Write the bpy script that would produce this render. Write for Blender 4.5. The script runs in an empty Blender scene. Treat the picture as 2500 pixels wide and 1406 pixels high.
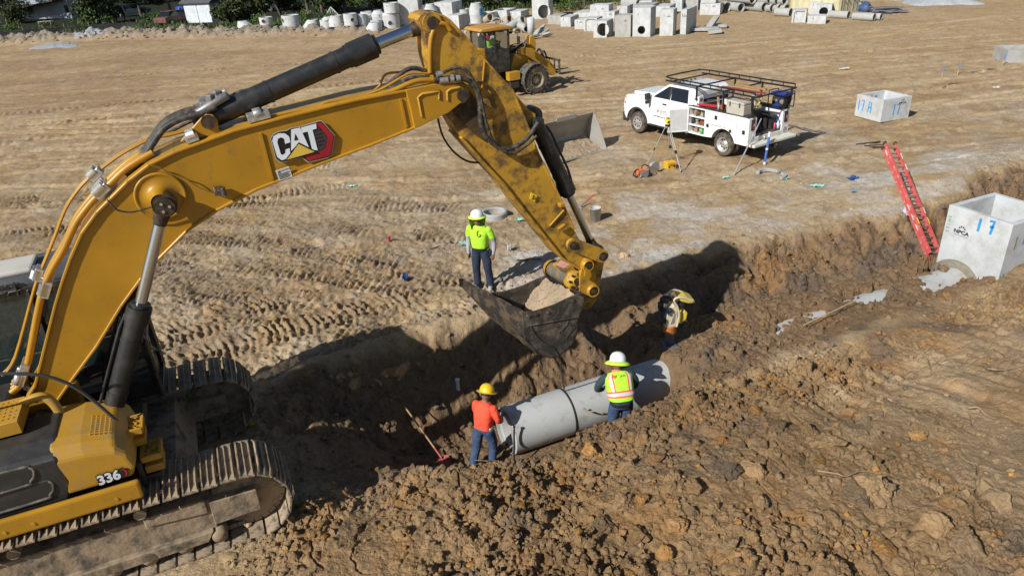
import bpy, bmesh, math, random
import numpy as np
from mathutils import Vector, Matrix

random.seed(7)
rng = np.random.default_rng(7)
scene = bpy.context.scene
C = scene.collection
PI = math.pi

# ---------------------------------------------------------------- camera, sky, sun, exposure
CAM_H, PITCH, ROLL, FPX = 7.4, math.radians(26.8), math.radians(3.7), 1740.0
fwd = Vector((0, math.cos(PITCH), -math.sin(PITCH)))
r0 = Vector((1, 0, 0)); u0 = r0.cross(fwd)
right = r0 * math.cos(ROLL) - u0 * math.sin(ROLL)
up = r0 * math.sin(ROLL) + u0 * math.cos(ROLL)
cam_data = bpy.data.cameras.new('camera')
cam = bpy.data.objects.new('camera', cam_data); C.objects.link(cam)
M = Matrix.Identity(4)
for i, a in enumerate((right, up, -fwd)):
    M[0][i], M[1][i], M[2][i] = a
M.translation = (0, 0, CAM_H)
cam.matrix_world = M
cam_data.sensor_width = 36; cam_data.lens = 36 * FPX / 2500
cam_data.clip_start = 0.1; cam_data.clip_end = 2000
scene.camera = cam

SUN_EL = math.radians(36.4); SUN_AZ = math.radians(46)       # shadows run to +X +Y
sun_dir = Vector((math.sin(SUN_AZ) * math.cos(SUN_EL), math.cos(SUN_AZ) * math.cos(SUN_EL), -math.sin(SUN_EL)))
world = bpy.data.worlds.new('World'); scene.world = world; world.use_nodes = True
wn = world.node_tree; bg = wn.nodes['Background']
sky = wn.nodes.new('ShaderNodeTexSky'); sky.sky_type = 'NISHITA'; sky.sun_disc = False
sky.sun_elevation = SUN_EL; sky.sun_rotation = SUN_AZ + PI
sky.air_density = 1.0; sky.dust_density = 0.6
wn.links.new(sky.outputs[0], bg.inputs[0]); bg.inputs[1].default_value = 0.06
sl = bpy.data.lights.new('sun', 'SUN'); sl.energy = 4.8; sl.angle = math.radians(0.5); sl.color = (1.0, 0.97, 0.925)
sun = bpy.data.objects.new('sun', sl); C.objects.link(sun)
sun.rotation_euler = sun_dir.to_track_quat('-Z', 'Y').to_euler()
scene.view_settings.view_transform = 'Standard'; scene.view_settings.look = 'None'
scene.view_settings.exposure = 0.26; scene.view_settings.gamma = 1.0
scene.cycles.max_bounces = 5; scene.cycles.diffuse_bounces = 2; scene.cycles.glossy_bounces = 3
scene.cycles.transmission_bounces = 5; scene.cycles.transparent_max_bounces = 6

# ---------------------------------------------------------------- survey helpers
CAMV = Vector((0, 0, CAM_H))
def ray(x, y):
    return fwd + right * ((x - 1250) / FPX) - up * ((y - 703) / FPX)
def at(x, y, z=0.0):
    """ground point (height z) sighted at survey mark x, y"""
    d = ray(x, y); t = (z - CAM_H) / d.z
    return CAMV + d * t
def mpp(p):
    """metres per survey unit at a point"""
    return (Vector(p) - CAMV).dot(fwd) / FPX

# frame of the trench and of the excavator: s runs along, v across (positive away from the camera)
HEAD = math.radians(22.3)
D = Vector((math.cos(HEAD), math.sin(HEAD), 0)); NV = Vector((-math.sin(HEAD), math.cos(HEAD), 0)); Z = Vector((0, 0, 1))
P0 = Vector((-5.75, 8.3, 0))
def W(s, v, z):
    return P0 + D * s + NV * v + Z * z
def un(x, y, w=0.0):
    """survey mark -> (s, z) in the vertical plane w metres to the right of the boom axis"""
    n = -NV; r = ray(x, y); t = ((P0 + n * w - CAMV).dot(n)) / r.dot(n); P = CAMV + r * t
    return ((P - P0).dot(D), P.z)

# ---------------------------------------------------------------- object helpers
def props(o, label=None, cat=None, group=None, kind=None):
    if label: o['label'] = label
    if cat: o['category'] = cat
    if group: o['group'] = group
    if kind or cat: o['kind'] = kind or 'thing'
    return o
def empty(name, loc, label=None, cat=None, group=None, rz=0.0):
    o = bpy.data.objects.new(name, None); C.objects.link(o)
    o.empty_display_size = 0.2; o.location = loc; o.rotation_euler = (0, 0, rz)
    return props(o, label, cat, group)
def link(o, parent=None):
    C.objects.link(o)
    if parent: o.parent = parent
    return o
def copy_tree(o, parent=None):
    c = o.copy(); C.objects.link(c)
    if parent: c.parent = parent
    for ch in list(o.children): copy_tree(ch, c)
    return c

class MB:
    def __init__(s): s.v = []; s.f = []; s.m = []; s.sm = []; s.mi = 0; s.smooth = False
    def add(s, vs, fs, smooth=None):
        o = len(s.v); s.v += [tuple(v) for v in vs]
        sm = s.smooth if smooth is None else smooth
        for f in fs: s.f.append(tuple(i + o for i in f)); s.m.append(s.mi); s.sm.append(sm)
        return s
    def box(s, c, size, rot=None, taper=1.0):
        x, y, z = (k / 2 for k in size); c = Vector(c)
        vs = [Vector((sx * x * (taper if sz > 0 else 1), sy * y * (taper if sz > 0 else 1), sz * z)) for sz in (-1, 1) for sx, sy in ((-1, -1), (1, -1), (1, 1), (-1, 1))]
        if rot is not None: vs = [rot @ v for v in vs]
        return s.add([v + c for v in vs], [(3, 2, 1, 0), (4, 5, 6, 7), (0, 1, 5, 4), (1, 2, 6, 5), (2, 3, 7, 6), (3, 0, 4, 7)])
    def bar(s, a, b, w, h=None, upv=Z):
        """box beam from a to b, w wide and h high"""
        a, b = Vector(a), Vector(b); h = h or w; d = (b - a).normalized(); upv = Vector(upv)
        if abs(d.dot(upv)) > .98: upv = Vector((1, 0, 0))
        sd = d.cross(upv).normalized(); u = sd.cross(d)
        vs = [p + sd * (w / 2 * i) + u * (h / 2 * j) for p in (a, b) for i, j in ((-1, -1), (1, -1), (1, 1), (-1, 1))]
        return s.add(vs, [(0, 1, 2, 3), (7, 6, 5, 4), (4, 5, 1, 0), (5, 6, 2, 1), (6, 7, 3, 2), (7, 4, 0, 3)])
    def cyl(s, a, b, r, r2=None, n=16, caps=True, smooth=True):
        a, b = Vector(a), Vector(b); r2 = r if r2 is None else r2
        d = (b - a).normalized(); q = d.orthogonal().normalized(); w = d.cross(q)
        ring = lambda p, rr: [p + (q * math.cos(2 * PI * i / n) + w * math.sin(2 * PI * i / n)) * rr for i in range(n)]
        s.add(ring(a, r) + ring(b, r2), [(i, (i + 1) % n, (i + 1) % n + n, i + n) for i in range(n)], smooth)
        if caps:
            s.add(ring(a, r), [tuple(reversed(range(n)))], False); s.add(ring(b, r2), [tuple(range(n))], False)
        return s
    def tube(s, pts, r, n=8, smooth=True, caps=True):
        """round hose or pipe along points; r may be a list"""
        pts = [Vector(p) for p in pts]; k = len(pts); rs = r if isinstance(r, (list, tuple)) else [r] * k
        vs = []; q = None
        for i, p in enumerate(pts):
            d = (pts[min(i + 1, k - 1)] - pts[max(i - 1, 0)]).normalized()
            if q is None: q = d.orthogonal().normalized()
            else:
                q = q - d * q.dot(d); q = q.normalized() if q.length > 1e-6 else d.orthogonal().normalized()
            w = d.cross(q)
            vs += [p + (q * math.cos(2 * PI * j / n) + w * math.sin(2 * PI * j / n)) * rs[i] for j in range(n)]
        fs = [(i * n + j, i * n + (j + 1) % n, (i + 1) * n + (j + 1) % n, (i + 1) * n + j) for i in range(k - 1) for j in range(n)]
        s.add(vs, fs, smooth)
        if caps: s.add(vs[:n], [tuple(reversed(range(n)))], False); s.add(vs[-n:], [tuple(range(n))], False)
        return s
    def lathe(s, prof, c=(0, 0, 0), axis=Z, n=24, smooth=True, close=False):
        """revolve (r, h) profile about axis through c"""
        c = Vector(c); d = Vector(axis).normalized(); q = d.orthogonal().normalized(); w = d.cross(q); k = len(prof)
        vs = [c + d * h + (q * math.cos(2 * PI * j / n) + w * math.sin(2 * PI * j / n)) * r for r, h in prof for j in range(n)]
        rows = range(k) if close else range(k - 1)
        fs = [(i * n + j, i * n + (j + 1) % n, ((i + 1) % k) * n + (j + 1) % n, ((i + 1) % k) * n + j) for i in rows for j in range(n)]
        return s.add(vs, fs, smooth)
    def prism(s, poly, o, ax, ay, depth, both=True):
        """extrude polygon (2D, in frame o + ax*x + ay*y) by vector depth"""
        o = Vector(o); ax = Vector(ax); ay = Vector(ay); dp = Vector(depth)
        a = [o + ax * x + ay * y for x, y in poly]; b = [p + dp for p in a]; n = len(poly)
        return s.add(a + b, [tuple(reversed(range(n))), tuple(range(n, 2 * n))] + [(i, (i + 1) % n, (i + 1) % n + n, i + n) for i in range(n)])
    def ball(s, c, r, nu=12, nv=8, scale=(1, 1, 1)):
        c = Vector(c); vs = [c + Vector((0, 0, -r * scale[2]))]
        for i in range(1, nv):
            t = -PI / 2 + PI * i / nv
            for j in range(nu):
                a = 2 * PI * j / nu; vs.append(c + Vector((r * scale[0] * math.cos(t) * math.cos(a), r * scale[1] * math.cos(t) * math.sin(a), r * scale[2] * math.sin(t))))
        vs.append(c + Vector((0, 0, r * scale[2]))); L = len(vs) - 1
        fs = [(0, 1 + (j + 1) % nu, 1 + j) for j in range(nu)]
        for i in range(nv - 2):
            for j in range(nu):
                a = 1 + i * nu; fs.append((a + j, a + (j + 1) % nu, a + nu + (j + 1) % nu, a + nu + j))
        a = 1 + (nv - 2) * nu; fs += [(a + j, a + (j + 1) % nu, L) for j in range(nu)]
        return s.add(vs, fs, True)
    def xf(s, m):
        s.v = [tuple(m @ Vector(v)) for v in s.v]; return s
    def mesh(s, name, mats, bevel=0.0, seg=1):
        me = bpy.data.meshes.new(name); me.from_pydata(s.v, [], s.f)
        me.polygons.foreach_set('material_index', s.m); me.polygons.foreach_set('use_smooth', s.sm)
        for m in (mats if isinstance(mats, (list, tuple)) else [mats]): me.materials.append(m)
        bm = bmesh.new(); bm.from_mesh(me); 
        bmesh.ops.recalc_face_normals(bm, faces=bm.faces)
        if bevel > 0:
            bmesh.ops.remove_doubles(bm, verts=bm.verts, dist=1e-5)
            es = [e for e in bm.edges if len(e.link_faces) == 2 and e.calc_face_angle(0) > 0.5]
            bmesh.ops.bevel(bm, geom=es, offset=bevel, segments=seg, affect='EDGES', profile=0.6, clamp_overlap=True)
        bm.to_mesh(me); bm.free(); me.update()
        return me
    def build(s, name, mats, parent=None, bevel=0.0, seg=1):
        o = bpy.data.objects.new(name, s.mesh(name, mats, bevel, seg)); return link(o, parent)

def solid(name, mats, parent, fn, bevel=0.0, seg=1):
    m = MB(); fn(m); return m.build(name, mats, parent, bevel, seg)

def smoothpts(pts, per=6):
    """Catmull-Rom through points"""
    P = [Vector(p) for p in pts]; out = []
    for i in range(len(P) - 1):
        a, b, c, d = P[max(i - 1, 0)], P[i], P[i + 1], P[min(i + 2, len(P) - 1)]
        for k in range(per):
            t = k / per
            out.append(0.5 * ((2 * b) + (c - a) * t + (2 * a - 5 * b + 4 * c - d) * t * t + (3 * b - a - 3 * c + d) * t ** 3))
    out.append(P[-1]); return out

# ---------------------------------------------------------------- materials
def lin(h):
    h = h.lstrip('#'); c = [int(h[i:i + 2], 16) / 255 for i in (0, 2, 4)]
    return tuple(((x + .055) / 1.055) ** 2.4 if x > .04045 else x / 12.92 for x in c)
MATS = {}
def mat(name, col, rough=0.6, metal=0.0, dirt=None, amount=0.35, scale=6.0, bump=0.0, bscale=40.0, spec=0.5, detail=6.0, thr=(0.45, 0.7), vary=0.12, coat=0.0, holes=0):
    """paint, steel, cloth, concrete ...: base colour with noise variation, patches of a second colour (dirt, rust), fine relief"""
    m = bpy.data.materials.new(name); m.use_nodes = True; nt = m.node_tree; N = nt.nodes; L = nt.links
    b = N['Principled BSDF']; b.inputs['Roughness'].default_value = rough; b.inputs['Metallic'].default_value = metal
    b.inputs['Specular IOR Level'].default_value = spec
    if coat: b.inputs['Coat Weight'].default_value = coat; b.inputs['Coat Roughness'].default_value = 0.15
    tc = N.new('ShaderNodeTexCoord'); ge = N.new('ShaderNodeNewGeometry')
    n1 = N.new('ShaderNodeTexNoise'); n1.inputs['Scale'].default_value = scale; n1.inputs['Detail'].default_value = detail; n1.inputs['Roughness'].default_value = 0.65
    L.new(tc.outputs['Object'], n1.inputs['Vector'])
    v = N.new('ShaderNodeMix'); v.data_type = 'RGBA'; v.blend_type = 'MULTIPLY'; v.inputs[0].default_value = 1.0
    v.inputs[6].default_value = (*col, 1)
    mr = N.new('ShaderNodeMapRange'); mr.inputs[1].default_value = 0.3; mr.inputs[2].default_value = 0.7; mr.inputs[3].default_value = 1 - vary; mr.inputs[4].default_value = 1 + vary
    n2 = N.new('ShaderNodeTexNoise'); n2.inputs['Scale'].default_value = scale * 0.37; n2.inputs['Detail'].default_value = 3; L.new(tc.outputs['Object'], n2.inputs['Vector'])
    L.new(n2.outputs[0], mr.inputs[0]); cb = N.new('ShaderNodeCombineColor')
    for i in range(3): L.new(mr.outputs[0], cb.inputs[i])
    L.new(cb.outputs[0], v.inputs[7]); out = v.outputs[2]
    if dirt is not None:
        mx = N.new('ShaderNodeMix'); mx.data_type = 'RGBA'; mx.inputs[7].default_value = (*dirt, 1)
        r = N.new('ShaderNodeMapRange'); r.inputs[1].default_value = thr[0]; r.inputs[2].default_value = thr[1]; r.inputs[3].default_value = 0; r.inputs[4].default_value = amount
        L.new(n1.outputs[0], r.inputs[0]); L.new(r.outputs[0], mx.inputs[0]); L.new(out, mx.inputs[6]); out = mx.outputs[2]
        rr = N.new('ShaderNodeMapRange'); rr.inputs[3].default_value = rough; rr.inputs[4].default_value = min(1, rough + .3); L.new(r.outputs[0], rr.inputs[0]); L.new(rr.outputs[0], b.inputs['Roughness'])
        if metal > .3:
            rm = N.new('ShaderNodeMapRange'); rm.inputs[2].default_value = max(amount, .01); rm.inputs[3].default_value = metal; rm.inputs[4].default_value = metal * .3; L.new(r.outputs[0], rm.inputs[0]); L.new(rm.outputs[0], b.inputs['Metallic'])
    if holes:                                           # air holes of cast concrete
        vo = N.new('ShaderNodeTexVoronoi'); vo.inputs['Scale'].default_value = holes; L.new(tc.outputs['Object'], vo.inputs['Vector']); hr = N.new('ShaderNodeMapRange'); hr.inputs[1].default_value = .07; hr.inputs[2].default_value = .13; hr.inputs[3].default_value = .62; hr.inputs[4].default_value = 1.0; L.new(vo.outputs['Distance'], hr.inputs[0]); sc_ = N.new('ShaderNodeVectorMath'); sc_.operation = 'SCALE'; L.new(out, sc_.inputs[0]); L.new(hr.outputs[0], sc_.inputs['Scale']); out = sc_.outputs[0]
    L.new(out, b.inputs['Base Color'])
    if bump:
        n3 = N.new('ShaderNodeTexNoise'); n3.inputs['Scale'].default_value = bscale; n3.inputs['Detail'].default_value = 4; L.new(tc.outputs['Object'], n3.inputs['Vector'])
        bp = N.new('ShaderNodeBump'); bp.inputs['Strength'].default_value = bump; bp.inputs['Distance'].default_value = 0.02
        L.new(n3.outputs[0], bp.inputs['Height']); L.new(bp.outputs[0], b.inputs['Normal'])
    MATS[name] = m; return m
def glass(name, col, rough=0.03, alpha=0.35):
    """tinted window pane"""
    m = bpy.data.materials.new(name); m.use_nodes = True; N = m.node_tree.nodes; L = m.node_tree.links
    b = N['Principled BSDF']; b.inputs['Base Color'].default_value = (*col, 1); b.inputs['Roughness'].default_value = rough
    b.inputs['Alpha'].default_value = alpha; b.inputs['Specular IOR Level'].default_value = 0.7
    return m
DUST = (0.30, 0.23, 0.15); CLAY = (0.16, 0.105, 0.06)
YEL = mat('yellow_paint', (0.39, 0.197, 0.011), 0.4, dirt=(0.17, 0.10, 0.035), amount=0.55, scale=5, thr=(0.56, 0.74), vary=0.1, bump=0.05, bscale=60)
YEL2 = mat('yellow_paint_dusty', (0.42, 0.222, 0.02), 0.5, dirt=(.26, .19, .10), amount=0.6, scale=3, thr=(0.46, 0.7), bump=0.1, bscale=60)
YELW = mat('yellow_paint_worn', (0.46, 0.25, 0.025), 0.5, dirt=(0.07, 0.045, 0.025), amount=0.85, scale=4, thr=(0.45, 0.6), bump=0.2, bscale=50)
BLK = mat('black_paint', (0.016, 0.017, 0.019), 0.42, dirt=(0.12, 0.10, 0.075), amount=0.25, scale=5, bump=0.05)
BLKD = mat('black_dusty_panel', (0.022, 0.022, 0.022), 0.5, dirt=(0.1, 0.08, 0.055), amount=0.35, scale=2.5, bump=0.08)
RUBBER = mat('rubber_hose', (0.02, 0.02, 0.02), 0.6, dirt=DUST, amount=0.4, scale=14, bump=0.1)
CHROME = mat('chrome_rod', (0.56, 0.62, 0.72), 0.2, 1.0, vary=0.04)  # bluish base colour paints in the reflected sky
STEEL = mat('zinc_clamp', (0.55, 0.55, 0.53), 0.38, 0.85, dirt=DUST, amount=0.4, scale=20)
TRACK = mat('track_steel', (0.10, 0.09, 0.08), 0.55, 0.4, dirt=(0.36, 0.27, 0.17), amount=0.92, scale=6, thr=(0.33, 0.5), bump=0.35, bscale=25)
TRACKF = mat('track_frame_muddy', (0.085, 0.07, 0.052), 0.8, 0.05, dirt=(0.30, 0.225, 0.145), amount=0.95, scale=4, thr=(0.36, 0.54), bump=1.0, bscale=9)
BUCKETM = mat('bucket_steel', (0.052, 0.048, 0.044), 0.5, 0.3, dirt=(0.19, 0.15, 0.11), amount=0.8, scale=6, thr=(0.44, 0.66), bump=0.35, bscale=22)
LIPM = mat('bucket_lip_worn', (0.15, 0.11, 0.07), 0.5, 0.3, dirt=(0.03, 0.027, 0.025), amount=0.95, scale=5, thr=(0.44, 0.56), bump=0.4, bscale=30)
GREASE = mat('greasy_pin', (0.05, 0.037, 0.028), 0.45, 0.4, dirt=(0.16, 0.10, 0.05), amount=0.6, scale=14, bump=0.2)
CONC = mat('concrete', (0.36, 0.365, 0.35), 0.85, dirt=(0.26, 0.22, 0.16), amount=0.6, scale=2.4, thr=(0.46, 0.7), bump=0.2, bscale=50, vary=0.1, holes=15)
CONCW = mat('concrete_white', (0.50, 0.52, 0.525), 0.85, dirt=(0.31, 0.295, 0.25), amount=0.6, scale=2.6, thr=(0.44, 0.70), bump=0.25, bscale=40, vary=0.1, holes=15)
HOLE_SHADE = mat('painted_hole_shade', (0.03, 0.03, 0.03), 0.9)  # near-black colour that paints the shade inside holes and slots
MORTAR = mat('mortar', (0.22, 0.195, 0.15), 0.95, dirt=(0.14, 0.12, 0.08), amount=0.6, scale=12, bump=0.6, bscale=40)
WHITE = mat('white_paint', (0.74, 0.75, 0.75), 0.3, dirt=(0.50, 0.42, 0.32), amount=0.3, scale=1.5, thr=(0.55, 0.8), vary=0.03, coat=0.4)

# ================================================================ GROUND
def _h(ix, iy, seed):
    n = (ix.astype(np.int64) * 374761393 + iy.astype(np.int64) * 668265263 + seed * 974711) & 0x7fffffff
    n = ((n ^ (n >> 13)) * 1274126177) & 0x7fffffff
    n = ((n ^ (n >> 16)) * 1103515245 + 12345) & 0x7fffffff
    return ((n ^ (n >> 11)) & 0xffffff) / float(0x1000000)
def vnoise(x, y, seed=0):
    ix = np.floor(x); iy = np.floor(y); fx = x - ix; fy = y - iy
    fx = fx * fx * fx * (fx * (fx * 6 - 15) + 10); fy = fy * fy * fy * (fy * (fy * 6 - 15) + 10)
    a = _h(ix, iy, seed); b = _h(ix + 1, iy, seed); c = _h(ix, iy + 1, seed); d = _h(ix + 1, iy + 1, seed)
    return (a + (b - a) * fx) * (1 - fy) + (c + (d - c) * fx) * fy
def fbm(x, y, seed=0, octv=4, gain=0.5):
    s = 0; a = 1; t = 0
    for o in range(octv):
        s = s + a * vnoise(x, y, seed + o * 17); t += a; a *= gain; x, y = x * 1.93 + y * 0.41 + 5.2, y * 1.93 - x * 0.41 + 1.7
    return s / t
def clods(x, y, cell, seed, dens=0.6, flat=0.7):
    """rounded lumps, one per cell at most; height in units of the cell"""
    gx = x / cell; gy = y / cell; ix = np.floor(gx); iy = np.floor(gy); out = np.zeros_like(gx)
    for dx in (-1, 0, 1):
        for dy in (-1, 0, 1):
            cx = ix + dx; cy = iy + dy
            px = cx + _h(cx, cy, seed); py = cy + _h(cx, cy, seed + 1); r = 0.18 + 0.42 * _h(cx, cy, seed + 2) ** 2
            r = np.where(_h(cx, cy, seed + 3) < dens, r, 0.0)
            ang = _h(cx, cy, seed + 4) * 6.28; e = 0.65 + 0.35 * _h(cx, cy, seed + 5)
            ux = (gx - px) * np.cos(ang) + (gy - py) * np.sin(ang); uy = (gy - py) * np.cos(ang) - (gx - px) * np.sin(ang)
            d2 = ux * ux + (uy / e) ** 2
            h = np.sqrt(np.maximum(r * r - d2, 0)) * flat
            h = np.minimum(h, r * 0.55 * flat + 0.25 * h + ux * 0.25 * (h > 0))
            out = np.maximum(out, h)
    return out * cell
def sst(a, b, x):
    t = np.clip((x - a) / (b - a), 0, 1); return t * t * (3 - 2 * t)

# trench profile control, by s: far crest v, far toe v, near crest v, near crest height, floor height
TS = np.array([-30, 1.0, 2.4, 3.3, 4.4, 5.6, 7.0, 8.6, 9.25, 9.75, 12.5, 14.5, 16.5, 18.0, 20.5, 24, 60])
FC = np.array([2.4, 2.4, 2.7, 3.0, 3.2, 3.3, 3.45, 3.3, 3.2, 3.25, 3.3, 3.4, 3.2, 2.5, 2.6, 3.2, 3.4])
FT = np.array([0.9, 0.9, 0.7, .7, 1.0, 1.2, 1.2, 1.25, 1.4, 1.6, 1.55, 1.3, 1.3, 1.35, 1.5, 1.8, 1.8])
NC = np.array([-.6, -.6, -.75, -1.0, -1.4, -1.65, -1.3, -1.1, -.9, -0.95, -1.1, -1.15, -1.1, -0.8, -0.9, -1, -1])
NH = np.array([.1, .1, .05, -.02, -.05, -.2, -.4, -.48, -.42, -.42, -.50, -.50, -.46, -.30, 0, 0, 0])
FL = np.array([.1, .1, .0, -.45, -1.45, -1.5, -1.5, -1.5, -1.42, -.56, -.57, -.57, -.58, -.62, -.75, -.1, 0])
NT = np.array([-.2, -.2, -.2, -.35, -.55, -.55, -.62, -.7, -.5, -.3, -.15, -.15, -.12, -.1, -.3, -.4, -.4])

def ground_base(x, y):
    dx = x - P0.x; dy = y - P0.y
    s = dx * D.x + dy * D.y; v = dx * NV.x + dy * NV.y
    wob = (fbm(x * .9, y * .9, 5, 3) - .5)
    ss = s + wob * 0.5
    fc = np.interp(ss, TS, FC) + (fbm(s * 1.1, v * .3, 31, 3) - .5) * 0.9
    ft = np.interp(ss, TS, FT) + (fbm(s * 1.3, v * .2 + 9, 33, 3) - .5) * 0.35
    nc = np.interp(ss, TS, NC) + (fbm(s * 1.4, v * .3 + 4, 35, 4, .6) - .5) * (0.5 + .9 * sst(9, 11, s))
    nt = np.interp(ss, TS, NT); nh = np.interp(ss, TS, NH); fl = np.interp(ss, TS, FL)
    far = sst(0, 1, np.clip((v - ft) / np.maximum(fc - ft, .3), 0, 1)) ** 0.8
    near = sst(0, 1, np.clip((nt - v) / np.maximum(nt - nc, .2), 0, 1))
    # ground behind the near lip rises from the lip height to the general level
    rise = nh + (0.12 - nh) * sst(0.0, 2.6 + 1.2 * sst(10, 13, s), nc - v + (fbm(x * 1.1, y * 1.1, 37, 3) - .5) * .9 * sst(9, 11, s))
    zf = fl + (0 - fl) * far
    zn = fl + (rise - fl) * near
    z = np.where(v > ft, zf, np.where(v < nt, zn, fl))
    # mound of backfill beside the rammer, hump of spoil on the near side
    z = z + 0.22 * np.exp(-(((s - 10.3) / .8) ** 2 + ((v + .1) / .5) ** 2)) * (1 - sst(1.2, 2, v))
    z = z - 0.30 * np.exp(-(((s - 10.3) / .6) ** 2 + ((v - 1.35) / .4) ** 2))
    for ps, pv, ls, lv, dp in ((12.45, .12, .30, .22, .15), (12.15, .0, .14, .12, .12), (13.4, .16, .26, .16, .15), (15.1, .22, .55, .34, .18), (14.5, .34, .22, .10, .15), (12.75, .25, .2, .1, .14), (17.3, .0, .75, .42, .40), (17.8, .1, .6, .75, .46)):
        ed = ((s - ps) / ls) ** 2 + ((v - pv) / lv) ** 2 + (fbm(s * 3, v * 5, 401, 2) - .5) * 2.6 + (fbm(s * 9, v * 9, 403, 4, .65) - .5) * 3.0
        z = z - dp * sst(1.25, .7, ed)
    z = z + 0.22 * np.exp(-(((s - 20.5) / 2.6) ** 2 + ((v - 3.4) / 1.1) ** 2)) + 0.3 * np.exp(-(((s - 23.5) / 3.2) ** 2 + ((v - 3.6) / 1.5) ** 2))
    spoil = sst(-.7, -1.6, v) * np.maximum(sst(-1, 5.0, s), sst(.9, 2.2, s) * .9) * sst(60, 22, s) * (1 - .35 * sst(9.5, 13, s) * sst(-1.6, -3.0, v))
    z = z + spoil * (fbm(x * .45, y * .45, 71, 3) - .45) * 0.55
    return z, s, v, spoil, far, near, ft, fc, nt

def track_prints(x, y, p, ang, half, pitch, depth, L0, L1, seed):
    """crawler or tyre marks: bars across a travelled strip"""
    ca, sa = math.cos(ang), math.sin(ang); a = (x - p[0]) * ca + (y - p[1]) * sa; b = -(x - p[0]) * sa + (y - p[1]) * ca
    b = b + (fbm(a * .12, a * 0 + seed, seed, 2) - .5) * 1.2
    m = sst(half, half * .8, np.abs(b)) * sst(L0, L0 + 1.5, a) * sst(L1, L1 - 1.5, a)
    brk = sst(.40, .6, fbm(x * .9, y * .9, seed + 3, 3)) * (.35 + 1.1 * vnoise(a * 4.7, b * 5.2, seed + 9))
    w = np.cos(2 * PI * (a + 0.12 * (vnoise(x * 3, y * 3, seed) - .5) + .1 * (b / half) ** 2) / pitch)
    return m * (np.clip(w * 1.6, -1, 1) * depth * .75 * brk - depth * .35), m

def wheel_ruts(x, y):
    """pairs of driven wheel paths sweeping over the open field: depth, and how bare and pale the path is"""
    d = np.zeros_like(x); p = np.zeros_like(x)
    for x0, y0, k, c, hw, dp, sd in RUTS:
        yy = y0 + k * (x - x0) + c * (x - x0) ** 2 + (fbm(x * .12, x * 0 + sd, sd, 2) - .5) * .8; n = np.sqrt(1 + (k + 2 * c * (x - x0)) ** 2)
        for o in (-.95, .95):
            q = np.abs((y - yy) / n - o); m = sst(hw, hw * .55, q) * sst(.3, .5, fbm(x * .25, y * .25, sd + 5, 2)); e = np.exp(-((q - hw) / .12) ** 2)
            d = d - m * dp + e * dp * .5; p = np.maximum(p, m)
    return d, p
RUTS = [(0, 22, -.05, .004, .3, .035, 501), (2, 26, .16, -.004, .32, .04, 502), (8, 30, .1, .003, .3, .035, 503), (-8, 28, .03, .002, .32, .05, 504), (5, 36, .12, -.002, .34, .05, 505), (-12, 38, .0, .002, .34, .05, 506), (12, 24, .35, .004, .3, .03, 507), (15, 33, .2, .006, .32, .04, 508), (-6, 46, .04, .001, .36, .06, 509), (14, 42, .1, -.002, .36, .05, 510), (20, 46, .22, .002, .36, .05, 511), (-4, 33, -.06, .003, .32, .05, 512), (11, 21, .5, .0, .28, .03, 513)]
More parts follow.
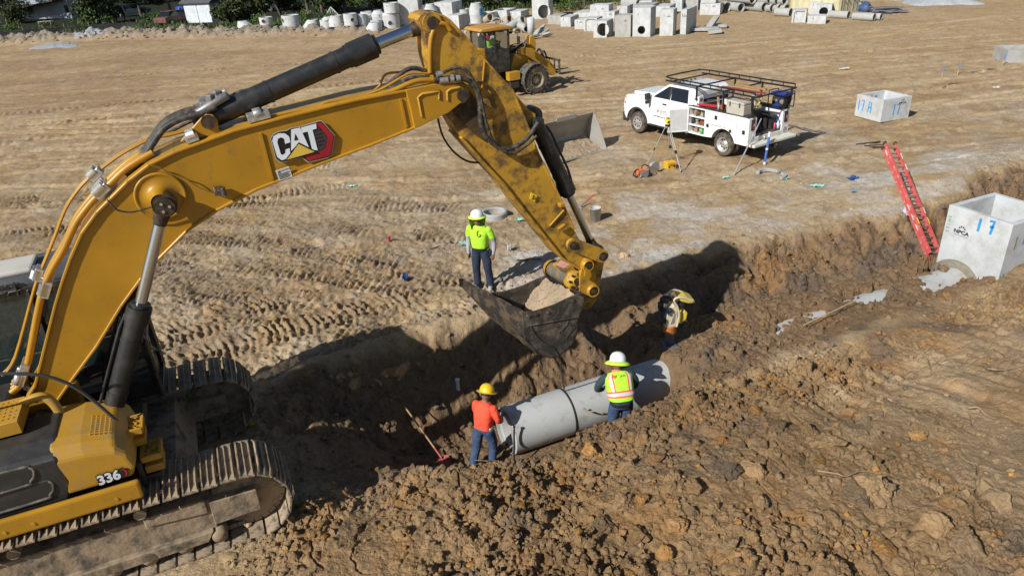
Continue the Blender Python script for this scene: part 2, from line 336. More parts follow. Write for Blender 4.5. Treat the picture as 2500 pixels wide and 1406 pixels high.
def ground_height(x, y):
    z, s, v, spoil, far, near, ft, fc, nt = ground_base(x, y)
    dist = np.hypot(x, y)
    wall = np.where((v > ft - .25) & (v < fc + .35), 1.0, 0.0) * np.where(s > 1.0, 1, 0) * np.where(s < 24, 1, 0)
    wall = wall * sst(.7, 3, s) * (1 - .8 * sst(.80, .99, far)) * sst(fc + .35, fc - .2, v)
    intr = np.where(v <= ft, 1.0, 0.0) * sst(nt - 1.15, nt - .55, v + (fbm(x * 1.3, y * 1.3, 39, 3) - .5) * .9) * sst(1, 3, s) * sst(23, 21, s)
    rough = np.maximum(np.maximum(spoil, wall * 0.9), intr * .55)
    nearf = sst(34, 12, dist)
    # general undulation
    z = z + (fbm(x * .18, y * .18, 11, 3) - .5) * 0.16 * (1 - rough)
    # loose clods on the spoil and down the banks
    c1 = clods(x, y, 0.46, 101, .55, .85); c2 = clods(x, y, 0.21, 111, .8, .95); c3 = clods(x, y, 0.095, 121, .9, 1.0)
    dens = sst(.3, .62, fbm(x * .55, y * .55, 75, 3)) * (1 - .65 * sst(9.5, 13, s) * sst(-1.6, -3.0, v))
    fine = 1 - .62 * wall
    z = z + rough * (c1 * (.08 + .95 * dens) * 0.9 + c2 * (.12 + 1.1 * dens) * 1.1 * fine + c3 * (.35 + .85 * dens) * fine)
    z = z + rough * fine * (.45 + .55 * dens) * (fbm(x * 5, y * 5, 41, 4, .65) - .5) * 0.15
    crack = np.abs(fbm(x * 1.6, y * 1.6, 43, 3) - .5); z = z - spoil * sst(.022, .0, crack) * .07 * sst(.45, .6, fbm(x * .7, y * .7, 45, 2))
    z = z - rough * wall * .16
    # vertical chutes and ledges down the far bank
    z = z + wall * (fbm(s * 1.9, v * 1.3, 51, 4, .6) - .5) * 0.46 + wall * (np.abs(fbm(s * 2.2, v * 2.6, 55, 3, .5) - .5) * -0.5 + .06) + wall * clods(x, y, .75, 131, .6, .8) * .6 + wall * clods(x, y, .4, 133, .6, .8) * .5
    # churned, driven ground on the field side
    fieldm = np.where(v > fc - .1, 1.0, 0.0)
    left = sst(3.5, -3.0, x) * sst(26, 17, y) * fieldm
    ch = fbm(x * 2.2, y * 2.2, 61, 4, .6)
    z = z + fieldm * nearf * ((ch - .5) * (0.05 + 0.075 * left) + c2 * (.14 + .45 * left * dens) + c3 * (.28 + .4 * left) + (fbm(x * 7, y * 7, 63, 3, .65) - .5) * (.05 + .085 * left))
    z = z + fieldm * sst(16, 22, y) * sst(52, 34, y) * ((fbm(x * 2.6, y * 2.6, 65, 4, .65) - .5) * .085 + clods(x, y, .3, 66, .35, .8) * .35)
    pr = np.zeros_like(z); pm = np.zeros_like(z)
    for p, a, hf, pi_, dp, l0, l1, sd in PRINTS:
        d_, m_ = track_prints(x, y, p, a, hf, pi_, dp, l0, l1, sd); pr = pr + d_ * fieldm; pm = np.maximum(pm, m_ * fieldm)
    z = z + pr
    # long wheel ruts across the open field
    u = x * math.sin(.12) + y * math.cos(.12) + (fbm(x * .03, y * .06, 81, 3) - .5) * 7
    rut = (fbm(u * .9, x * .035, 85, 4, .6) - .5)
    z = z + fieldm * sst(17, 24, y) * rut * 0.06 + fieldm * wheel_ruts(x, y)[0]
    z = z + fieldm * sst(17, 24, y) * (fbm(x * 1.3, y * 1.3, 91, 3) - .5) * .08
    # embankment along the yard edge, far left
    e = y - edge_line(x)
    bk = sst(-5.0, -2.6, e) * sst(1.0, -.6, e) * sst(-2, -12, x)
    z = z + bk * (.22 + .4 * fbm(x * .5, y * .5, 95, 3) + clods(x, y, 1.0, 97, .6, .9) * .8 + clods(x, y, .5, 98, .8, .95) * 1.0)
    return z, dict(s=s, v=v, spoil=spoil, wall=wall, intr=intr, left=left, ch=ch, dens=dens, pm=pm, rut=rut, e=e, bk=bk, fieldm=fieldm, ft=ft, fc=fc, c1=c1, c2=c2, c3=c3)
EDGE = [at(-60, 112), at(0, 100), at(300, 82), at(620, 78), at(900, 72), at(1250, 20), at(1450, 10), at(1750, -25), at(2200, -60), at(2560, -85)]
EX = np.array([p.x for p in EDGE]); EY = np.array([p.y for p in EDGE])
def edge_line(x):
    return np.interp(x, np.r_[-400, EX, 400], np.r_[EY[0] + (EX[0] + 400) * .02, EY, EY[-1]])
def _g(x, y): p = at(x, y); return (p.x, p.y)
PRINTS = [
    (_g(700, 620), math.radians(158), .55, .175, .055, -7, 6, 201), (_g(560, 720), math.radians(155), .6, .18, .055, -5, 6, 203), (_g(620, 670), math.radians(157), .5, .17, .05, -6, 6, 223),
    (_g(520, 500), math.radians(168), .55, .17, .05, -9, 8, 205), (_g(760, 760), math.radians(150), .6, .17, .055, -3, 5, 207), (_g(820, 560), math.radians(160), .5, .17, .045, -6, 6, 225), (_g(950, 640), math.radians(152), .5, .175, .05, -4, 4, 227),
    (_g(150, 480), math.radians(10), .5, .175, .05, -9, 10, 209), (_g(640, 840), math.radians(28), .55, .17, .055, -4, 4, 219), (_g(120, 560), math.radians(14), .5, .175, .05, -9, 10, 229), (_g(430, 830), math.radians(40), .6, .17, .055, -4, 4, 231), (_g(1000, 820), math.radians(26), .5, .17, .04, -3, 3, 233),
    (_g(330, 287), math.radians(6), .30, .42, .06, -14, 12, 211), (_g(300, 322), math.radians(6), .30, .42, .045, -12, 10, 213),
    (_g(250, 190), math.radians(3), .4, .4, .045, -14, 16, 215), (_g(500, 235), math.radians(8), .4, .4, .045, -12, 12, 217), (_g(1500, 130), math.radians(8), .4, .4, .04, -14, 12, 235), (_g(2100, 130), math.radians(175), .4, .4, .04, -12, 12, 237)]

def dense_axis(lo, hi, n, f):
    """n samples from lo to hi with spacing growing like f"""
    t = np.linspace(lo, hi, 4000); c = np.r_[0, np.cumsum(1 / f((t[1:] + t[:-1]) / 2))]; c /= c[-1]
    return np.interp(np.linspace(0, 1, n), c, t)
ys = dense_axis(5.2, 78, 880, lambda t: (t + 1) * (1 - .45 * np.exp(-((t - 12.5) / 4) ** 2)))
ys = np.r_[np.array([-60, -30, -15, -6, 0, 3]), ys, np.geomspace(80, 420, 14)]
us = np.r_[-np.geomspace(14, 1.09, 12), np.linspace(-1.03, 1.03, 860), np.geomspace(1.09, 14, 12)]
wy = np.clip(ys, 4, None) * 0.80 + 2.2
GX = us[None, :] * wy[:, None]; GY = np.repeat(ys[:, None], len(us), 1)
GZ, GI = ground_height(GX, GY)
GZ = np.where((np.abs(us)[None, :] > 1.05) | (ys[:, None] < 5) | (ys[:, None] > 79), np.minimum(GZ, .1), GZ)
def zat(x, y):
    """height of the built ground sheet at x, y"""
    i = int(min(max(np.searchsorted(ys, y) - 1, 0), len(ys) - 2)); f = min(max((y - ys[i]) / (ys[i + 1] - ys[i]), 0), 1); out = []
    for r_ in (i, i + 1):
        u = x / wy[r_]; j = int(min(max(np.searchsorted(us, u) - 1, 0), len(us) - 2)); t = min(max((u - us[j]) / (us[j + 1] - us[j]), 0), 1); out.append(GZ[r_, j] * (1 - t) + GZ[r_, j + 1] * t)
    return float(out[0] * (1 - f) + out[1] * f)
def zsv(s, v):
    p = W(s, v, 0); return zat(p.x, p.y)

def soil_colour(I, x, y):
    """what the soil is made of at each place: dry crust, damp subsoil, grey clay, orange clay, lime dust; past the yard edge also painted tree shade"""
    dry = np.array([.425, .32, .195]); tan = np.array([.38, .264, .138]); brown = np.array([.175, .112, .062]); clay = np.array([.12, .095, .075])
    orange = np.array([.30, .165, .065]); pale = np.array([.50, .46, .40]); spoilc = np.array([.265, .168, .083])
    n1 = fbm(x * .35, y * .35, 301, 4); n2 = fbm(x * 1.7, y * 1.7, 303, 4, .6); n3 = fbm(x * .9, y * .9, 305, 4); n4 = fbm(x * 4.5, y * 4.5, 307, 3, .6)
    col = tan + (dry - tan) * sst(.35, .65, n1)[..., None]
    mixc = lambda c, k: col + (c - col) * np.clip(k, 0, 1)[..., None]
    rp = wheel_ruts(x, y)[1]
    col = mixc(dry * 1.1, .65 * rp * I['fieldm'])
    col = mixc(brown * 1.25, .2 * sst(.02, -.12, I['rut']) * sst(17, 24, y) * I['fieldm'] + .3 * sst(.5, .66, n3) * I['fieldm'])
    far = sst(26, 45, y)
    col = mixc(np.array([.40, .28, .15]), .6 * far)
    col = mixc(np.array([.29, .222, .15]), .7 * I['left'] * sst(.35, .6, n2))
    col = mixc(brown * 1.2, .4 * sst(.55, .7, fbm(x * 2.3, y * 2.5, 317, 5, .7)) * I['fieldm'])
    col = mixc(brown * 1.45, .5 * sst(0, -9, x) * sst(30, 38, y) * sst(.38, .6, fbm(x * .12, y * .3, 331, 4)) * I['fieldm'])
    col = mixc(pale * .92, .24 * sst(.56, .7, fbm(x * 1.5, y * 1.7, 319, 5, .7)) * I['fieldm'])
    col = mixc(brown, .4 * I['pm'] * n2)
    band = sst(4.0, .5, I['v'] - I['fc']) * sst(6, 9, I['s']) * sst(30, 24, I['s']) * I['fieldm']
    col = mixc(pale, .5 * band * sst(.4, .62, n3) + .6 * sst(.55, .7, fbm(x * .5, y * .8, 311, 4)) * I['fieldm'] * sst(30, 18, y) * sst(-3, 1, x))
    col = mixc(spoilc, .92 * I['spoil'])
    col = mixc(dry * .97, .85 * I['spoil'] * sst(9.5, 13, I['s'] - .2 * I['v']) * sst(-1.1, -2.6, I['v'] + (n1 - .5) * 2.5) * sst(.3, .55, n3))
    col = mixc(spoilc * .72, .6 * I['spoil'] * sst(.5, .66, fbm(x * .6, y * .6, 321, 3)))
    col = mixc(orange, I['spoil'] * .6 * sst(.58, .72, n2))
    col = mixc(clay, I['spoil'] * .55 * sst(.60, .74, fbm(x * 1.1, y * 1.1, 313, 4)))
    wl = np.maximum(I['wall'], I['intr'])
    col = mixc(brown * 1.05, .95 * wl)
    col = mixc(orange * .9, wl * .6 * sst(.52, .68, n3) * sst(8, 13, I['s']))
    col = mixc(clay, wl * .5 * sst(.57, .72, n2))
    col = mixc(clay * .9, .55 * sst(.5, .0, np.abs(I['v'] - I['ft'] - .25)) * sst(.35, .5, n2) * sst(9, 12, I['s']) * sst(21, 19, I['s']))
    col = mixc(tan * .95, wl * .6 * sst(.8, 0, np.abs(I['v'] - I['fc'])) * sst(.4, .6, n4))
    col = mixc(np.array([.245, .21, .17]), .9 * I['bk'])
    g = I['e'] > -1.0
    col = np.where(g[..., None], np.array([.045, .05, .024]), col); col = np.where((I['e'] > 5)[..., None], np.array([.022, .026, .014]), col)  # beyond the grass strip, colour darkened to paint the trees' crown shade
    col = col * (.86 + .28 * n4)[..., None]
    return np.clip(col, 0, 1)
GC = soil_colour(GI, GX, GY)

def grid_mesh(name, X, Y, Zz, col, smooth=None):
    nr, nc = X.shape; me = bpy.data.meshes.new(name)
    me.vertices.add(nr * nc); me.vertices.foreach_set('co', np.stack([X, Y, Zz], -1).astype(np.float32).ravel())
    a = (np.arange(nr - 1)[:, None] * nc + np.arange(nc - 1)[None, :]).ravel()
    q = np.stack([a, a + 1, a + nc + 1, a + nc], -1).astype(np.int32).ravel(); nf = len(a)
    me.loops.add(nf * 4); me.loops.foreach_set('vertex_index', q)
    me.polygons.add(nf); me.polygons.foreach_set('loop_start', np.arange(0, nf * 4, 4, dtype=np.int32))
    me.update(calc_edges=True)
    at_ = me.color_attributes.new('soil', 'FLOAT_COLOR', 'POINT')
    at_.data.foreach_set('color', np.concatenate([col, np.ones((*col.shape[:2], 1))], -1).astype(np.float32).ravel())
    me.polygons.foreach_set('use_smooth', smooth if smooth is not None else np.ones(nf, dtype=bool))
    return me
def soil_material(name='soil', attr='soil', k=1.0):
    m = bpy.data.materials.new(name); m.use_nodes = True; nt = m.node_tree; N = nt.nodes; L = nt.links; b = N['Principled BSDF']
    b.inputs['Roughness'].default_value = 0.95; b.inputs['Specular IOR Level'].default_value = 0.15
    a = N.new('ShaderNodeAttribute'); a.attribute_name = attr; ge = N.new('ShaderNodeNewGeometry')
    n1 = N.new('ShaderNodeTexNoise'); n1.inputs['Scale'].default_value = 9; n1.inputs['Detail'].default_value = 8; n1.inputs['Roughness'].default_value = .7
    L.new(ge.outputs['Position'], n1.inputs['Vector'])
    r = N.new('ShaderNodeMapRange'); r.inputs[1].default_value = .3; r.inputs[2].default_value = .7; r.inputs[3].default_value = .72 * k; r.inputs[4].default_value = 1.25 * k; L.new(n1.outputs[0], r.inputs[0])
    mu = N.new('ShaderNodeVectorMath'); mu.operation = 'SCALE'; L.new(a.outputs['Color'], mu.inputs[0]); L.new(r.outputs[0], mu.inputs['Scale']); L.new(mu.outputs[0], b.inputs['Base Color'])
    n2 = N.new('ShaderNodeTexNoise'); n2.inputs['Scale'].default_value = 26; n2.inputs['Detail'].default_value = 6; n2.inputs['Roughness'].default_value = .7; L.new(ge.outputs['Position'], n2.inputs['Vector'])
    bp = N.new('ShaderNodeBump'); bp.inputs['Strength'].default_value = .8; bp.inputs['Distance'].default_value = .05; L.new(n2.outputs[0], bp.inputs['Height']); L.new(bp.outputs[0], b.inputs['Normal'])
    return m
SOIL = soil_material()
RGH = np.maximum(np.maximum(GI['spoil'], GI['wall']), GI['intr'])
gme = grid_mesh('ground', GX, GY, GZ, GC, (RGH[:-1, :-1] < .3).ravel()); gme.materials.append(SOIL)
ground = link(bpy.data.objects.new('ground', gme)); ground['kind'] = 'structure'

# ================================================================ LETTERING
def text_verts(body, size=1.0, bold=0.0, shear=0.0, squash=1.0):
    """outline lettering as flat polygons in its own plane"""
    cu = bpy.data.curves.new('lettering', 'FONT'); cu.body = body; cu.size = size; cu.align_x = 'CENTER'; cu.align_y = 'CENTER'
    cu.offset = bold; cu.shear = shear; cu.resolution_u = 3
    o = bpy.data.objects.new('lettering', cu); C.objects.link(o)
    dg = bpy.context.evaluated_depsgraph_get(); me = o.evaluated_get(dg).to_mesh()
    vs = [Vector((v.co.x * squash, v.co.y, 0)) for v in me.vertices]; fs = [tuple(p.vertices) for p in me.polygons]
    o.evaluated_get(dg).to_mesh_clear(); bpy.data.objects.remove(o); bpy.data.curves.remove(cu)
    return vs, fs
def put_text(mb, body, size, o, ax, ay, **k):
    vs, fs = text_verts(body, size, **k); o = Vector(o); ax = Vector(ax).normalized(); ay = Vector(ay).normalized()
    mb.add([o + ax * v.x + ay * v.y for v in vs], fs)
def put_flat(mb, poly, o, ax, ay, thick):
    """thin flat piece (decal plate) standing proud of its surface"""
    mb.prism(poly, o, ax, ay, thick)
def stroke(mb, pts, w, o, ax, ay, nrm, lift=0.003):
    """hand-sprayed stroke of width w on a face"""
    o = Vector(o) + Vector(nrm) * lift; ax = Vector(ax); ay = Vector(ay)
    P = [Vector((x, y)) for x, y in pts]; L = []; R = []
    for i, p in enumerate(P):
        d = (P[min(i + 1, len(P) - 1)] - P[max(i - 1, 0)]).normalized(); q = Vector((-d.y, d.x)) * w / 2
        L.append(o + ax * (p + q).x + ay * (p + q).y); R.append(o + ax * (p - q).x + ay * (p - q).y)
    n = len(P); mb.add(L + R, [(i, i + 1, n + i + 1, n + i) for i in range(n - 1)])

# ================================================================ EXCAVATOR
def X(s, w, z): return W(s, -w, z)
RGT = -NV
exc = empty('excavator', X(-.5, 0, .1), 'large yellow tracked excavator reaching its boom over the open trench', 'excavator')
def eb(mb, name, mats, parent=None, bevel=0.0, seg=1):
    o = mb.build(name, mats, parent or exc, bevel, seg)
    base = X(-.5, 0, .1)
    if parent is None or parent is exc: o.matrix_parent_inverse = Matrix.Translation(-base)
    return o
def outl(pts, w): return [un(x, y, w) for x, y in pts]

BW = .35
top_px = [(63, 981), (85, 944), (134, 748), (151, 691), (171, 635), (199, 572), (236, 521), (270, 487), (313, 444), (364, 404), (427, 373), (489, 351), (571, 321), (699, 287), (864, 247), (995, 222)]
bot_px = [(1012, 313), (900, 358), (785, 400), (700, 435), (626, 464), (529, 515), (455, 566), (384, 637), (341, 686), (296, 748), (236, 846), (166, 941), (128, 996)]
top = outl(top_px, BW); bot = outl(bot_px, BW)
foot = [un(112, 1040, BW), un(75, 1062, BW), un(45, 1040, BW)]
boom = MB()
boom.prism([(s, z) for s, z in top + bot + foot], P0 + RGT * (BW - .038), D, Z, NV * (2 * BW - .076))
def flange(mb, pts, t, w):
    for (a, b) in zip(pts[:-1], pts[1:]):
        A, B = X(a[0], 0, a[1]), X(b[0], 0, b[1]); mb.bar(A - (B - A) * .01, B + (B - A) * .01, 2 * w, t, upv=(B - A).cross(NV))
flange(boom, top, .035, BW); flange(boom, bot, .035, BW)
# cast nose of the boom
nose = outl([(990, 220), (1060, 206), (1118, 206), (1140, 222), (1136, 243), (1094, 276), (1012, 315), (1003, 270)], .36)
boom.prism(nose, P0 + RGT * .37, D, Z, NV * .74)
boomo = eb(boom, 'boom', YEL, bevel=.008)
def rib(a, b, w, hw=.018, hh=.05):
    A, B = un(*a, w), un(*b, w); m = MB(); m.bar(X(A[0], w - .02, A[1]), X(B[0], w - .02, B[1]), .03, .05, upv=NV); return m
for a, b in (((636, 326), (666, 440)), ((978, 242), (993, 312))):
    eb(rib(a, b, BW - .02), 'stiffener', YEL, boomo)
def path_plate(mb, pts, w, r=.018):
    P = [X(*(lambda q: (q[0], w, q[1]))(un(x, y, w))) for x, y in pts]; mb.tube(P, r, 6)
m = MB(); path_plate(m, [(1030, 285), (1021, 238), (1030, 230), (1072, 222), (1072, 243)], .375); path_plate(m, [(1093, 246), (1092, 224), (1100, 218), (1122, 214)], .375)
eb(m, 'weld_frame', YEL2, boomo)
# round boss for the lift cylinders
c = un(392, 480, BW); m = MB(); m.lathe([(.30, 0), (.30, .022), (.282, .03), (.265, .022), (.25, .014), (.20, .02), (.155, .036), (.125, .07), (.11, .13), (.105, .30)], X(c[0], BW - .03, c[1]), RGT, 40)
eb(m, 'cylinder_boss', YEL, boomo); m = MB(); m.lathe([(.30, 0), (.30, .022), (.282, .03), (.265, .022), (.25, .014), (.20, .02), (.155, .036), (.125, .07), (.11, .13), (.105, .30)], X(c[0], -BW + .03, c[1]), NV, 40)
eb(m, 'cylinder_boss', YEL, boomo)
# ---- maker's badge: black ground, red hexagon, grille, white letters, gold triangle
z2 = lambda x, y: (500 + x / 3.514, y / 3.514)
bw = BW
badge_mats = [mat('badge_black', (.012, .012, .014), .3), mat('badge_red', (.30, .012, .022), .35, vary=.2), mat('badge_grille', (.045, .04, .04), .5), mat('badge_white', (.66, .70, .76), .3, vary=.12, scale=1.5), mat('badge_gold', (.62, .42, .07), .35, vary=.12), mat('badge_rim', (.42, .36, .28), .4)]
m = MB()
def bpoly(pts, lift, mi):
    m.mi = mi; q = [un(*z2(x, y), bw + lift) for x, y in pts]
    a = [X(s, bw + lift, z) for s, z in q]; b = [X(s, bw - .004 + lift - .006, z) for s, z in q]; n = len(a)
    m.add(a + b, [tuple(range(n))] + [(i, (i + 1) % n, (i + 1) % n + n, i + n) for i in range(n)])
bpoly([(563, 1190), (585, 1152), (640, 1125), (700, 1118), (735, 1100), (822, 1085), (830, 1082), (955, 1045), (975, 1036), (1005, 1038), (1118, 1165), (1092, 1328), (1058, 1358), (885, 1397), (830, 1356), (715, 1385), (650, 1398), (606, 1368)], .000, 5)
bpoly([(569, 1190), (590, 1158), (640, 1132), (700, 1126), (740, 1104), (822, 1091), (958, 1052), (978, 1043), (1002, 1045), (1111, 1167), (1086, 1324), (1055, 1350), (887, 1389), (838, 1350), (712, 1378), (652, 1391), (612, 1363)], .004, 0)
bpoly([(960, 1060), (1000, 1052), (1106, 1167), (1081, 1322), (1052, 1344), (888, 1382), (848, 1334), (870, 1325), (1010, 1292), (1035, 1268), (1052, 1180), (985, 1090), (962, 1092)], .008, 1)
bpoly([(930, 1110), (962, 1098), (985, 1100), (1046, 1182), (1030, 1265), (1008, 1286), (965, 1294), (930, 1200)], .008, 2)
for gy in range(5):
    for gx in range(5):
        px, py = 950 + gx * 19 + (gy % 2) * 9, 1125 + gy * 33 - gx * 5
        if px < 1030 - abs(py - 1190) * .35: bpoly([(px + 7 * math.cos(k), py + 9 * math.sin(k)) for k in (0, 1.05, 2.1, 3.14, 4.19, 5.24)], .010, 0)
C_ = [(735, 1222), (690, 1236), (682, 1192), (655, 1180), (628, 1192), (622, 1222), (652, 1322), (668, 1333), (692, 1320), (696, 1285), (730, 1276), (733, 1322), (708, 1362), (660, 1377), (622, 1350), (580, 1212), (590, 1172), (640, 1146), (690, 1148), (722, 1172)]
bpoly(C_, .014, 3)
bpoly([(742, 1114), (818, 1098), (905, 1290), (850, 1295), (806, 1224), (775, 1262), (742, 1295)], .014, 3)
bpoly([(775, 1150), (802, 1200), (768, 1208)], .018, 0)
bpoly([(826, 1098), (955, 1063), (959, 1105), (924, 1116), (969, 1292), (922, 1286), (884, 1130), (836, 1142)], .016, 3)
bpoly([(806, 1222), (965, 1302), (975, 1312), (690, 1385), (700, 1360)], .018, 0)
bpoly([(806, 1238), (942, 1304), (706, 1372)], .022, 4)
eb(m, 'maker_badge', badge_mats, boomo)
# warning label
m = MB(); lab = [un(*p, bw) for p in ((672, 417), (705, 406), (714, 431), (682, 442))]
m.mi = 0; m.prism(lab, P0 + RGT * (bw + .004), D, Z, NV * .006)
lo = X(lab[0][0], bw + .006, lab[0][1]); lax = X(lab[1][0], bw + .006, lab[1][1]) - lo; lay = X(lab[3][0], bw + .006, lab[3][1]) - lo
m.mi = 1; put_text(m, 'WARNING', .034, lo + lax * .62 + lay * .2, lax, -lay)
m.tube([lo + lax * .1 + lay * .32, lo + lax * .2 + lay * .08, lo + lax * .3 + lay * .32, lo + lax * .1 + lay * .32], .003, 4)
for k in range(4): a = lo + lax * .08 + lay * (.45 + .13 * k); m.bar(a, a + lax * (.84 - .1 * (k % 2)), .002, .008, upv=lay)
eb(m, 'warning_label', [mat('label_white', (.6, .6, .56), .5), badge_mats[0]], boomo)
# small valve bracket with its hose on the boom side
c = un(536, 463, bw); m = MB(); m.box(X(c[0], bw + .05, c[1]), (.09, .1, .1), Matrix.Rotation(HEAD, 3, 'Z')); m.cyl(X(c[0] + .04, bw + .09, c[1] + .05), X(c[0] + .04, bw + .09, c[1] - .06), .03)
m.tube([X(c[0] - .06, bw + .05, c[1] + .07), X(c[0] - .06, bw + .1, c[1] + .07), X(c[0] - .06, bw + .1, c[1] - .05)], .008, 6); eb(m, 'valve_block', mat('valve_metal', (.08, .075, .07), .45, .5, dirt=DUST, amount=.5, scale=20), boomo)
def wpath(pts, w): return [X(un(x, y, w)[0], w, un(x, y, w)[1]) for x, y in pts]
m = MB(); m.tube(smoothpts(wpath([(364, 404), (390, 410), (420, 425), (452, 436), (480, 455), (505, 466), (524, 472)], bw + .03)), .009, 6); eb(m, 'grease_line', mat('line_brown', (.20, .12, .03), .5), boomo)
m = MB(); m.tube(smoothpts(wpath([(262, 488), (285, 512), (320, 518), (350, 511), (378, 503)], bw + .12)), .011, 6); eb(m, 'sensor_cable', RUBBER, boomo)

# ---- hydraulic lines running along the back of the boom
def along(t, h, w):
    """point t (0 foot .. 1 nose) along the boom back, h above it"""
    k = t * (len(top) - 1); i = min(int(k), len(top) - 2); f = k - i
    a, b = Vector(top[i]), Vector(top[i + 1]); p = a.lerp(b, f); d = (Vector(top[min(i + 2, len(top) - 1)]) - Vector(top[max(i - 1, 0)])).normalized(); n = Vector((-d.y, d.x))
    if n.y < 0 and d.x > 0: n = -n
    q = p + n * h; return X(q.x, w, q.y)
def line(ts, hs, w, r, name='hydraulic_line', mt=YEL, per=4):
    P = smoothpts([along(t, h, w if not isinstance(w, list) else w[i]) for i, (t, h) in enumerate(zip(ts, hs))], per); mm = MB(); mm.tube(P, r, 8); return eb(mm, name, mt, boomo)
tt = [0.0, 0.07, .13, .2, .27, .34, .41, .48, .55, .62]
for w, r, h in ((.17, .042, .10), (.07, .03, .11), (-.02, .03, .12), (-.10, .03, .12)):
    line(tt, [h + .08, h + .04, h + .07, h + .05, h, h, h, h, h, h - .02], w, r)
for w, h in ((-.2, .2), (-.25, .21)):
    line(tt + [.67, .72], [h + .14, h + .1, h + .07, h + .04, h + .03, h + .05, h + .06, h + .04, h, h - .04, h - .1, h - .12], w, .016)
for pts, w, r, nm, mt_ in (([(742, 274), (800, 260), (900, 238), (955, 224), (995, 206), (1025, 197), (1074, 196)], .31, .036, 'hydraulic_line', YEL), ([(640, 290), (700, 276), (770, 263), (800, 250), (880, 236), (935, 216), (990, 184), (1020, 180), (1068, 181)], .24, .017, 'hydraulic_line', YEL),
                             ([(900, 228), (925, 212), (942, 182), (985, 176), (1012, 168), (1046, 168)], -.05, .017, 'hydraulic_line', YEL), ([(905, 232), (940, 212), (965, 192), (995, 170), (1020, 168), (1044, 176)], .02, .03, 'hydraulic_hose', RUBBER), ([(780, 270), (850, 250), (910, 235), (960, 215), (1000, 192), (1040, 190)], .1, .03, 'hydraulic_hose', RUBBER)):
    m = MB(); m.tube(smoothpts([X(un(x, y, w)[0], w, un(x, y, w)[1]) for x, y in pts], 4), r, 8); eb(m, nm, mt_, boomo)
line([.66, .72, .76, .80, .84], [.12, .16, .16, .2, .12], -.28, .022, 'hydraulic_hose', RUBBER)
def clamp(t, w0, w1, h, L=.16, mt=STEEL):
    mm = MB(); a = along(t - .012, h, (w0 + w1) / 2); b = along(t + .012, h, (w0 + w1) / 2); d = (b - a).normalized()
    mm.bar(a - d * (L / 2 - .03), b + d * (L / 2 - .03), abs(w1 - w0), .10, upv=d.cross(NV))
    for w in np.linspace(min(w0, w1) + .03, max(w0, w1) - .03, 3): p = along(t, h + .04, w); mm.cyl(p - d * L * .5, p + d * L * .5, .05, n=10)
    return eb(mm, 'hose_clamp', mt, boomo, .006)
clamp(.16, -.02, .24, .14); clamp(.165, -.3, -.12, .27, .12); clamp(.46, -.05, .24, .11); clamp(.465, -.3, -.14, .24, .12); clamp(.065, .0, .25, .16, .14); clamp(.72, .1, .3, .08, .1); clamp(.83, -.32, -.15, .1, .1); clamp(.835, .12, .3, .08, .1)
for t, w in ((.03, .16), (.03, .02), (.03, -.12)):
    line([t, t + .03, t + .06, t + .1], [.02, .12, .14, .16], w, .034, 'hydraulic_hose', RUBBER)
# ---- lift cylinders
def ram(name, a, b, mid, rb, rr, parent=exc, headl=.2, pipe_=True):
    """hydraulic cylinder: barrel from a to mid, rod from mid to b"""
    a, b, mid = Vector(a), Vector(b), Vector(mid); d = (b - a).normalized(); mm = MB()
    mm.cyl(a, mid, rb, n=24); mm.cyl(mid - d * headl, mid, rb * 1.2, n=24); mm.cyl(mid, mid + d * .05, rb * .95, n=20); mm.cyl(mid - d * (headl + .05), mid - d * headl, rb * 1.1, n=24)
    q = NV; mm.cyl(a - d * .02 - q * .09, a - d * .02 + q * .09, rb * 1.15, n=20)
    k = d.cross(NV).normalized()
    if pipe_: mm.tube([a + d * .25 + k * rb * 1.1, a + d * .4 + k * rb * 1.35, mid - d * .35 + k * rb * 1.35, mid - d * .12 + k * rb * 1.1], rb * .17, 8)
    for tq in (.35, .75): mm.cyl(a.lerp(mid, tq), a.lerp(mid, tq) + d * .035, rb * 1.06, n=24)
    o = eb(mm, name, BLK, parent)
    mr = MB(); mr.cyl(mid, b - d * rb * .6, rr, n=24); eb(mr, 'rod', CHROME, o)
    me_ = MB(); me_.cyl(b - q * .085, b + q * .085, rb * 1.15, n=24); me_.cyl(b - d * rb * 2.2, b - d * rb * .3, rr * 1.08, rb * .9, n=20); eb(me_, 'rod_eye', GREASE, o)
    return o
for sg in (1, -1):
    c = un(402, 498, .53); mid = un(342, 748, .53)
    ram('lift_cylinder', X(-.02, .53 * sg, 1.62), X(c[0], .53 * sg, c[1]), X(mid[0], .53 * sg, mid[1]), .125, .072)
    m = MB(); m.cyl(X(c[0], .60 * sg, c[1]), X(c[0], .68 * sg, c[1]), .115, n=20); m.mi = 1
    for k in range(3): m.cyl(X(c[0] + .055 * math.cos(k * 2.1), .68 * sg, c[1] + .055 * math.sin(k * 2.1)), X(c[0] + .055 * math.cos(k * 2.1), .695 * sg, c[1] + .055 * math.sin(k * 2.1)), .018, n=6)
    eb(m, 'pin_cap', [GREASE, STEEL])
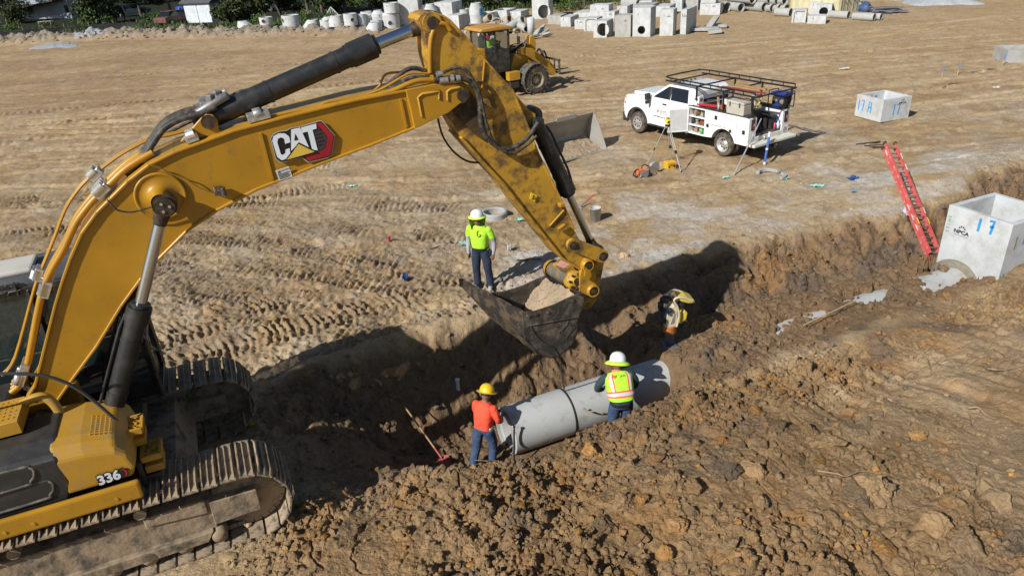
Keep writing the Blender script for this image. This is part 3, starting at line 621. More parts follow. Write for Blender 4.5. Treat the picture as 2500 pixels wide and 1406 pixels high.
# ---- stick cylinder on top of the boom
a = un(506, 290, 0); mid = un(912, 112, 0); b = un(1050, 56, 0)
sc = ram('stick_cylinder', X(a[0], 0, a[1]), X(b[0], 0, b[1]), X(mid[0], 0, mid[1]), .138, .082, headl=.34, pipe_=False)
for wv in (.17, -.17):
    m = MB(); q = outl([(440, 345), (490, 288), (503, 278), (520, 280), (530, 292), (535, 318), (560, 322)], wv); m.prism(q, P0 + RGT * (wv + .03), D, Z, NV * .06); eb(m, 'cylinder_bracket', YEL, boomo, .008)
m = MB(); m.cyl(X(a[0], .24, a[1]), X(a[0], -.24, a[1]), .085, n=20); eb(m, 'pin', GREASE, boomo)
m = MB()
for k in range(7): m.box(X(a[0] + .02 + .08 * (k % 3), .06 - .06 * (k // 3), a[1] + .17 + .05 * (k % 2) + .03 * (k % 3)), (.13, .09, .10), Matrix.Rotation(HEAD + k, 3, 'Z'))
m.cyl(X(a[0] - .1, .1, a[1] + .1), X(a[0] + .3, .1, a[1] + .27), .055, n=10); m.cyl(X(a[0] - .1, 0, a[1] + .14), X(a[0] + .3, 0, a[1] + .3), .05, n=10)
eb(m, 'valve_block', mat('valve_grey', (.20, .205, .21), .45, .4, dirt=DUST, amount=.5, scale=15), sc, .012)
for w, off in ((.14, 0), (.03, 8), (-.06, 15)):
    m = MB(); m.tube(smoothpts(wpath([(528, 262 - off * .5), (490, 278 - off), (440, 292 - off), (400, 315 - off), (375, 348 - off), (355, 378 - off), (330, 405 - off), (305, 425 - off)], w)), .04, 8); eb(m, 'hydraulic_hose', RUBBER, sc)
m = MB(); m.tube(smoothpts(wpath([(556, 245), (590, 228), (640, 221), (670, 214)], -.1)), .045, 8); eb(m, 'hydraulic_hose', RUBBER, sc)

# ---- stick
SW = .25
st_px = [(1046, 137), (1036, 78), (1020, 50), (1026, 38), (1040, 33), (1058, 32), (1083, 40), (1100, 52), (1143, 98), (1185, 148), (1219, 186), (1251, 219), (1259, 236), (1282, 290), (1316, 378), (1352, 450), (1378, 504), (1402, 560), (1425, 605), (1448, 640), (1440, 660), (1414, 656), (1371, 629), (1320, 565), (1262, 492), (1230, 450), (1183, 400), (1126, 336), (1095, 278), (1075, 235)]
st = outl(st_px, SW)
m = MB(); m.prism(st, P0 + RGT * (SW - .02), D, Z, NV * (2 * SW - .04)); 
flange(m, outl(st_px[5:18], SW), .03, SW); flange(m, outl(st_px[21:28], SW), .035, SW + .03)
sto = eb(m, 'stick', YELW, bevel=.006)
m = MB(); m.tube(smoothpts(wpath([(1050, 178), (1050, 120), (1056, 80), (1070, 60), (1088, 60), (1100, 74)], SW + .0)), .034, 8); eb(m, 'stiffener', YEL, sto)
m = MB(); m.tube(wpath([(1183, 152), (1176, 225)], SW), .016, 6); eb(m, 'stiffener', YEL, sto)
for p, r in (((1055, 56), .13), ((1122, 229), .14)):
    c = un(*p, SW); m = MB(); m.cyl(X(c[0], -.40 if r > .135 else -SW - .03, c[1]), X(c[0], .405 if r > .135 else SW + .035, c[1]), r * .62, n=24); m.mi = 1; m.cyl(X(c[0], -SW - .012, c[1]), X(c[0], SW + .015, c[1]), r, n=28); eb(m, 'pin', [GREASE, YELW], sto)
# grease-blackened plate round the boom pin
m = MB(); m.prism(outl([(1090, 210), (1130, 200), (1160, 240), (1180, 300), (1182, 345), (1160, 330), (1120, 290), (1095, 260)], SW + .004), P0 + RGT * (SW + .006), D, Z, NV * .012); eb(m, 'wear_plate', mat('greasy_yellow', (.10, .062, .022), .5, dirt=(.025, .018, .012), amount=.95, scale=5, thr=(.38, .56)), sto)
# hoses on the stick side
for pts, r, w in (([(1060, 196), (1085, 193), (1108, 192), (1135, 194), (1152, 204), (1165, 222), (1172, 250), (1173, 290), (1180, 322), (1196, 344), (1222, 362), (1252, 360), (1285, 340), (1313, 300)], .036, .36),
                  ([(1082, 178), (1105, 168), (1122, 166), (1142, 176), (1158, 200), (1172, 232), (1180, 270), (1190, 310), (1205, 345), (1230, 370), (1258, 373), (1290, 352), (1310, 332)], .022, .38)):
    m = MB(); P = smoothpts(wpath(pts, w), 10); n = len(P); rr = [r * (1.12 if (i % 2 and .3 < i / n < .62) else 1) for i in range(n)]; m.tube(P, rr, 10); eb(m, 'hydraulic_hose', RUBBER, sto)
m = MB(); m.tube(wpath([(1072, 197), (1092, 195)], .36), .05, 10); m.tube(wpath([(1098, 193), (1106, 193)], .36), .06, 6); m.tube(wpath([(1112, 192), (1122, 192)], .36), .045, 10); m.tube(wpath([(1066, 182), (1080, 179)], .37), .04, 8); eb(m, 'hose_coupling', STEEL, sto)
m = MB(); m.tube(wpath([(1295, 330), (1316, 298)], .34), .03, 8); m.box(wpath([(1312, 300)], .22)[0], (.14, .2, .14), Matrix.Rotation(HEAD, 3, 'Z')); eb(m, 'hose_coupling', mat('coupling_dark', (.06, .06, .06), .4, .6), sto, .01)
m = MB(); m.tube(smoothpts(wpath([(1069, 290), (1080, 330), (1100, 362), (1125, 385), (1150, 396), (1186, 397)], .0)), .016, 6); eb(m, 'hanging_hose', mat('hose_black', (.008, .008, .008), .35), sto)
for a, b in (((1362, 560), (1378, 549)),): 
    m = MB(); m.tube(wpath([a, b], SW + .06), .03, 8); m.tube(wpath([a, a], SW), .02, 6) if False else None; eb(m, 'lifting_lug', YEL, sto)
m = MB(); m.box(wpath([(1370, 500)], SW + .03)[0], (.09, .1, .07), Matrix.Rotation(HEAD, 3, 'Z')); eb(m, 'lifting_lug', YEL, sto, .012)
m = MB(); m.tube(wpath([(1342, 552), (1378, 512)], SW), .018, 6); eb(m, 'stiffener', YEL, sto)
m = MB(); m.mi = 0; m.prism(outl([(1297, 470), (1311, 478), (1305, 493), (1293, 485)], SW + .004), P0 + RGT * (SW + .006), D, Z, NV * .01); m.mi = 1; c = un(1302, 481, SW); m.tube([X(c[0] - .03, SW + .012, c[1] - .03), X(c[0], SW + .012, c[1] + .035), X(c[0] + .03, SW + .012, c[1] - .03), X(c[0] - .03, SW + .012, c[1] - .03)], .005, 4); eb(m, 'warning_label', [mat('label_yellow', (.75, .55, .03), .5), badge_mats[0]], sto)
# bucket cylinder along the outer face of the stick, with its bracket
for wv in (.13, -.13):
    m = MB(); m.prism(outl([(1258, 232), (1290, 268), (1306, 278), (1306, 300), (1292, 308), (1284, 295)], wv), P0 + RGT * (wv + .025), D, Z, NV * .05); eb(m, 'cylinder_bracket', YELW, sto, .006)
a = un(1300, 284, 0); mid = un(1386, 468, 0); b = un(1452, 612, 0)
bc = ram('bucket_cylinder', X(a[0], 0, a[1]), X(b[0], 0, b[1]), X(mid[0], 0, mid[1]), .12, .065, headl=.16)
# ---- link arms and tilting coupler
def linkbar(name, a, b, w, th, r1, r2, mt=YELW, ring=True):
    A, B = un(*a, w), un(*b, w); m = MB(); d = Vector((B[0] - A[0], B[1] - A[1])); n = Vector((-d.y, d.x)).normalized()
    P = []
    for c0, r, s0 in ((A, r1, 1), (B, r2, -1)):
        base = math.atan2(d.y, d.x) + (PI if s0 > 0 else 0)
        P += [(c0[0] + r * math.cos(base - PI / 2 + PI * k / 8), c0[1] + r * math.sin(base - PI / 2 + PI * k / 8)) for k in range(9)]
    m.mi = 0; m.prism(P, P0 + RGT * (w + th / 2), D, Z, NV * th); m.mi = 1
    for c0, r in ((A, r1), (B, r2)):
        m.cyl(X(c0[0], w - th * .6, c0[1]), X(c0[0], w + th * .75, c0[1]), r * .68, n=18)
        m.cyl(X(c0[0], w - th * .6, c0[1]), X(c0[0], w + th * 1.05, c0[1]), r * .36, n=10)
    return eb(m, name, [mt, GREASE])
linkbar('idler_link', (1397, 597), (1469, 624), .31, .07, .105, .115); linkbar('idler_link', (1397, 597), (1469, 624), -.31, .07, .105, .115)
linkbar('power_link', (1462, 622), (1447, 709), .15, .09, .1, .1); linkbar('power_link', (1462, 622), (1447, 709), -.15, .09, .1, .1)
coup = MB()
for wv in (.26, -.26):
    coup.prism(outl([(1420, 640), (1428, 630), (1438, 628), (1448, 636), (1452, 660), (1455, 690), (1456, 712), (1448, 730), (1438, 752), (1424, 756), (1412, 735), (1412, 700), (1414, 670)], wv), P0 + RGT * (wv + .03), D, Z, NV * .06)
coup.prism(outl([(1398, 690), (1415, 660), (1436, 664), (1440, 720), (1420, 745), (1400, 716)], 0), P0 + RGT * .24, D, Z, NV * .48)
cpo = eb(coup, 'bucket_coupler', YELW, bevel=.01)
for p, r, wv in (((1434, 647), .11, .3), ((1447, 709), .115, .3)):
    c = un(*p, wv); m = MB(); m.lathe([(r, -.05), (r, .05), (r * .72, .06), (r * .72, .04)], X(c[0], wv, c[1]), RGT, 24); m.mi = 1; m.cyl(X(c[0], -.34, c[1]), X(c[0], wv + .065, c[1]), r * .5, n=14); eb(m, 'pin', [YEL, GREASE], cpo)
m = MB(); m.prism(outl([(1428, 650), (1440, 656), (1444, 672), (1436, 684), (1426, 674)], .34), P0 + RGT * .36, D, Z, NV * .04); eb(m, 'retainer_plate', YEL, cpo, .006)
TIL = math.radians(9); WAX = (RGT * math.cos(TIL) + Z * math.sin(TIL))            # width axis of the tilted bucket, towards the camera
c = un(1404, 685, .2); ca = X(c[0], .2, c[1]); m = MB(); m.mi = 0; m.cyl(ca - WAX * .86, ca, .135, n=28); m.mi = 1; m.lathe([(.0, .07), (.06, .07), (.07, .04), (.17, .04), (.175, -.1), (.14, -.12)], ca, WAX, 28); m.lathe([(.17, -.84), (.175, -.92), (.06, -.94)], ca, WAX, 28)
m.mi = 2; q = WAX.orthogonal().normalized(); r_ = WAX.cross(q)
for k in range(7): p = ca + WAX * .04 + (q * math.cos(k * .898) + r_ * math.sin(k * .898)) * .125; m.cyl(p, p + WAX * .025, .024, n=8)
m.cyl(ca + WAX * .05, ca + WAX * .075, .062, n=16)
eb(m, 'tilt_actuator', [mat('actuator_grey', (.16, .145, .125), .5, .3, dirt=(.30, .2, .06), amount=.8, scale=6), YELW, GREASE], cpo)
m = MB(); p = ca - WAX * .42 + Z * .15; m.mi = 0; m.bar(p - WAX * .24, p + WAX * .24, .18, .12, upv=Z + D * -.4); m.mi = 1; m.bar(p - WAX * .17 + (Z - D * .4).normalized() * .062, p + WAX * .17 + (Z - D * .4).normalized() * .062, .13, .008, upv=Z + D * -.4); eb(m, 'tilt_guard', [YELW, mat('pink_label', (.45, .22, .17), .6)], cpo, .005)

# ---- bucket
zb = lambda x, y: (1110 + x / 4.849, 600 + y / 4.849)
nw = .62
near_px = [(800, 790), (950, 775), (1180, 700), (1320, 630), (1480, 565), (1530, 575), (1552, 620), (1490, 790), (1466, 845), (1452, 1050), (1402, 1150), (1300, 1250), (1232, 1320), (1130, 1335), (972, 1272), (832, 1100)]
near = [X(q[0], nw, q[1]) for q in (un(*zb(x, y), nw) for x, y in near_px)]
far = [p - WAX * 1.3 for p in near]
qa = un(*zb(44, 392), -1.05); qb = un(*zb(150, 545), -1.0); qc = un(*zb(420, 850), -.55)
LT = X(qa[0], -1.05, qa[1]); LB = X(qb[0], -1.0, qb[1]); LM = X(qc[0], -.55, qc[1])
m = MB(); n = len(near)
cn = sum(near, Vector()) / n; sh = WAX * .035
for pl, sgn in ((near, -1), (far, 1)):
    o = [p for p in pl]; i_ = [p + sh * sgn for p in pl]; m.add(o + i_, [tuple(range(n)), tuple(reversed(range(n, 2 * n)))] + [(k, (k + 1) % n, (k + 1) % n + n, k + n) for k in range(n)])
for k in range(4, n - 1):                                   # back and floor sheet between the side plates, double skin
    a, b, c_, d_ = near[k], near[k + 1], far[k + 1], far[k]; ins = [(cn - WAX * .65 - (a + b + c_ + d_) / 4).normalized() * .035] * 4
    vs = [a, b, c_, d_]; m.add(vs + [v + i for v, i in zip(vs, ins)], [(0, 1, 2, 3), (7, 6, 5, 4), (0, 4, 5, 1), (2, 6, 7, 3)])
bko = eb(m, 'bucket', BUCKETM)
# cutting edge and front plate
m = MB(); A1 = near[0]; J1 = near[14]; K1 = near[15]; q = un(*zb(705, 785), .55); A0 = X(q[0], .55, q[1])
inn = [LT, far[0], A0, A1]; 
outp = [LB, LM, J1, K1]
U = 16; topl = [LT.lerp(A1, k / U) + Z * (rng.normal() * .012) for k in range(U + 1)]
low = []
for k in range(U + 1):
    t = k / U; p = (LB.lerp(LM, t / .35) if t < .35 else LM.lerp(J1, (t - .35) / .65)); low.append(p + Z * rng.normal() * .012)
th = D * .05 + Z * -.01
midl = [a.lerp(b, .45) + (-D) * .05 for a, b in zip(topl, low)]
rows = [[p + D * .06 for p in topl], topl, midl, low, [p + D * .08 for p in low]]
vs = [p for r_ in rows for p in r_]; R_ = U + 1
m.add(vs, [(i * R_ + k, i * R_ + k + 1, (i + 1) * R_ + k + 1, (i + 1) * R_ + k) for i in range(len(rows) - 1) for k in range(U)])
eb(m, 'cutting_edge', LIPM, bko)
for k, (x, y) in enumerate([(870, 830), (960, 810), (1100, 790), (1400, 650)]):
    q = un(*zb(x, y), nw); p = X(q[0], nw, q[1]); mm = MB(); mm.cyl(p - RGT * .01, p + RGT * .02, .028, n=8); eb(mm, 'bolt', BUCKETM, bko)
m = MB(); m.tube(wpath([zb(860, 950), zb(1000, 925), zb(1250, 880), zb(1465, 842)], nw + .01), .014, 5); m.tube(smoothpts(wpath([zb(895, 950), zb(960, 1060), zb(1060, 1150), zb(1170, 1210), zb(1228, 1300)], nw + .01)), .012, 5); eb(m, 'wear_strip', BUCKETM, bko)
m = MB(); c0 = un(*zb(1325, 992), nw); cc = X(c0[0], nw + .008, c0[1]); e1 = (D * .75 + Z * .66); e2 = (D * -.66 + Z * .75)
for h_ in (.12, .085): m.tube([cc + e1 * h_ * a + e2 * h_ * .8 * b for a, b in ((1, 1), (1, -1), (-1, -1), (-1, 1), (1, 1))], .009, 4)
put_text(m, 'CG', .09, cc + RGT * .006, e1, e2); eb(m, 'cast_plate', mat('cast_plate', (.075, .07, .062), .6, .2, dirt=(.14, .11, .08), amount=.8, scale=14), bko)

# ---- crawler tracks
def track_path(n, s0, s1, zc, r):
    Ls = s1 - s0; per = 2 * Ls + 2 * PI * r; out = []
    for k in range(n):
        u = per * (k + .5) / n
        if u < Ls: out.append((s0 + u, zc + r + .018 * math.sin(u * 4) * 0, 0.0))
        elif u < Ls + PI * r: a = (u - Ls) / r; out.append((s1 + r * math.sin(a), zc + r * math.cos(a), -a))
        elif u < 2 * Ls + PI * r: out.append((s1 - (u - Ls - PI * r), zc - r, -PI))
        else: a = (u - 2 * Ls - PI * r) / r; out.append((s0 - r * math.sin(a), zc - r * math.cos(a), -PI - a))
    return out
SHW = .82
shoe = MB(); shoe.box((0, 0, 0), (.196, SHW, .022))
for gx, gh in ((-.082, .052), (-.005, .04), (.075, .04)): shoe.box((gx, 0, .011 + gh / 2), (.02, SHW, gh), taper=.7)
shoe_mesh = shoe.mesh('track_shoe', TRACK)
def crawler(w, send, lab):
    s1 = send - .55; s0 = s1 - 3.95; zc = .66; r = .515
    m = MB()
    sg = 1 if w > 0 else -1
    m.prism([(s0 + .5, zc + .22), (s1 - .45, zc + .22), (s1 - .45, zc - .28), (s0 + .5, zc - .28)], P0 + RGT * (w + .22), D, Z, NV * .44)
    m.prism([(s0 + .5, zc - .26), (s1 - .5, zc - .26), (s1 - .6, zc - .42), (s0 + .6, zc - .42)], P0 + RGT * (w + .30), D, Z, NV * .6)
    m.prism([(s1 - .47, zc + .17), (s1 + .14, zc + .15), (s1 + .14, zc - .2), (s1 - .47, zc - .22)], P0 + RGT * (w + .24), D, Z, NV * .48)
    m.prism([(s1 - 1.25, zc + .24), (s1 - .5, zc + .25), (s1 - .5, zc + .02), (s1 - 1.25, zc + .1)], P0 + RGT * (w + .255), D, Z, NV * .06)
    o = eb(m, 'track_frame', TRACKF, None, .012)
    m = MB(); m.lathe([(.30, -.09), (.44, -.09), (.46, -.06), (.46, .06), (.44, .09), (.30, .09), (.1, .12)], X(s1, w, zc), RGT, 32); eb(m, 'idler_wheel', TRACKF, o); m = MB(); m.lathe([(.3, -.08), (.43, -.06), (.43, .06), (.3, .08), (.1, .14)], X(s0, w, zc), RGT, 24); eb(m, 'sprocket', TRACKF, o)
    for k in range(8): m = MB(); sx = s0 + .45 + k * (s1 - s0 - .9) / 7; m.lathe([(.0, -.3), (.1, -.3), (.11, -.12), (.09, 0), (.11, .12), (.1, .3), (0, .3)], X(sx, w, zc - .38), RGT, 14); eb(m, 'roller', TRACKF, o)
    for sx in (s0 + 1.3, s0 + 2.7): m = MB(); m.cyl(X(sx, w - .3, zc + .36), X(sx, w + .3, zc + .36), .075, n=14); eb(m, 'carrier_roller', TRACKF, o)
    m = MB()
    for (ps, pz, an) in track_path(98, s0, s1, zc, r - .05): m.box(X(ps, w, pz), (.1, .17, .07), Matrix.Rotation(HEAD, 3, 'Z') @ Matrix.Rotation(-an, 3, 'Y'))
    eb(m, 'track_chain', TRACKF, o)
    for (ps, pz, an) in track_path(49, s0, s1, zc, r + .025):
        sh_ = bpy.data.objects.new('track_shoe', shoe_mesh); link(sh_, o)
        sh_.matrix_parent_inverse = Matrix.Identity(4)
        sh_.matrix_local = Matrix.Translation(X(ps, w, pz + rng.normal() * .004)) @ Matrix.Rotation(HEAD, 4, 'Z') @ Matrix.Rotation(-an + rng.normal() * .015, 4, 'Y')
crawler(1.3, 2.06, ''); crawler(-1.3, 1.84, '')
m = MB(); m.prism([(-1.6, .5), (.9, .5), (.7, 1.0), (-1.4, 1.0)], P0 + RGT * 1.1, D, Z, NV * 2.2); m.cyl(X(-.5, 0, .9), X(-.5, 0, 1.3), .75, n=32); eb(m, 'carbody', TRACKF)

# ---- upper house
HB = Matrix.Rotation(HEAD, 3, 'Z')
def hbox(m, s0, s1, w0, w1, z0, z1): m.box(X((s0 + s1) / 2, (w0 + w1) / 2, (z0 + z1) / 2), (s1 - s0, abs(w1 - w0), z1 - z0), HB)
m = MB(); hbox(m, -3.6, .36, -1.5, 1.52, 1.2, 1.42); house = eb(m, 'upper_frame', mat('frame_dark', (.04, .036, .03), .6, dirt=DUST, amount=.5, scale=3))
m = MB(); hbox(m, -3.6, .385, 1.56, 1.64, 1.30, 1.56); eb(m, 'side_skirt', YEL, house, .03, 2)
m = MB()
for sx in (-1.1, -.8, .1): m.cyl(X(sx, 1.62, 1.40), X(sx, 1.65, 1.40), .022, n=10)
eb(m, 'bolt', YEL2, house)
# front right tool box with the model number
m = MB()
pf = [(-.44, 1.56), (.34, 1.56), (.41, 1.74), (.36, 1.97), (.24, 2.11), (-.1, 2.19), (-.44, 2.22)]
def loft(m, sections):
    n = len(sections[0]); vs = [p for s_ in sections for p in s_]
    m.add(vs, [(i * n + k, i * n + (k + 1) % n, (i + 1) * n + (k + 1) % n, (i + 1) * n + k) for i in range(len(sections) - 1) for k in range(n)] + [tuple(reversed(range(n))), tuple(range((len(sections) - 1) * n, len(sections) * n))])
sec = lambda w, sc_, dz: [X(.05 + (s - .05) * sc_, w, 1.56 + (z - 1.56) * dz) for s, z in pf]
loft(m, [sec(.45, 1.0, 1.0), sec(1.22, 1.0, 1.0), sec(1.36, .99, .95), sec(1.45, .97, .87), sec(1.5, .94, .76)])
tb = eb(m, 'tool_box', YEL2, None, .045, 3)
m = MB()
for i in range(9):
    for j in range(5): m.cyl(X(.0 + j * .05, .86 + i * .05, 2.12), X(.0 + j * .05, .86 + i * .05, 2.178 - j * .011), .009, n=6)
eb(m, 'tread_plate', YEL2, tb)
m = MB(); a = X(.08, 1.508, 1.655); ax = (D * .96 + Z * .06); ay = Z
m.mi = 0; put_text(m, '336', .19, a + RGT * .012, ax, ay, bold=.019, squash=.9); m.mi = 1; put_text(m, '336', .19, a + RGT * .018, ax, ay, bold=.007, squash=.9)
hx = a + ax * .165 + RGT * .010
m.mi = 0; m.add([hx + ax * x + ay * y for x, y in ((-.05, .075), (.02, .08), (.065, .013), (.045, -.065), (-.05, -.08))], [(0, 1, 2, 3, 4)])
m.mi = 2; m.add([hx + RGT * .004 + ax * x + ay * y for x, y in ((-.02, .06), (.016, .065), (.055, .01), (.038, -.052), (-.005, -.062), (.022, -.036), (.032, .006), (.01, .043))], [tuple(range(8))])
eb(m, 'model_number', [badge_mats[0], badge_mats[3], badge_mats[1]], tb)
# steps in front of the tool box
for sx, w0, z0 in ((.40, .95, 1.95), (.54, 1.12, 1.62)):
    m = MB(); P = [X(sx - .1, w0 - .15, z0), X(sx + .12, w0 - .15, z0), X(sx + .12, w0 + .18, z0), X(sx - .1, w0 + .18, z0)]
    for a_, b_ in zip(P, P[1:] + P[:1]): m.bar(a_, b_, .035, .08)
    for k in (.33, .66): m.bar(P[0].lerp(P[1], k), P[3].lerp(P[2], k), .03, .03); m.bar(P[0].lerp(P[3], k), P[1].lerp(P[2], k), .03, .03)
    hbox(m, sx - .1, sx + .12, w0 - .15, w0 + .18, z0 - .22, z0 - .12)
    eb(m, 'step', YEL2, house)
m = MB(); hbox(m, .36, .42, .75, 1.35, 1.25, 1.62); hbox(m, .40, .60, .95, 1.3, 1.3, 1.36); eb(m, 'step_bracket', BLKD, house, .01)
# handrail
m = MB(); m.tube(smoothpts([X(-2.6, .95, 3.15), X(-1.4, .95, 3.16), X(-.70, .95, 3.10), X(-.09, .95, 2.76), X(.36, .95, 1.80), X(.42, 1.0, 1.5), X(.42, 1.02, 1.22)], 5), .022, 8); eb(m, 'handrail', mat('rail_grey', (.05, .05, .05), .45), house)
# engine hood and side doors, black
m = MB(); loft(m, [[X(s, w, z) for s, z in ((-3.6, 1.5), (-.40, 1.5), (-.30, 1.75), (-.36, 2.1 + .12 * k), (-3.6, 2.15 + .12 * k))] for k, w in ((1.2, .62), (1.1, 1.2), (.4, 1.42), (0, 1.5))])
hood = eb(m, 'engine_door', BLKD, None, .03, 2)
for (zz, s1_) in ((1.72, -.5), (1.98, -.62)):
    m = MB(); m.tube(smoothpts([X(-2.4, 1.505, zz - .12), X(s1_ - .25, 1.505, zz - .12), X(s1_ - .06, 1.505, zz - .07), X(s1_, 1.5, zz + .02), X(s1_ - .02, 1.49, zz + .1), X(s1_ - .2, 1.485, zz + .13), X(-2.4, 1.485, zz + .14)], 5), .02, 6); eb(m, 'pressed_rim', mat('panel_edge', (.05, .048, .045), .5, dirt=DUST, amount=.5), hood)
m = MB(); hbox(m, -2.6, -.72, .42, 1.0, 2.28, 2.46); m.mi = 0
for i in range(6):
    for j in range(9): m.cyl(X(-.78 - j * .06, .5 + i * .08, 2.45), X(-.78 - j * .06, .5 + i * .08, 2.468), .011, n=6)
eb(m, 'walkway', YEL2, house, .012)
m = MB(); m.tube(smoothpts([X(-.75, .55, 2.43), X(-.55, .55, 2.47), X(-.44, .58, 2.40), X(-.38, .62, 2.2), X(-.36, .66, 1.9)], 5), .06, 8); eb(m, 'guard_tube', YEL2, house)
m = MB(); hbox(m, -.62, -.40, .78, 1.02, 1.98, 2.03)
for k in range(3): hbox(m, -.62 + k * .08, -.58 + k * .08, .76, 1.04, 2.03, 2.06)
hbox(m, -.64, -.40, .76, 1.04, 1.84, 1.9); eb(m, 'step', YEL2, house, .01)
m = MB(); hbox(m, -.75, .2, .38, .62, 1.4, 1.9); hbox(m, -.9, -.35, -.62, -.4, 1.4, 2.0); eb(m, 'boom_bracket', YEL2, house, .03, 2)
m = MB(); m.cyl(X(-.66, -.5, 2.05), X(-.66, .5, 2.05), .11, n=20); eb(m, 'boom_pin', GREASE, house)
m = MB(); hbox(m, -4.0, -2.7, -1.5, 1.5, 1.35, 2.5); eb(m, 'counterweight', YEL, house, .12, 3)
m = MB(); hbox(m, -2.7, -1.0, -.4, .5, 1.5, 2.3); eb(m, 'engine_cover', BLKD, house, .05, 2)
# cab on the far side
CABM = mat('cab_black', (.02, .02, .021), .45, dirt=DUST, amount=.25, scale=4)
CGL = glass('cab_glass', (.03, .05, .05), .04, .55)
m = MB(); s0, s1, w0, w1, z0, z1 = -1.5, .62, -.55, -1.52, 1.42, 3.5
pp = [(.0, 0), (1, 0), (1.0, .45), (.86, 1), (.0, 1)]
prof = [(s0 + (s1 - s0) * a_, z0 + (z1 - z0) * b_) for a_, b_ in pp]
for wv in (w0, w1):
    for i in range(5):
        a_, b_ = prof[i], prof[(i + 1) % 5]; m.bar(X(a_[0], wv, a_[1]), X(b_[0], wv, b_[1]), .09, .09)
    m.bar(X(-.5, wv, z0), X(-.5, wv, z1), .09, .09); m.bar(X(s0, wv, 2.15), X(s1 - .02, wv, 2.15), .05, .06)
for p in prof: m.bar(X(p[0], w0, p[1]), X(p[0], w1, p[1]), .09, .09)
hbox(m, s0, s1 - .02, w0 - .02, w1 + .02, z0, z0 + .3); hbox(m, s0, s0 + .05, w0 - .03, w1 + .03, z0, 2.2); hbox(m, s0, s1 - .06, w1 + .02, w1, z0, 2.1)
cabo = eb(m, 'cab', CABM, None, .012)
m = MB(); hbox(m, s0 - .05, s1 - .2, w0 + .03, w1 - .03, z1, z1 + .13); eb(m, 'roof', mat('cab_roof', (.065, .07, .08), .5, dirt=DUST, amount=.3, scale=3), cabo, .05, 2)
m = MB(); hbox(m, -1.35, -.42, w0 - .2, w1 + .2, z1 + .13, z1 + .2); eb(m, 'roof_hatch', mat('hatch_pale', (.48, .46, .41), .5, dirt=DUST, amount=.4, scale=2), cabo, .03, 2)
m = MB()
for sx in (-.55, -.72): m.tube([X(sx, w0 + .05, z1 + .02), X(sx - .14, w0 + .06, z1 + .02), X(sx - .16, w0 + .06, z1 - .02)], .014, 6); m.tube([X(sx, w0 + .05, z1 + .12), X(sx - .14, w0 + .06, z1 + .12)], .014, 6)
m.tube([X(-.6, w0 + .05, z1 + .14), X(-.6, w0 + .05, z1 - .05)], .016, 6); eb(m, 'roof_catch', BLK, cabo)
for wv in (w0, w1): m = MB(); m.prism([(s0 + .05, 2.15), (s1 - .03, 2.15), (s1 - .05, 2.5), (s1 - .3, z1 - .05), (s0 + .05, z1 - .05)], P0 + RGT * (wv - .006), D, Z, NV * .012); eb(m, 'window_pane', CGL, cabo)
m = MB(); a_, b_ = prof[2], prof[3]; m.add([X(a_[0] - .01, w0 - .04, a_[1]), X(a_[0] - .01, w1 + .04, a_[1]), X(b_[0] - .01, w1 + .04, b_[1]), X(b_[0] - .01, w0 - .04, b_[1])], [(0, 1, 2, 3)])
a_, b_ = prof[1], prof[2]; m.add([X(a_[0] - .01, w0 - .04, a_[1] + .3), X(a_[0] - .01, w1 + .04, a_[1] + .3), X(b_[0] - .01, w1 + .04, b_[1]), X(b_[0] - .01, w0 - .04, b_[1])], [(0, 1, 2, 3)]); eb(m, 'windscreen', CGL, cabo)
m = MB(); hbox(m, -1.0, -.5, -.8, -1.3, 1.7, 1.9); hbox(m, -1.1, -.98, -.82, -1.28, 1.8, 2.6); eb(m, 'seat', BLKD, cabo, .05, 2)
m = MB(); m.tube([X(.35, w0 + .04, 2.0), X(.55, w0 + .1, 2.5), X(.45, w0 + .1, 3.2)], .014, 6); m.cyl(X(.1, -1.2, z1 - .9), X(.35, -1.2, z1 - .75), .01); eb(m, 'wiper', BLK, cabo)
# chain hanging from the bucket down to the pipe joint
def chain(name, a, b, lk, label):
    m = MB(); a, b = Vector(a), Vector(b); d = b - a; n = max(3, int(d.length / lk)); d.normalize(); e1 = d.orthogonal().normalized(); e2 = d.cross(e1)
    for k in range(n):
        c0 = a.lerp(b, (k + .5) / n) + e1 * rng.normal() * .004; e = e1 if k % 2 else e2; L = (b - a).length / n * .72; hw = .017
        m.tube([c0 - d * L, c0 - d * L * .6 + e * hw, c0 + d * L * .6 + e * hw, c0 + d * L, c0 + d * L * .6 - e * hw, c0 - d * L * .6 - e * hw, c0 - d * L], .007, 5, caps=False)
    return props(m.build(name, mat('chain_steel', (.09, .08, .07), .5, .6, dirt=CLAY, amount=.6, scale=20)), label, 'chain')
JOINT = W(7.27, .27, -.58)
chain('lifting_chain', X(*(lambda q: (q[0], .35, q[1]))(un(1366, 868, .35))), JOINT, .075, 'rusty chain hanging from the excavator bucket down to the pipe joint')
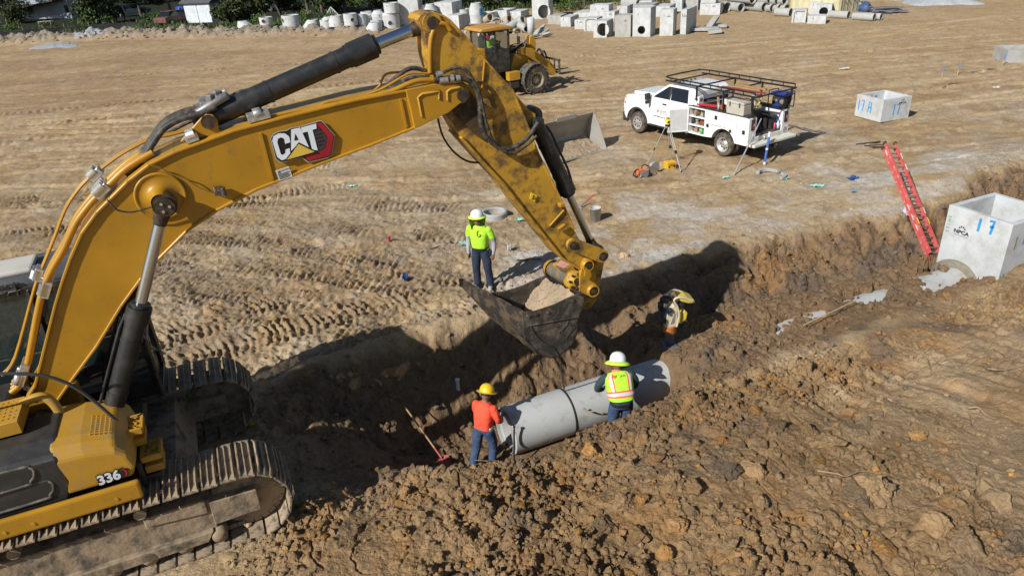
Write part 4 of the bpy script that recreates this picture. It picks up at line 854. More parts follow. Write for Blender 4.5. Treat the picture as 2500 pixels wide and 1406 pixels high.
# soil held in the bucket
def heap(name, rows, cols, fn, m_, label, cat, amp=.05, seed=3):
    vs = []; rr = np.random.default_rng(seed)
    for i in range(rows):
        for j in range(cols): vs.append(fn(i / (rows - 1), j / (cols - 1)) + Vector(rr.normal(size=3)) * amp)
    A_ = np.array([v[:] for v in vs]); nz = (fbm(A_[:, 0] * 6, A_[:, 1] * 6 + A_[:, 2] * 4, seed, 4, .62) - .5) * .10 + clods(A_[:, 0], A_[:, 1] + A_[:, 2] * .5, .11, seed + 2, .7, .8) * .55; vs = [v + Z * float(q) for v, q in zip(vs, nz)]
    m = MB(); m.add(vs, [(i * cols + j, i * cols + j + 1, (i + 1) * cols + j + 1, (i + 1) * cols + j) for i in range(rows - 1) for j in range(cols - 1)], True)
    return props(m.build(name, m_), label, cat, kind='stuff')
SAND = mat('sand_soil', (.33, .25, .165), .95, dirt=(.20, .14, .085), amount=.7, scale=6, bump=.8, bscale=18)
B0 = near[4]; B1 = near[6]; Fl = near[10].lerp(near[12], .4)
def bsoil(u, t):
    a = (near[3].lerp(near[4], .75) - WAX * .04).lerp(far[3].lerp(far[4], .75) + WAX * .05, t) - Z * (.03 + .03 * math.sin(t * 9)) + D * .04; b = (near[1].lerp(near[12], .5 + .12 * math.sin(t * 5)) - WAX * .04).lerp(far[1].lerp(far[12], .6) + WAX * .04, t)
    p = a.lerp(b, u); return p + Z * (.05 * math.sin(u * PI) + .03 * math.sin(7 * t + 3 * u)) - D * .04 * math.sin(u * PI)
heap('soil', 46, 64, bsoil, SAND, 'pale sandy soil left inside the excavator bucket', 'soil', .006)

# ================================================================ TRENCH: PIPES, BOX, LADDER, TOOLS
PR, PV, PZ = .465, .26, -1.085
PIPEM = mat('pipe_concrete', (.40, .405, .39), .8, dirt=(.20, .155, .10), amount=.6, scale=3.4, thr=(.53, .7), bump=.12, bscale=70, vary=.07)
def pipe(name, s0, s1, label, group='concrete sewer pipes laid in the trench', m_=PIPEM, cat='pipe'):
    m = MB(); w = .075; L = s1 - s0
    prof = [(PR - w + .035, -.05), (PR - .05, -.05), (PR - .045, .0), (PR - .012, .0), (PR, .012), (PR, L - .012), (PR - .012, L), (PR - w, L), (PR - w, .05), (PR - w + .035, .05)]
    m.lathe(prof, W(s0, PV, PZ), D, 56, True, close=True)
    me = m.mesh(name, m_); o = link(bpy.data.objects.new(name, me)); 
    for p in me.polygons: p.use_smooth = True
    es = o.modifiers.new('edges', 'EDGE_SPLIT'); es.split_angle = math.radians(35)
    return props(o, label, cat, group)
pipe('concrete_pipe', 6.02, 7.27, 'short grey pipe with an open grooved end beside the man in orange')
pipe('concrete_pipe', 7.29, 9.72, 'long bare grey pipe behind the man in the yellow green vest')
for a, b, t in ((9.74, 12.17, 'pipe buried past the rammer, hardly showing through the soil'), (12.19, 14.2, 'buried pipe showing as two small white patches beside the wooden handle'), (14.22, 16.65, 'buried pipe with a large jagged bare patch at the end of the wooden handle'), (16.67, 18.06, 'half buried pipe running into the hole of the tall box')):
    pipe('concrete_pipe', a, b, t)
m = MB(); m.lathe([(PR + .004, -.02), (PR + .012, -.012), (PR + .012, .012), (PR + .004, .02)], W(7.28, PV, PZ), D, 40); props(m.build('joint_gasket', mat('gasket_black', (.012, .012, .012), .6)), 'thin black gasket closing the joint between the two bare pipes', 'gasket')

BLUE = mat('blue_spray', (.02, .27, .62), .7); BLKINK = mat('stencil_ink', (.02, .022, .02), .7); GRNINK = mat('stencil_green', (.05, .2, .11), .7)
STROKES = {'1': [[(.0, 1), (-.02, 0)]], '7': [[(-.02, .92), (.3, .98), (.26, .6), (.2, 0)]], '7x': [[(-.02, .92), (.3, .98), (.26, .6), (.2, 0)], [(.06, .52), (.32, .58)]],
           'A': [[(0, 0), (.05, .6), (.1, 1), (.32, .9), (.36, 0)], [(.04, .45), (.36, .5)]], '5': [[(.32, 1), (.04, .98), (.02, .58), (.26, .55), (.3, .2), (.0, .04)]]}
def spray(m, chars, h, o, ax, ay, nrm, w=.035):
    x = 0
    for ch in chars:
        for st_ in STROKES.get(ch, []): stroke(m, [(x + a * h, b * h) for a, b in st_], w, o, ax, ay, nrm, .004)
        x += h * {'1': .28, ' ': .3}.get(ch, .55)
def npca(m, o, ax, ay, nrm, h):
    """stencilled mark: arch of bars over four letters"""
    o = Vector(o); put_text(m, 'NPCA', h, o + nrm * .004, ax, ay, bold=h * .045, squash=1.15)
    for k in range(4):
        a0, a1 = PI * (.08 + .23 * k), PI * (.08 + .23 * k + .15); c_ = o + ay * h * .55 + nrm * .004
        pts = [(math.cos(a), math.sin(a)) for a in (a0, (a0 + a1) / 2, a1)]
        m.add([c_ + ax * x * h * .75 + ay * y * h * .75 for x, y in pts] + [c_ + ax * x * h * .42 + ay * y * h * .42 for x, y in reversed(pts)], [tuple(range(6))])
    m.add([o + nrm * .004 + ax * x + ay * y for x, y in ((-h * 1.5, -h * .62), (h * 1.5, -h * .62), (h * 1.5, -h * .68), (-h * 1.5, -h * .68))], [(0, 1, 2, 3)])

def precast(name, o, ax, ay, lx, ly, h, wall, label, cat='box', m_=CONCW, floor=True, group=None, open_top=True, taper=0.0):
    """open precast box standing at o, sides along ax, ay"""
    t = empty(name, o, label, cat, group); m = MB(); ax = Vector(ax); ay = Vector(ay)
    def ring(i, z, k=0): return [ax * (sx * (lx / 2 - i + k)) + ay * (sy * (ly / 2 - i + k)) + Z * z for sx, sy in ((-1, -1), (1, -1), (1, 1), (-1, 1))]
    R = [ring(0, 0), ring(0, h, -taper), ring(wall, h, -taper), ring(wall + .02, .12)]
    vs = [p for r_ in R for p in r_]; fs = [(i * 4 + k, i * 4 + (k + 1) % 4, (i + 1) * 4 + (k + 1) % 4, (i + 1) * 4 + k) for i in range(3) for k in range(4)] + [(3, 2, 1, 0), (12, 13, 14, 15)]
    m.add(vs, fs); o_ = m.build('wall', m_, t, .012, 2); return t, o_
# tall box at the end of the trench
b17, _ = precast('manhole_box', W(18.06 + .80, .05, -1.3), D, NV, 1.6, 1.56, 2.14, .13, 'tall white concrete box marked 17 standing in the trench with a pipe entering it')
fo = Vector((0, 0, 0)) - D * .80; fz = lambda v, z: fo + NV * v + Z * (z + 1.3)
m = MB(); spray(m, '1', .33, fz(-.05, .43), -NV, Z, -D, .062); eb_ = m
spray(m, ['7x'], .33, fz(-.27, .46), -NV, Z, -D, .062); m.build('painted_number', BLUE, b17)
m = MB(); npca(m, fz(.33, .27), -NV, Z, -D, .125); m.build('stencil_mark', BLKINK, b17)
m = MB(); put_text(m, '5 H 1 E 5', .11, fz(.69, .38) - D * .004, -Z, -NV); m.build('stencil_code', GRNINK, b17)
m = MB(); m.lathe([(.47, -.02), (.66, -.012), (.66, .02), (.47, .06)], fz(.22, PZ) - D * .03, D, 40)
m.build('mortar_collar', MORTAR, b17)
so = Vector((0, 0, 0)) - NV * .78
m = MB(); spray(m, '17', .4, so - D * .25 + Z * 1.55 - NV * .0, D, Z, -NV, .045); m.build('painted_number', BLUE, b17)
m = MB(); m.box(so - D * .55 + Z * 1.65 - NV * .004, (.03, .02, .3), Matrix.Rotation(HEAD, 3, 'Z')); m.build('lifting_slot', MATS['mortar'], b17)

# low box 17A out on the field
a_, b_, c_ = at(2085.5, 282.6), at(2148.6, 300), at(2229, 291.5)
e1 = (a_ - b_); l1 = e1.length; e1.normalize(); e2 = (c_ - b_); l2 = e2.length; e2 = (e2 - e1 * e2.dot(e1)).normalized(); l2 = (c_ - b_).dot(e2)
bx, _ = precast('manhole_box', b_ + e1 * l1 / 2 + e2 * l2 / 2, e2, e1, l2, l1, .84, .1, 'low white concrete box marked 17A standing alone on the field right of the truck')
f1 = -e2 * l2 / 2; f2 = -e1 * l1 / 2
m = MB(); spray(m, '17 A', .42, f1 + e1 * l1 * .38 + Z * .25, -e1, Z, -e2, .05); m.build('painted_number', BLUE, bx)
m = MB(); spray(m, '17', .42, f2 + e2 * (-.1) + Z * .2, e2, Z, -e1, .05); m.build('painted_number', BLUE, bx)
m = MB(); npca(m, f2 + e2 * .25 + Z * .63, e2, Z, -e1, .11); put_text(m, '5 H 1 E 5', .08, f2 + e2 * .5 + Z * .35 - e1 * .004, -Z, e2); m.build('stencil_mark', BLKINK, bx)
m = MB()
for k in range(3): m.box(e1 * (l1 / 2 - .1) + e2 * (-.25 + .2 * k) + Z * .66, (.03, .03, .1))
m.build('lifting_slot', HOLE_SHADE, bx)  # dark blocks paint the shade of the slots; wall is uncut
# flat box 15 at the right edge
p = at(2505, 150); bx, _ = precast('manhole_box', p + Vector((.1, .3, 0)), Vector((.98, -.2, 0)), Vector((.2, .98, 0)), 2.3, 1.6, .62, .12, 'flat concrete box marked 15 at the edge of the field, furthest from the trench', m_=CONC)
m = MB(); spray(m, '15', .4, Vector((.2, .98, 0)) * -.8 + Vector((.98, -.2, 0)) * .25 + Z * .12, Vector((.98, -.2, 0)), Z, Vector((-.2, -.98, 0)), .05); m.build('painted_number', BLUE, bx)

# ---- red extension ladder leaning on the far bank
RED = mat('red_fibreglass', (.50, .075, .07), .5, dirt=(.45, .24, .2), amount=.4, scale=6, bump=.05)
la, lb = W(18.25, 1.02, -.72), W(19.05, 3.60, 1.5)
lad = empty('ladder', la, 'red two section extension ladder leaning against the far bank beside box 17', 'ladder')
ld = (lb - la).normalized(); lw = D - ld * D.dot(ld); lw.normalize(); ln = ld.cross(lw).normalized()
if ln.z < 0: ln = -ln
LL = (lb - la).length
def lo_(a, w, n): return ld * a + lw * w + ln * n
for n_, hw, a0, a1 in ((0, .20, 0.0, LL - .12), (.085, .165, .12, LL)):
    for sg in (-1, 1):
        m = MB(); m.bar(lo_(a0, hw * sg, n_), lo_(a1, hw * sg, n_), .03, .075, upv=ln); m.bar(lo_(a0, (hw - .018 * 1) * sg, n_ + .034), lo_(a1, (hw - .018) * sg, n_ + .034), .04, .006, upv=ln); m.build('rail', RED, lad)
        m = MB(); m.bar(lo_(a1 - .04, hw * sg, n_), lo_(a1 + .03, hw * sg, n_), .05, .09, upv=ln); m.build('rail_cap', RUBBER, lad)
    for k in range(11):
        a = a0 + .16 + k * .305
        if a < a1: m = MB(); m.cyl(lo_(a, -hw, n_), lo_(a, hw, n_), .019, n=8); m.mi = 1; m.cyl(lo_(a, -hw - .02, n_), lo_(a, -hw - .012, n_), .03, n=10); m.cyl(lo_(a, hw + .012, n_), lo_(a, hw + .02, n_), .03, n=10); m.build('rung', [mat('rung_alu', (.30, .27, .25), .5, .6), mat('rivet', (.6, .45, .4), .4, .6)] if not k and not n_ else [MATS['rung_alu'], MATS['rivet']], lad)
labm = [MATS['label_white'], MATS['label_yellow']]
for a, w, mi in ((3.05, .165, 0), (2.7, .165, 0), (1.35, .165, 0), (1.05, .165, 1), (1.05, -.165, 1), (1.5, -.2, 0), (1.2, -.2, 0), (.9, -.2, 0), (3.2, -.2, 0)):
    m = MB(); m.box(Vector((0, 0, 0)), (.001, .001, .001)); m = MB(); q = lo_(a, w - (.017 if w < 0 else -.017) * -1 * 0, .129 if abs(w) < .19 else .044); m.add([q - ld * .09 - lw * .016, q + ld * .09 - lw * .016, q + ld * .09 + lw * .016, q - ld * .09 + lw * .016], [(0, 1, 2, 3)]); m.build('sticker', labm[mi], lad)

# ---- trench rammer
rp = at(1634, 836, -.44); rp.z = zat(rp.x, rp.y) - .02
ram_ = empty('trench_rammer', rp, 'yellow upright trench rammer with orange bellows standing in the shaded trench', 'rammer')
cream = mat('cream_plastic', (.55, .48, .33), .5, dirt=DUST, amount=.4, scale=10); ylw = mat('rammer_yellow', (.62, .47, .05), .45, dirt=DUST, amount=.5, scale=8); orng = mat('orange_rubber', (.42, .13, .025), .6, dirt=DUST, amount=.3, scale=12)
m = MB(); m.box((0, 0, .04), (.28, .34, .08)); m.cyl((0, 0, .06), (.0, 0, .38), .085, .1, n=18); m.build('ramming_shoe', mat('rammer_steel', (.10, .12, .14), .5, .4, dirt=CLAY, amount=.6), ram_, .015)
m = MB(); m.lathe([(.105, .36), (.12, .37)] + [(.125 + .014 * math.cos(k * PI), .38 + .017 * k) for k in range(9)] + [(.10, .54)], (0, 0, 0), Z, 24); m.build('bellows', orng, ram_)
m = MB(); m.prism([(-.13, .53), (.1, .53), (.12, .62), (.1, .95), (.04, 1.02), (-.1, .9)], (-.0, -.1, 0), (1, 0, 0), (0, 0, 1), (0, .2, 0)); m.mi = 1
m.prism([(-.05, .58), (.06, .6), (.08, .84), (.03, .86)], (0, -.106, 0), (1, 0, 0), (0, 0, 1), (0, .02, 0)); m.build('engine_housing', [cream, mat('rammer_grille', (.2, .19, .16), .6)], ram_, .02, 2)
m = MB(); m.box((-.17, .02, .76), (.12, .22, .30)); m.cyl((-.12, -.12, .92), (-.02, -.12, .94), .055); m.cyl((-.2, .05, .9), (-.2, .05, 1.05), .06); m.build('engine', mat('engine_dark', (.03, .045, .06), .5, .3), ram_, .03, 2)
m = MB(); m.prism([(.12, .58), (.2, .56), (.31, .66), (.33, .8), (.27, .86), (.14, .84)], (0, -.09, 0), (1, 0, 0), (0, 0, 1), (0, .18, 0)); m.build('fuel_tank', ylw, ram_, .035, 3)
for yy in (-.16, .16): m = MB(); m.tube(smoothpts([(.08, yy, .56), (.12, yy, .8), (.08, yy, 1.0), (.0, yy, 1.16), (.06, yy, 1.22), (.2, yy, 1.2), (.38, yy, 1.1)], 5), .022, 8); m.build('handle_tube', cream, ram_)
m = MB(); m.prism([(.1, 1.2), (.26, 1.2), (.42, 1.12), (.44, 1.05), (.3, 1.06), (.14, 1.12)], (0, -.16, 0), (1, 0, 0), (0, 0, 1), (0, .32, 0)); m.build('top_cover', ylw, ram_, .03, 2)
m = MB(); m.ball((-.1, .05, 1.1), .1, 10, 6, (1.3, 1, .8)); m.ball((.16, .0, .98), .09, 10, 6, (1.3, 1.2, .9)); m.build('air_filter', BLK, ram_)
ram_.rotation_euler = (0, 0, .1)

# ---- shovels, bar, pole
WOOD = mat('wood_handle', (.36, .215, .09), .6, dirt=(.16, .10, .05), amount=.5, scale=14)
def shovel(a, b, label, blade_m, bl=.30, bw_=.25, n_=None, hm=WOOD, r=.017):
    """handle from a to b, blade continues past b"""
    a, b = Vector(a), Vector(b); d = (b - a).normalized(); t = empty('shovel', b, label, 'shovel'); e = (n_ or Z); sd = d.cross(e).normalized(); up_ = sd.cross(d)
    m = MB(); m.cyl(a - b, d * -.12, r, r * 1.1, 8); m.build('handle', hm, t)
    m = MB(); m.cyl(d * -.22, d * .02, r * 1.25, r * 1.4, 8); rows = []
    for i, (f, w) in enumerate(((0, .5), (.12, .96), (.5, 1), (.8, .8), (1, .28))): rows.append([d * (f * bl) + sd * (bw_ / 2 * w * j) + up_ * (-.02 * (1 - j * j) * 1.4 - .02) for j in (-1, -.5, 0, .5, 1)])
    vs = [p for r_ in rows for p in r_]; vs2 = [p + up_ * .006 for p in vs]; n = 25
    m.add(vs, [(i * 5 + j, i * 5 + j + 1, (i + 1) * 5 + j + 1, (i + 1) * 5 + j) for i in range(4) for j in range(4)], True); m.add(vs2, [(i * 5 + j, (i + 1) * 5 + j, (i + 1) * 5 + j + 1, i * 5 + j + 1) for i in range(4) for j in range(4)], True)
    m.build('blade', blade_m, t); return t
REDB = mat('red_painted_blade', (.30, .035, .04), .5, dirt=CLAY, amount=.5, scale=9)
shovel(at(988, 992, -.72), W(4.74, .42, -1.32), 'wooden handled shovel with a red blade standing in the shaded trench end', REDB, n_=-NV)
p = at(1452, 500); q = at(1418, 507, .03); shovel(p + Z * .32, q + Z * .05, 'red handled shovel resting across the pail by the truck bucket', mat('shovel_grey', (.25, .245, .23), .5, .4, dirt=DUST, amount=.5), bl=.28, hm=mat('red_handle', (.5, .03, .03), .45))
m = MB(); m.cyl(W(12.6, -.33, -.36), at(2088, 737, -.44) + Z * .03, .014, n=8); o = m.build('wooden_pole', mat('pale_wood', (.46, .34, .2), .7, dirt=(.3, .2, .1), amount=.4, scale=20)); props(o, 'pale wooden pole lying half buried along the backfilled trench', 'pole')
m = MB(); m.cyl(W(5.86, -.40, -1.46), W(6.0, -.20, -.66), .016, n=8); m.ball(W(6.0, -.20, -.66), .028, 8, 6); props(m.build('pry_bar', BLK), 'black pry bar standing against the open end of the pipe', 'bar')
m = MB(); m.cyl((0, 0, -.1), (0, 0, .12), .035, n=12); m.cyl((0, 0, .12), (0, 0, .15), .045, n=12); o = props(m.build('pvc_stub', mat('pvc_white', (.5, .52, .54), .4)), 'small white plastic pipe stub poking out of the shaded far bank', 'pipe stub'); P_ = at(1118, 941, -.55); o.location = P_

# ================================================================ PEOPLE
SKIN = mat('skin', (.20, .105, .065), .6, vary=.08); JEANS = mat('denim', (.035, .065, .135), .85, dirt=(.09, .13, .21), amount=.6, scale=9, thr=(.5, .7), bump=1.0, bscale=13); DJEANS = mat('dark_denim', (.016, .026, .055), .85, dirt=(.04, .06, .1), amount=.6, scale=9, thr=(.5, .7), bump=1.0, bscale=13)
NEON = mat('neon_cloth', (.42, .78, .035), .8, dirt=(.26, .56, .02), amount=.5, scale=7, bump=.9, bscale=11, vary=.06); ORANGE = mat('orange_cloth', (.86, .085, .035), .8, dirt=(.6, .06, .03), amount=.5, scale=8, bump=1.0, bscale=10, vary=.05)
GREYC = mat('grey_sleeve', (.30, .30, .31), .85, bump=.4, bscale=16); TEAL = mat('dark_teal_shirt', (.022, .045, .05), .85, dirt=(.05, .09, .1), amount=.5, scale=8, bump=.4, bscale=16); BOOT = mat('boot_leather', (.05, .035, .025), .7, dirt=DUST, amount=.7, scale=12); SHOE = mat('dusty_shoe', (.36, .32, .27), .8, dirt=DUST, amount=.5, scale=12)
HATW = mat('white_hard_hat', (.72, .73, .74), .3); HATY = mat('yellow_hard_hat', (.72, .46, .015), .35, dirt=(.4, .25, .05), amount=.3, scale=14); BRIM = mat('neon_brim', (.55, .85, .05), .7, vary=.05); HAIR = mat('black_hair', (.012, .01, .009), .6); EYE = mat('eye_dark', (.01, .01, .01), .3); SILV = mat('reflective_tape', (.62, .63, .68), .35, .15); ORTAPE = mat('orange_tape', (.85, .12, .03), .7); BELT = mat('belt_black', (.02, .018, .016), .5)

def limb(m, pts, rs, per=3, n=12, flat=1.0):
    P = smoothpts(pts, per); k = len(P) - 1; R = [float(np.interp(i / per, range(len(rs)), rs)) for i in range(len(P))]
    m.tube(P, R, n); m.ball(P[0], R[0], n, 8); m.ball(P[-1], R[-1], n, 8)
def torso_rings(spine, rx, ry, n=28, per=4):
    P = smoothpts(spine, per); k = len(P); out = []
    for i, p in enumerate(P):
        t = (P[min(i + 1, k - 1)] - P[max(i - 1, 0)]).normalized(); ex = Vector((1, 0, 0)); ex = (ex - t * ex.dot(t)).normalized(); ey = t.cross(ex)
        out.append((p, ex, ey, float(np.interp(i / per, range(len(rx)), rx)), float(np.interp(i / per, range(len(ry)), ry))))
    return out
def ring_pt(r, th, off=0.0):
    c_, s_ = math.cos(th), math.sin(th); e = .8
    return r[0] + r[1] * ((r[3] + off) * math.copysign(abs(c_) ** e, c_)) + r[2] * ((r[4] + off) * math.copysign(abs(s_) ** e, s_))
def torso_patch(m, rings, i0, i1, t0, t1, off, n=16, tf=None):
    rr = rings[i0:i1 + 1]; vs = []
    for i, r in enumerate(rr):
        for j in range(n + 1):
            a, b = (t0, t1) if tf is None else tf(i / max(1, len(rr) - 1), t0, t1); vs.append(ring_pt(r, a + (b - a) * j / n, off))
    m.add(vs, [(i * (n + 1) + j, i * (n + 1) + j + 1, (i + 1) * (n + 1) + j + 1, (i + 1) * (n + 1) + j) for i in range(len(rr) - 1) for j in range(n)], True)
def hand(m, wrist, fw, side, thumb, curl=.5, s=1.0):
    """palm and five bent fingers; fw points down the hand, side across it, thumb towards the thumb side"""
    wrist = Vector(wrist); fw = Vector(fw).normalized(); side = Vector(side); side = (side - fw * side.dot(fw)).normalized(); pal = fw.cross(side).normalized()
    limb(m, [wrist, wrist + fw * .045 * s, wrist + fw * .09 * s], [.026 * s, .034 * s, .032 * s], 3, 10)
    for k in range(4):
        b = wrist + fw * .085 * s + side * (.036 - .024 * k) * s; L = (.075, .085, .08, .062)[k] * s
        d1 = (fw + pal * curl * .4).normalized(); d2 = (fw + pal * curl * 1.4).normalized(); d3 = (fw * .6 + pal * curl * 2.4).normalized()
        limb(m, [b, b + d1 * L * .45, b + d1 * L * .45 + d2 * L * .3, b + d1 * L * .45 + d2 * L * .3 + d3 * L * .25], [.0115 * s, .011 * s, .0105 * s, .009 * s], 2, 8)
    tb_ = wrist + fw * .03 * s + side * .032 * s * (1 if thumb > 0 else -1); td = (fw * .7 + side * .6 * (1 if thumb > 0 else -1) + pal * .5).normalized()
    limb(m, [tb_, tb_ + td * .035 * s, tb_ + (td + fw * .4).normalized() * .068 * s], [.0145 * s, .0125 * s, .0105 * s], 2, 8)
def person(loc, face, label, J, zones, voxel=.0115, scale=1.0):
    """J: joint dict in the local frame (x right, y forward); one continuous voxel-joined body with cloth zones"""
    t = empty('person', loc, label, 'person', rz=face - PI / 2); t.scale = (scale * 1.08, scale * 1.08, scale)
    m = MB(); R = torso_rings(J['spine'], J['rx'], J['ry'])
    n = 28; vs = [ring_pt(r, 2 * PI * j / n) for r in R for j in range(n)]; k = len(R)
    m.add(vs, [(i * n + j, i * n + (j + 1) % n, (i + 1) * n + (j + 1) % n, (i + 1) * n + j) for i in range(k - 1) for j in range(n)] + [tuple(reversed(range(n))), tuple(range((k - 1) * n, k * n))])
    for key in ('leg_r', 'leg_l'): limb(m, J[key], J.get('leg_rad', [.108, .1, .083, .078, .074]), 4, 14)
    for key in ('arm_r', 'arm_l'): limb(m, J[key], J.get('arm_rad', [.075, .066, .055, .048, .036]), 4, 12)
    limb(m, [J['neck'], J['head']], [.06, .058], 3, 12)
    hd, hf = Vector(J['head']), Vector(J['hface']).normalized(); hu = Vector(J.get('hup', (0, 0, 1))); hu = (hu - hf * hu.dot(hf)).normalized(); hr = hf.cross(hu)
    hm = MB(); hm.ball((0, 0, 0), .1, 20, 14, (.82, .98, 1.12)); hm.ball((0, .03, -.06), .075, 14, 10, (.8, .95, .85)); limb(hm, [(0, .092, .01), (0, .112, -.022)], [.011, .016], 2, 8); limb(hm, [(-.028, .082, -.062), (0, .09, -.062), (.028, .082, -.062)], [.007, .01, .007], 2, 8)
    for sx in (-1, 1): hm.ball((sx * .083, -.005, -.01), .03, 8, 6, (.35, .7, 1.1))
    HM = Matrix((hr.to_tuple() + (hd.x,), hf.to_tuple() + (hd.y,), hu.to_tuple() + (hd.z,), (0, 0, 0, 1)))
    HM = Matrix(((hr.x, hf.x, hu.x, hd.x), (hr.y, hf.y, hu.y, hd.y), (hr.z, hf.z, hu.z, hd.z), (0, 0, 0, 1)))
    hm.xf(HM); m.add(hm.v, hm.f, True)
    for sd in ('r', 'l'):
        if 'hand_' + sd in J: h_ = J['hand_' + sd]; hand(m, J['arm_' + sd][-1], h_[0], h_[1], 1, h_[2] if len(h_) > 2 else .5)
        leg = J['leg_' + sd]; ft = Vector(leg[-1]); fd = Vector(J.get('foot_' + sd, (0, 1, 0)))
        limb(m, [ft + Vector((0, 0, -.02)) - fd * .05, ft + fd * .06 - Z * .03, ft + fd * .17 - Z * .045], [.055, .05, .04], 3, 10)
    me = m.mesh('person_body', SKIN); tmp = bpy.data.objects.new('tmp', me); C.objects.link(tmp)
    rm = tmp.modifiers.new('r', 'REMESH'); rm.mode = 'VOXEL'; rm.voxel_size = voxel; rm.use_smooth_shade = True
    sm = tmp.modifiers.new('s', 'SMOOTH'); sm.iterations = 3; sm.factor = .5
    dg = bpy.context.evaluated_depsgraph_get(); me2 = bpy.data.meshes.new_from_object(tmp.evaluated_get(dg)); bpy.data.objects.remove(tmp)
    me2.materials.clear(); mats_ = []
    for z_ in zones:
        if z_[1] not in mats_: mats_.append(z_[1])
    for mm in mats_: me2.materials.append(mm)
    # nearest bone decides what each patch of the surface is made of
    nf = len(me2.polygons); ce = np.zeros(nf * 3); me2.polygons.foreach_get('center', ce); ce = ce.reshape(-1, 3); best = np.full(nf, 1e9); idx = np.zeros(nf, dtype=np.int32)
    for pts, mm, rad in zones:
        Pz = [np.array(Vector(p)) for p in pts]
        for a, b in zip(Pz[:-1], Pz[1:]):
            ab = b - a; tt_ = np.clip(((ce - a) @ ab) / max(ab @ ab, 1e-9), 0, 1); d_ = np.linalg.norm(ce - a - tt_[:, None] * ab, axis=1) / rad
            k_ = d_ < best; best[k_] = d_[k_]; idx[k_] = mats_.index(mm)
    me2.polygons.foreach_set('material_index', idx); me2.polygons.foreach_set('use_smooth', np.ones(nf, dtype=bool)); me2.name = 'person_body'
    link(bpy.data.objects.new('body', me2), t)
    # eyes and hair
    e = MB()
    for sx in (-1, 1): e.ball((sx * .032, .088, .012), .011, 8, 6)
    e.xf(HM); e.build('eyes', EYE, t)
    h_ = MB(); h_.lathe([(.083, -.02), (.094, .02), (.09, .06), (.05, .1), (0, .115)], (0, -.012, .0), Z, 18); h_.xf(HM); h_.build('hair', HAIR, t)
    return t, R, HM
def hard_hat(t, HM, m_, brim_r=.155, full=True):
    m = MB(); m.lathe([(.13, .02), (.132, .05), (.122, .105), (.09, .15), (.045, .172), (0, .178)], (0, 0, .032), Z, 28)
    for a in (-.35, 0, .35): m.tube([(math.sin(a) * .05, .115, .1), (math.sin(a) * .05, .06, .178), (math.sin(a) * .05, -.06, .178), (math.sin(a) * .05, -.115, .1)], .008, 6)
    m.lathe([(.12, .035), (brim_r, .028), (brim_r + .006, .022), (.12, .018)], (0, .012, .02), Z, 32); m.xf(HM); return m.build('hard_hat', m_, t)

# ---- man standing on the field edge watching
JA = dict(spine=[(0, 0, .92), (0, .01, 1.06), (0, .02, 1.24), (0, 0, 1.40), (0, -.005, 1.49)], rx=[.165, .172, .19, .205, .10], ry=[.125, .145, .135, .115, .075],
          leg_r=[(.095, 0, .92), (.11, .02, .7), (.12, .03, .48), (.13, 0, .28), (.14, -.01, .09)], leg_l=[(-.095, 0, .92), (-.115, .01, .7), (-.125, .01, .48), (-.135, -.02, .28), (-.14, -.03, .09)],
          arm_r=[(.20, 0, 1.41), (.245, -.02, 1.28), (.265, -.02, 1.12), (.255, .04, .98), (.24, .085, .86)], arm_l=[(-.20, 0, 1.41), (-.25, -.01, 1.28), (-.28, -.03, 1.13), (-.29, .0, .99), (-.28, .045, .87)],
          hand_r=((-.1, .15, -1), (-.5, 1, 0), .7), hand_l=((.0, .15, -1), (.4, 1, 0), .6), neck=(0, 0, 1.49), head=(0, .05, 1.66), hface=(-.35, 1, .06), foot_r=(.3, 1, 0), foot_l=(-.35, 1, 0))
def zonesA(J, shirt, sleeve, pants, shoe, long=False, neckc=SKIN):
    r_ = J['arm_r']; l_ = J['arm_l']; z = [(J['spine'][1:-1], shirt, .17), ([J['spine'][0], J['spine'][1]], pants, .15), ([J['neck'], J['head']], neckc, .09), ([J['head'], Vector(J['head']) + Z * .04], SKIN, .17)]
    for a in (r_, l_):
        z += [([a[0], a[1]], shirt, .075), ([Vector(a[1]).lerp(a[2], .2), a[2], a[3], a[4]], sleeve, .055), ([Vector(a[4]) + (Vector(a[4]) - Vector(a[3])).normalized() * .02, Vector(a[4]) + (Vector(a[4]) - Vector(a[3])).normalized() * .2], SKIN, .05)]
    for k in ('leg_r', 'leg_l'):
        g = J[k]; z += [(g, pants, .085), ([Vector(g[-1]) - Z * .05, Vector(g[-1]) - Z * .07 + Vector(J.get('foot_' + k[-1], (0, 1, 0))) * .2], shoe, .05)]
    return z
A0_ = at(1182, 704); faceA = math.radians(-112)
pa, RA, HA = person(A0_, faceA, 'man standing on the field in a neon shirt, jeans and white hard hat', JA, zonesA(JA, NEON, GREYC, DJEANS, SHOE), scale=1.03)
pa.location.z = zat(A0_.x, A0_.y) - .0
hard_hat(pa, HA, HATW, .14)
m = MB(); m.lathe([(.12, .045), (.16, .036), (.18, .022), (.178, .016), (.16, .03), (.12, .035)], (0, .0, .022), Z, 36); m.xf(HA); m.build('sun_brim', BRIM, pa)
m = MB(); vs = [Vector((math.cos(a) * (.17 - .012 * k), math.sin(a) * (.17 - .012 * k) * (1 if k else 1.05), .015 - .085 * k)) for k in range(4) for a in np.linspace(PI * .93, PI * 2.07, 19)]
m.add(vs, [(k * 19 + j, k * 19 + j + 1, (k + 1) * 19 + j + 1, (k + 1) * 19 + j) for k in range(3) for j in range(18)], True); m.xf(HA); m.build('neck_shade', BRIM, pa)
m = MB()
for q in range(2): torso_patch(m, RA, 2, 3, 0 + q * PI, PI + q * PI, .012)
m.build('belt', BELT, pa)
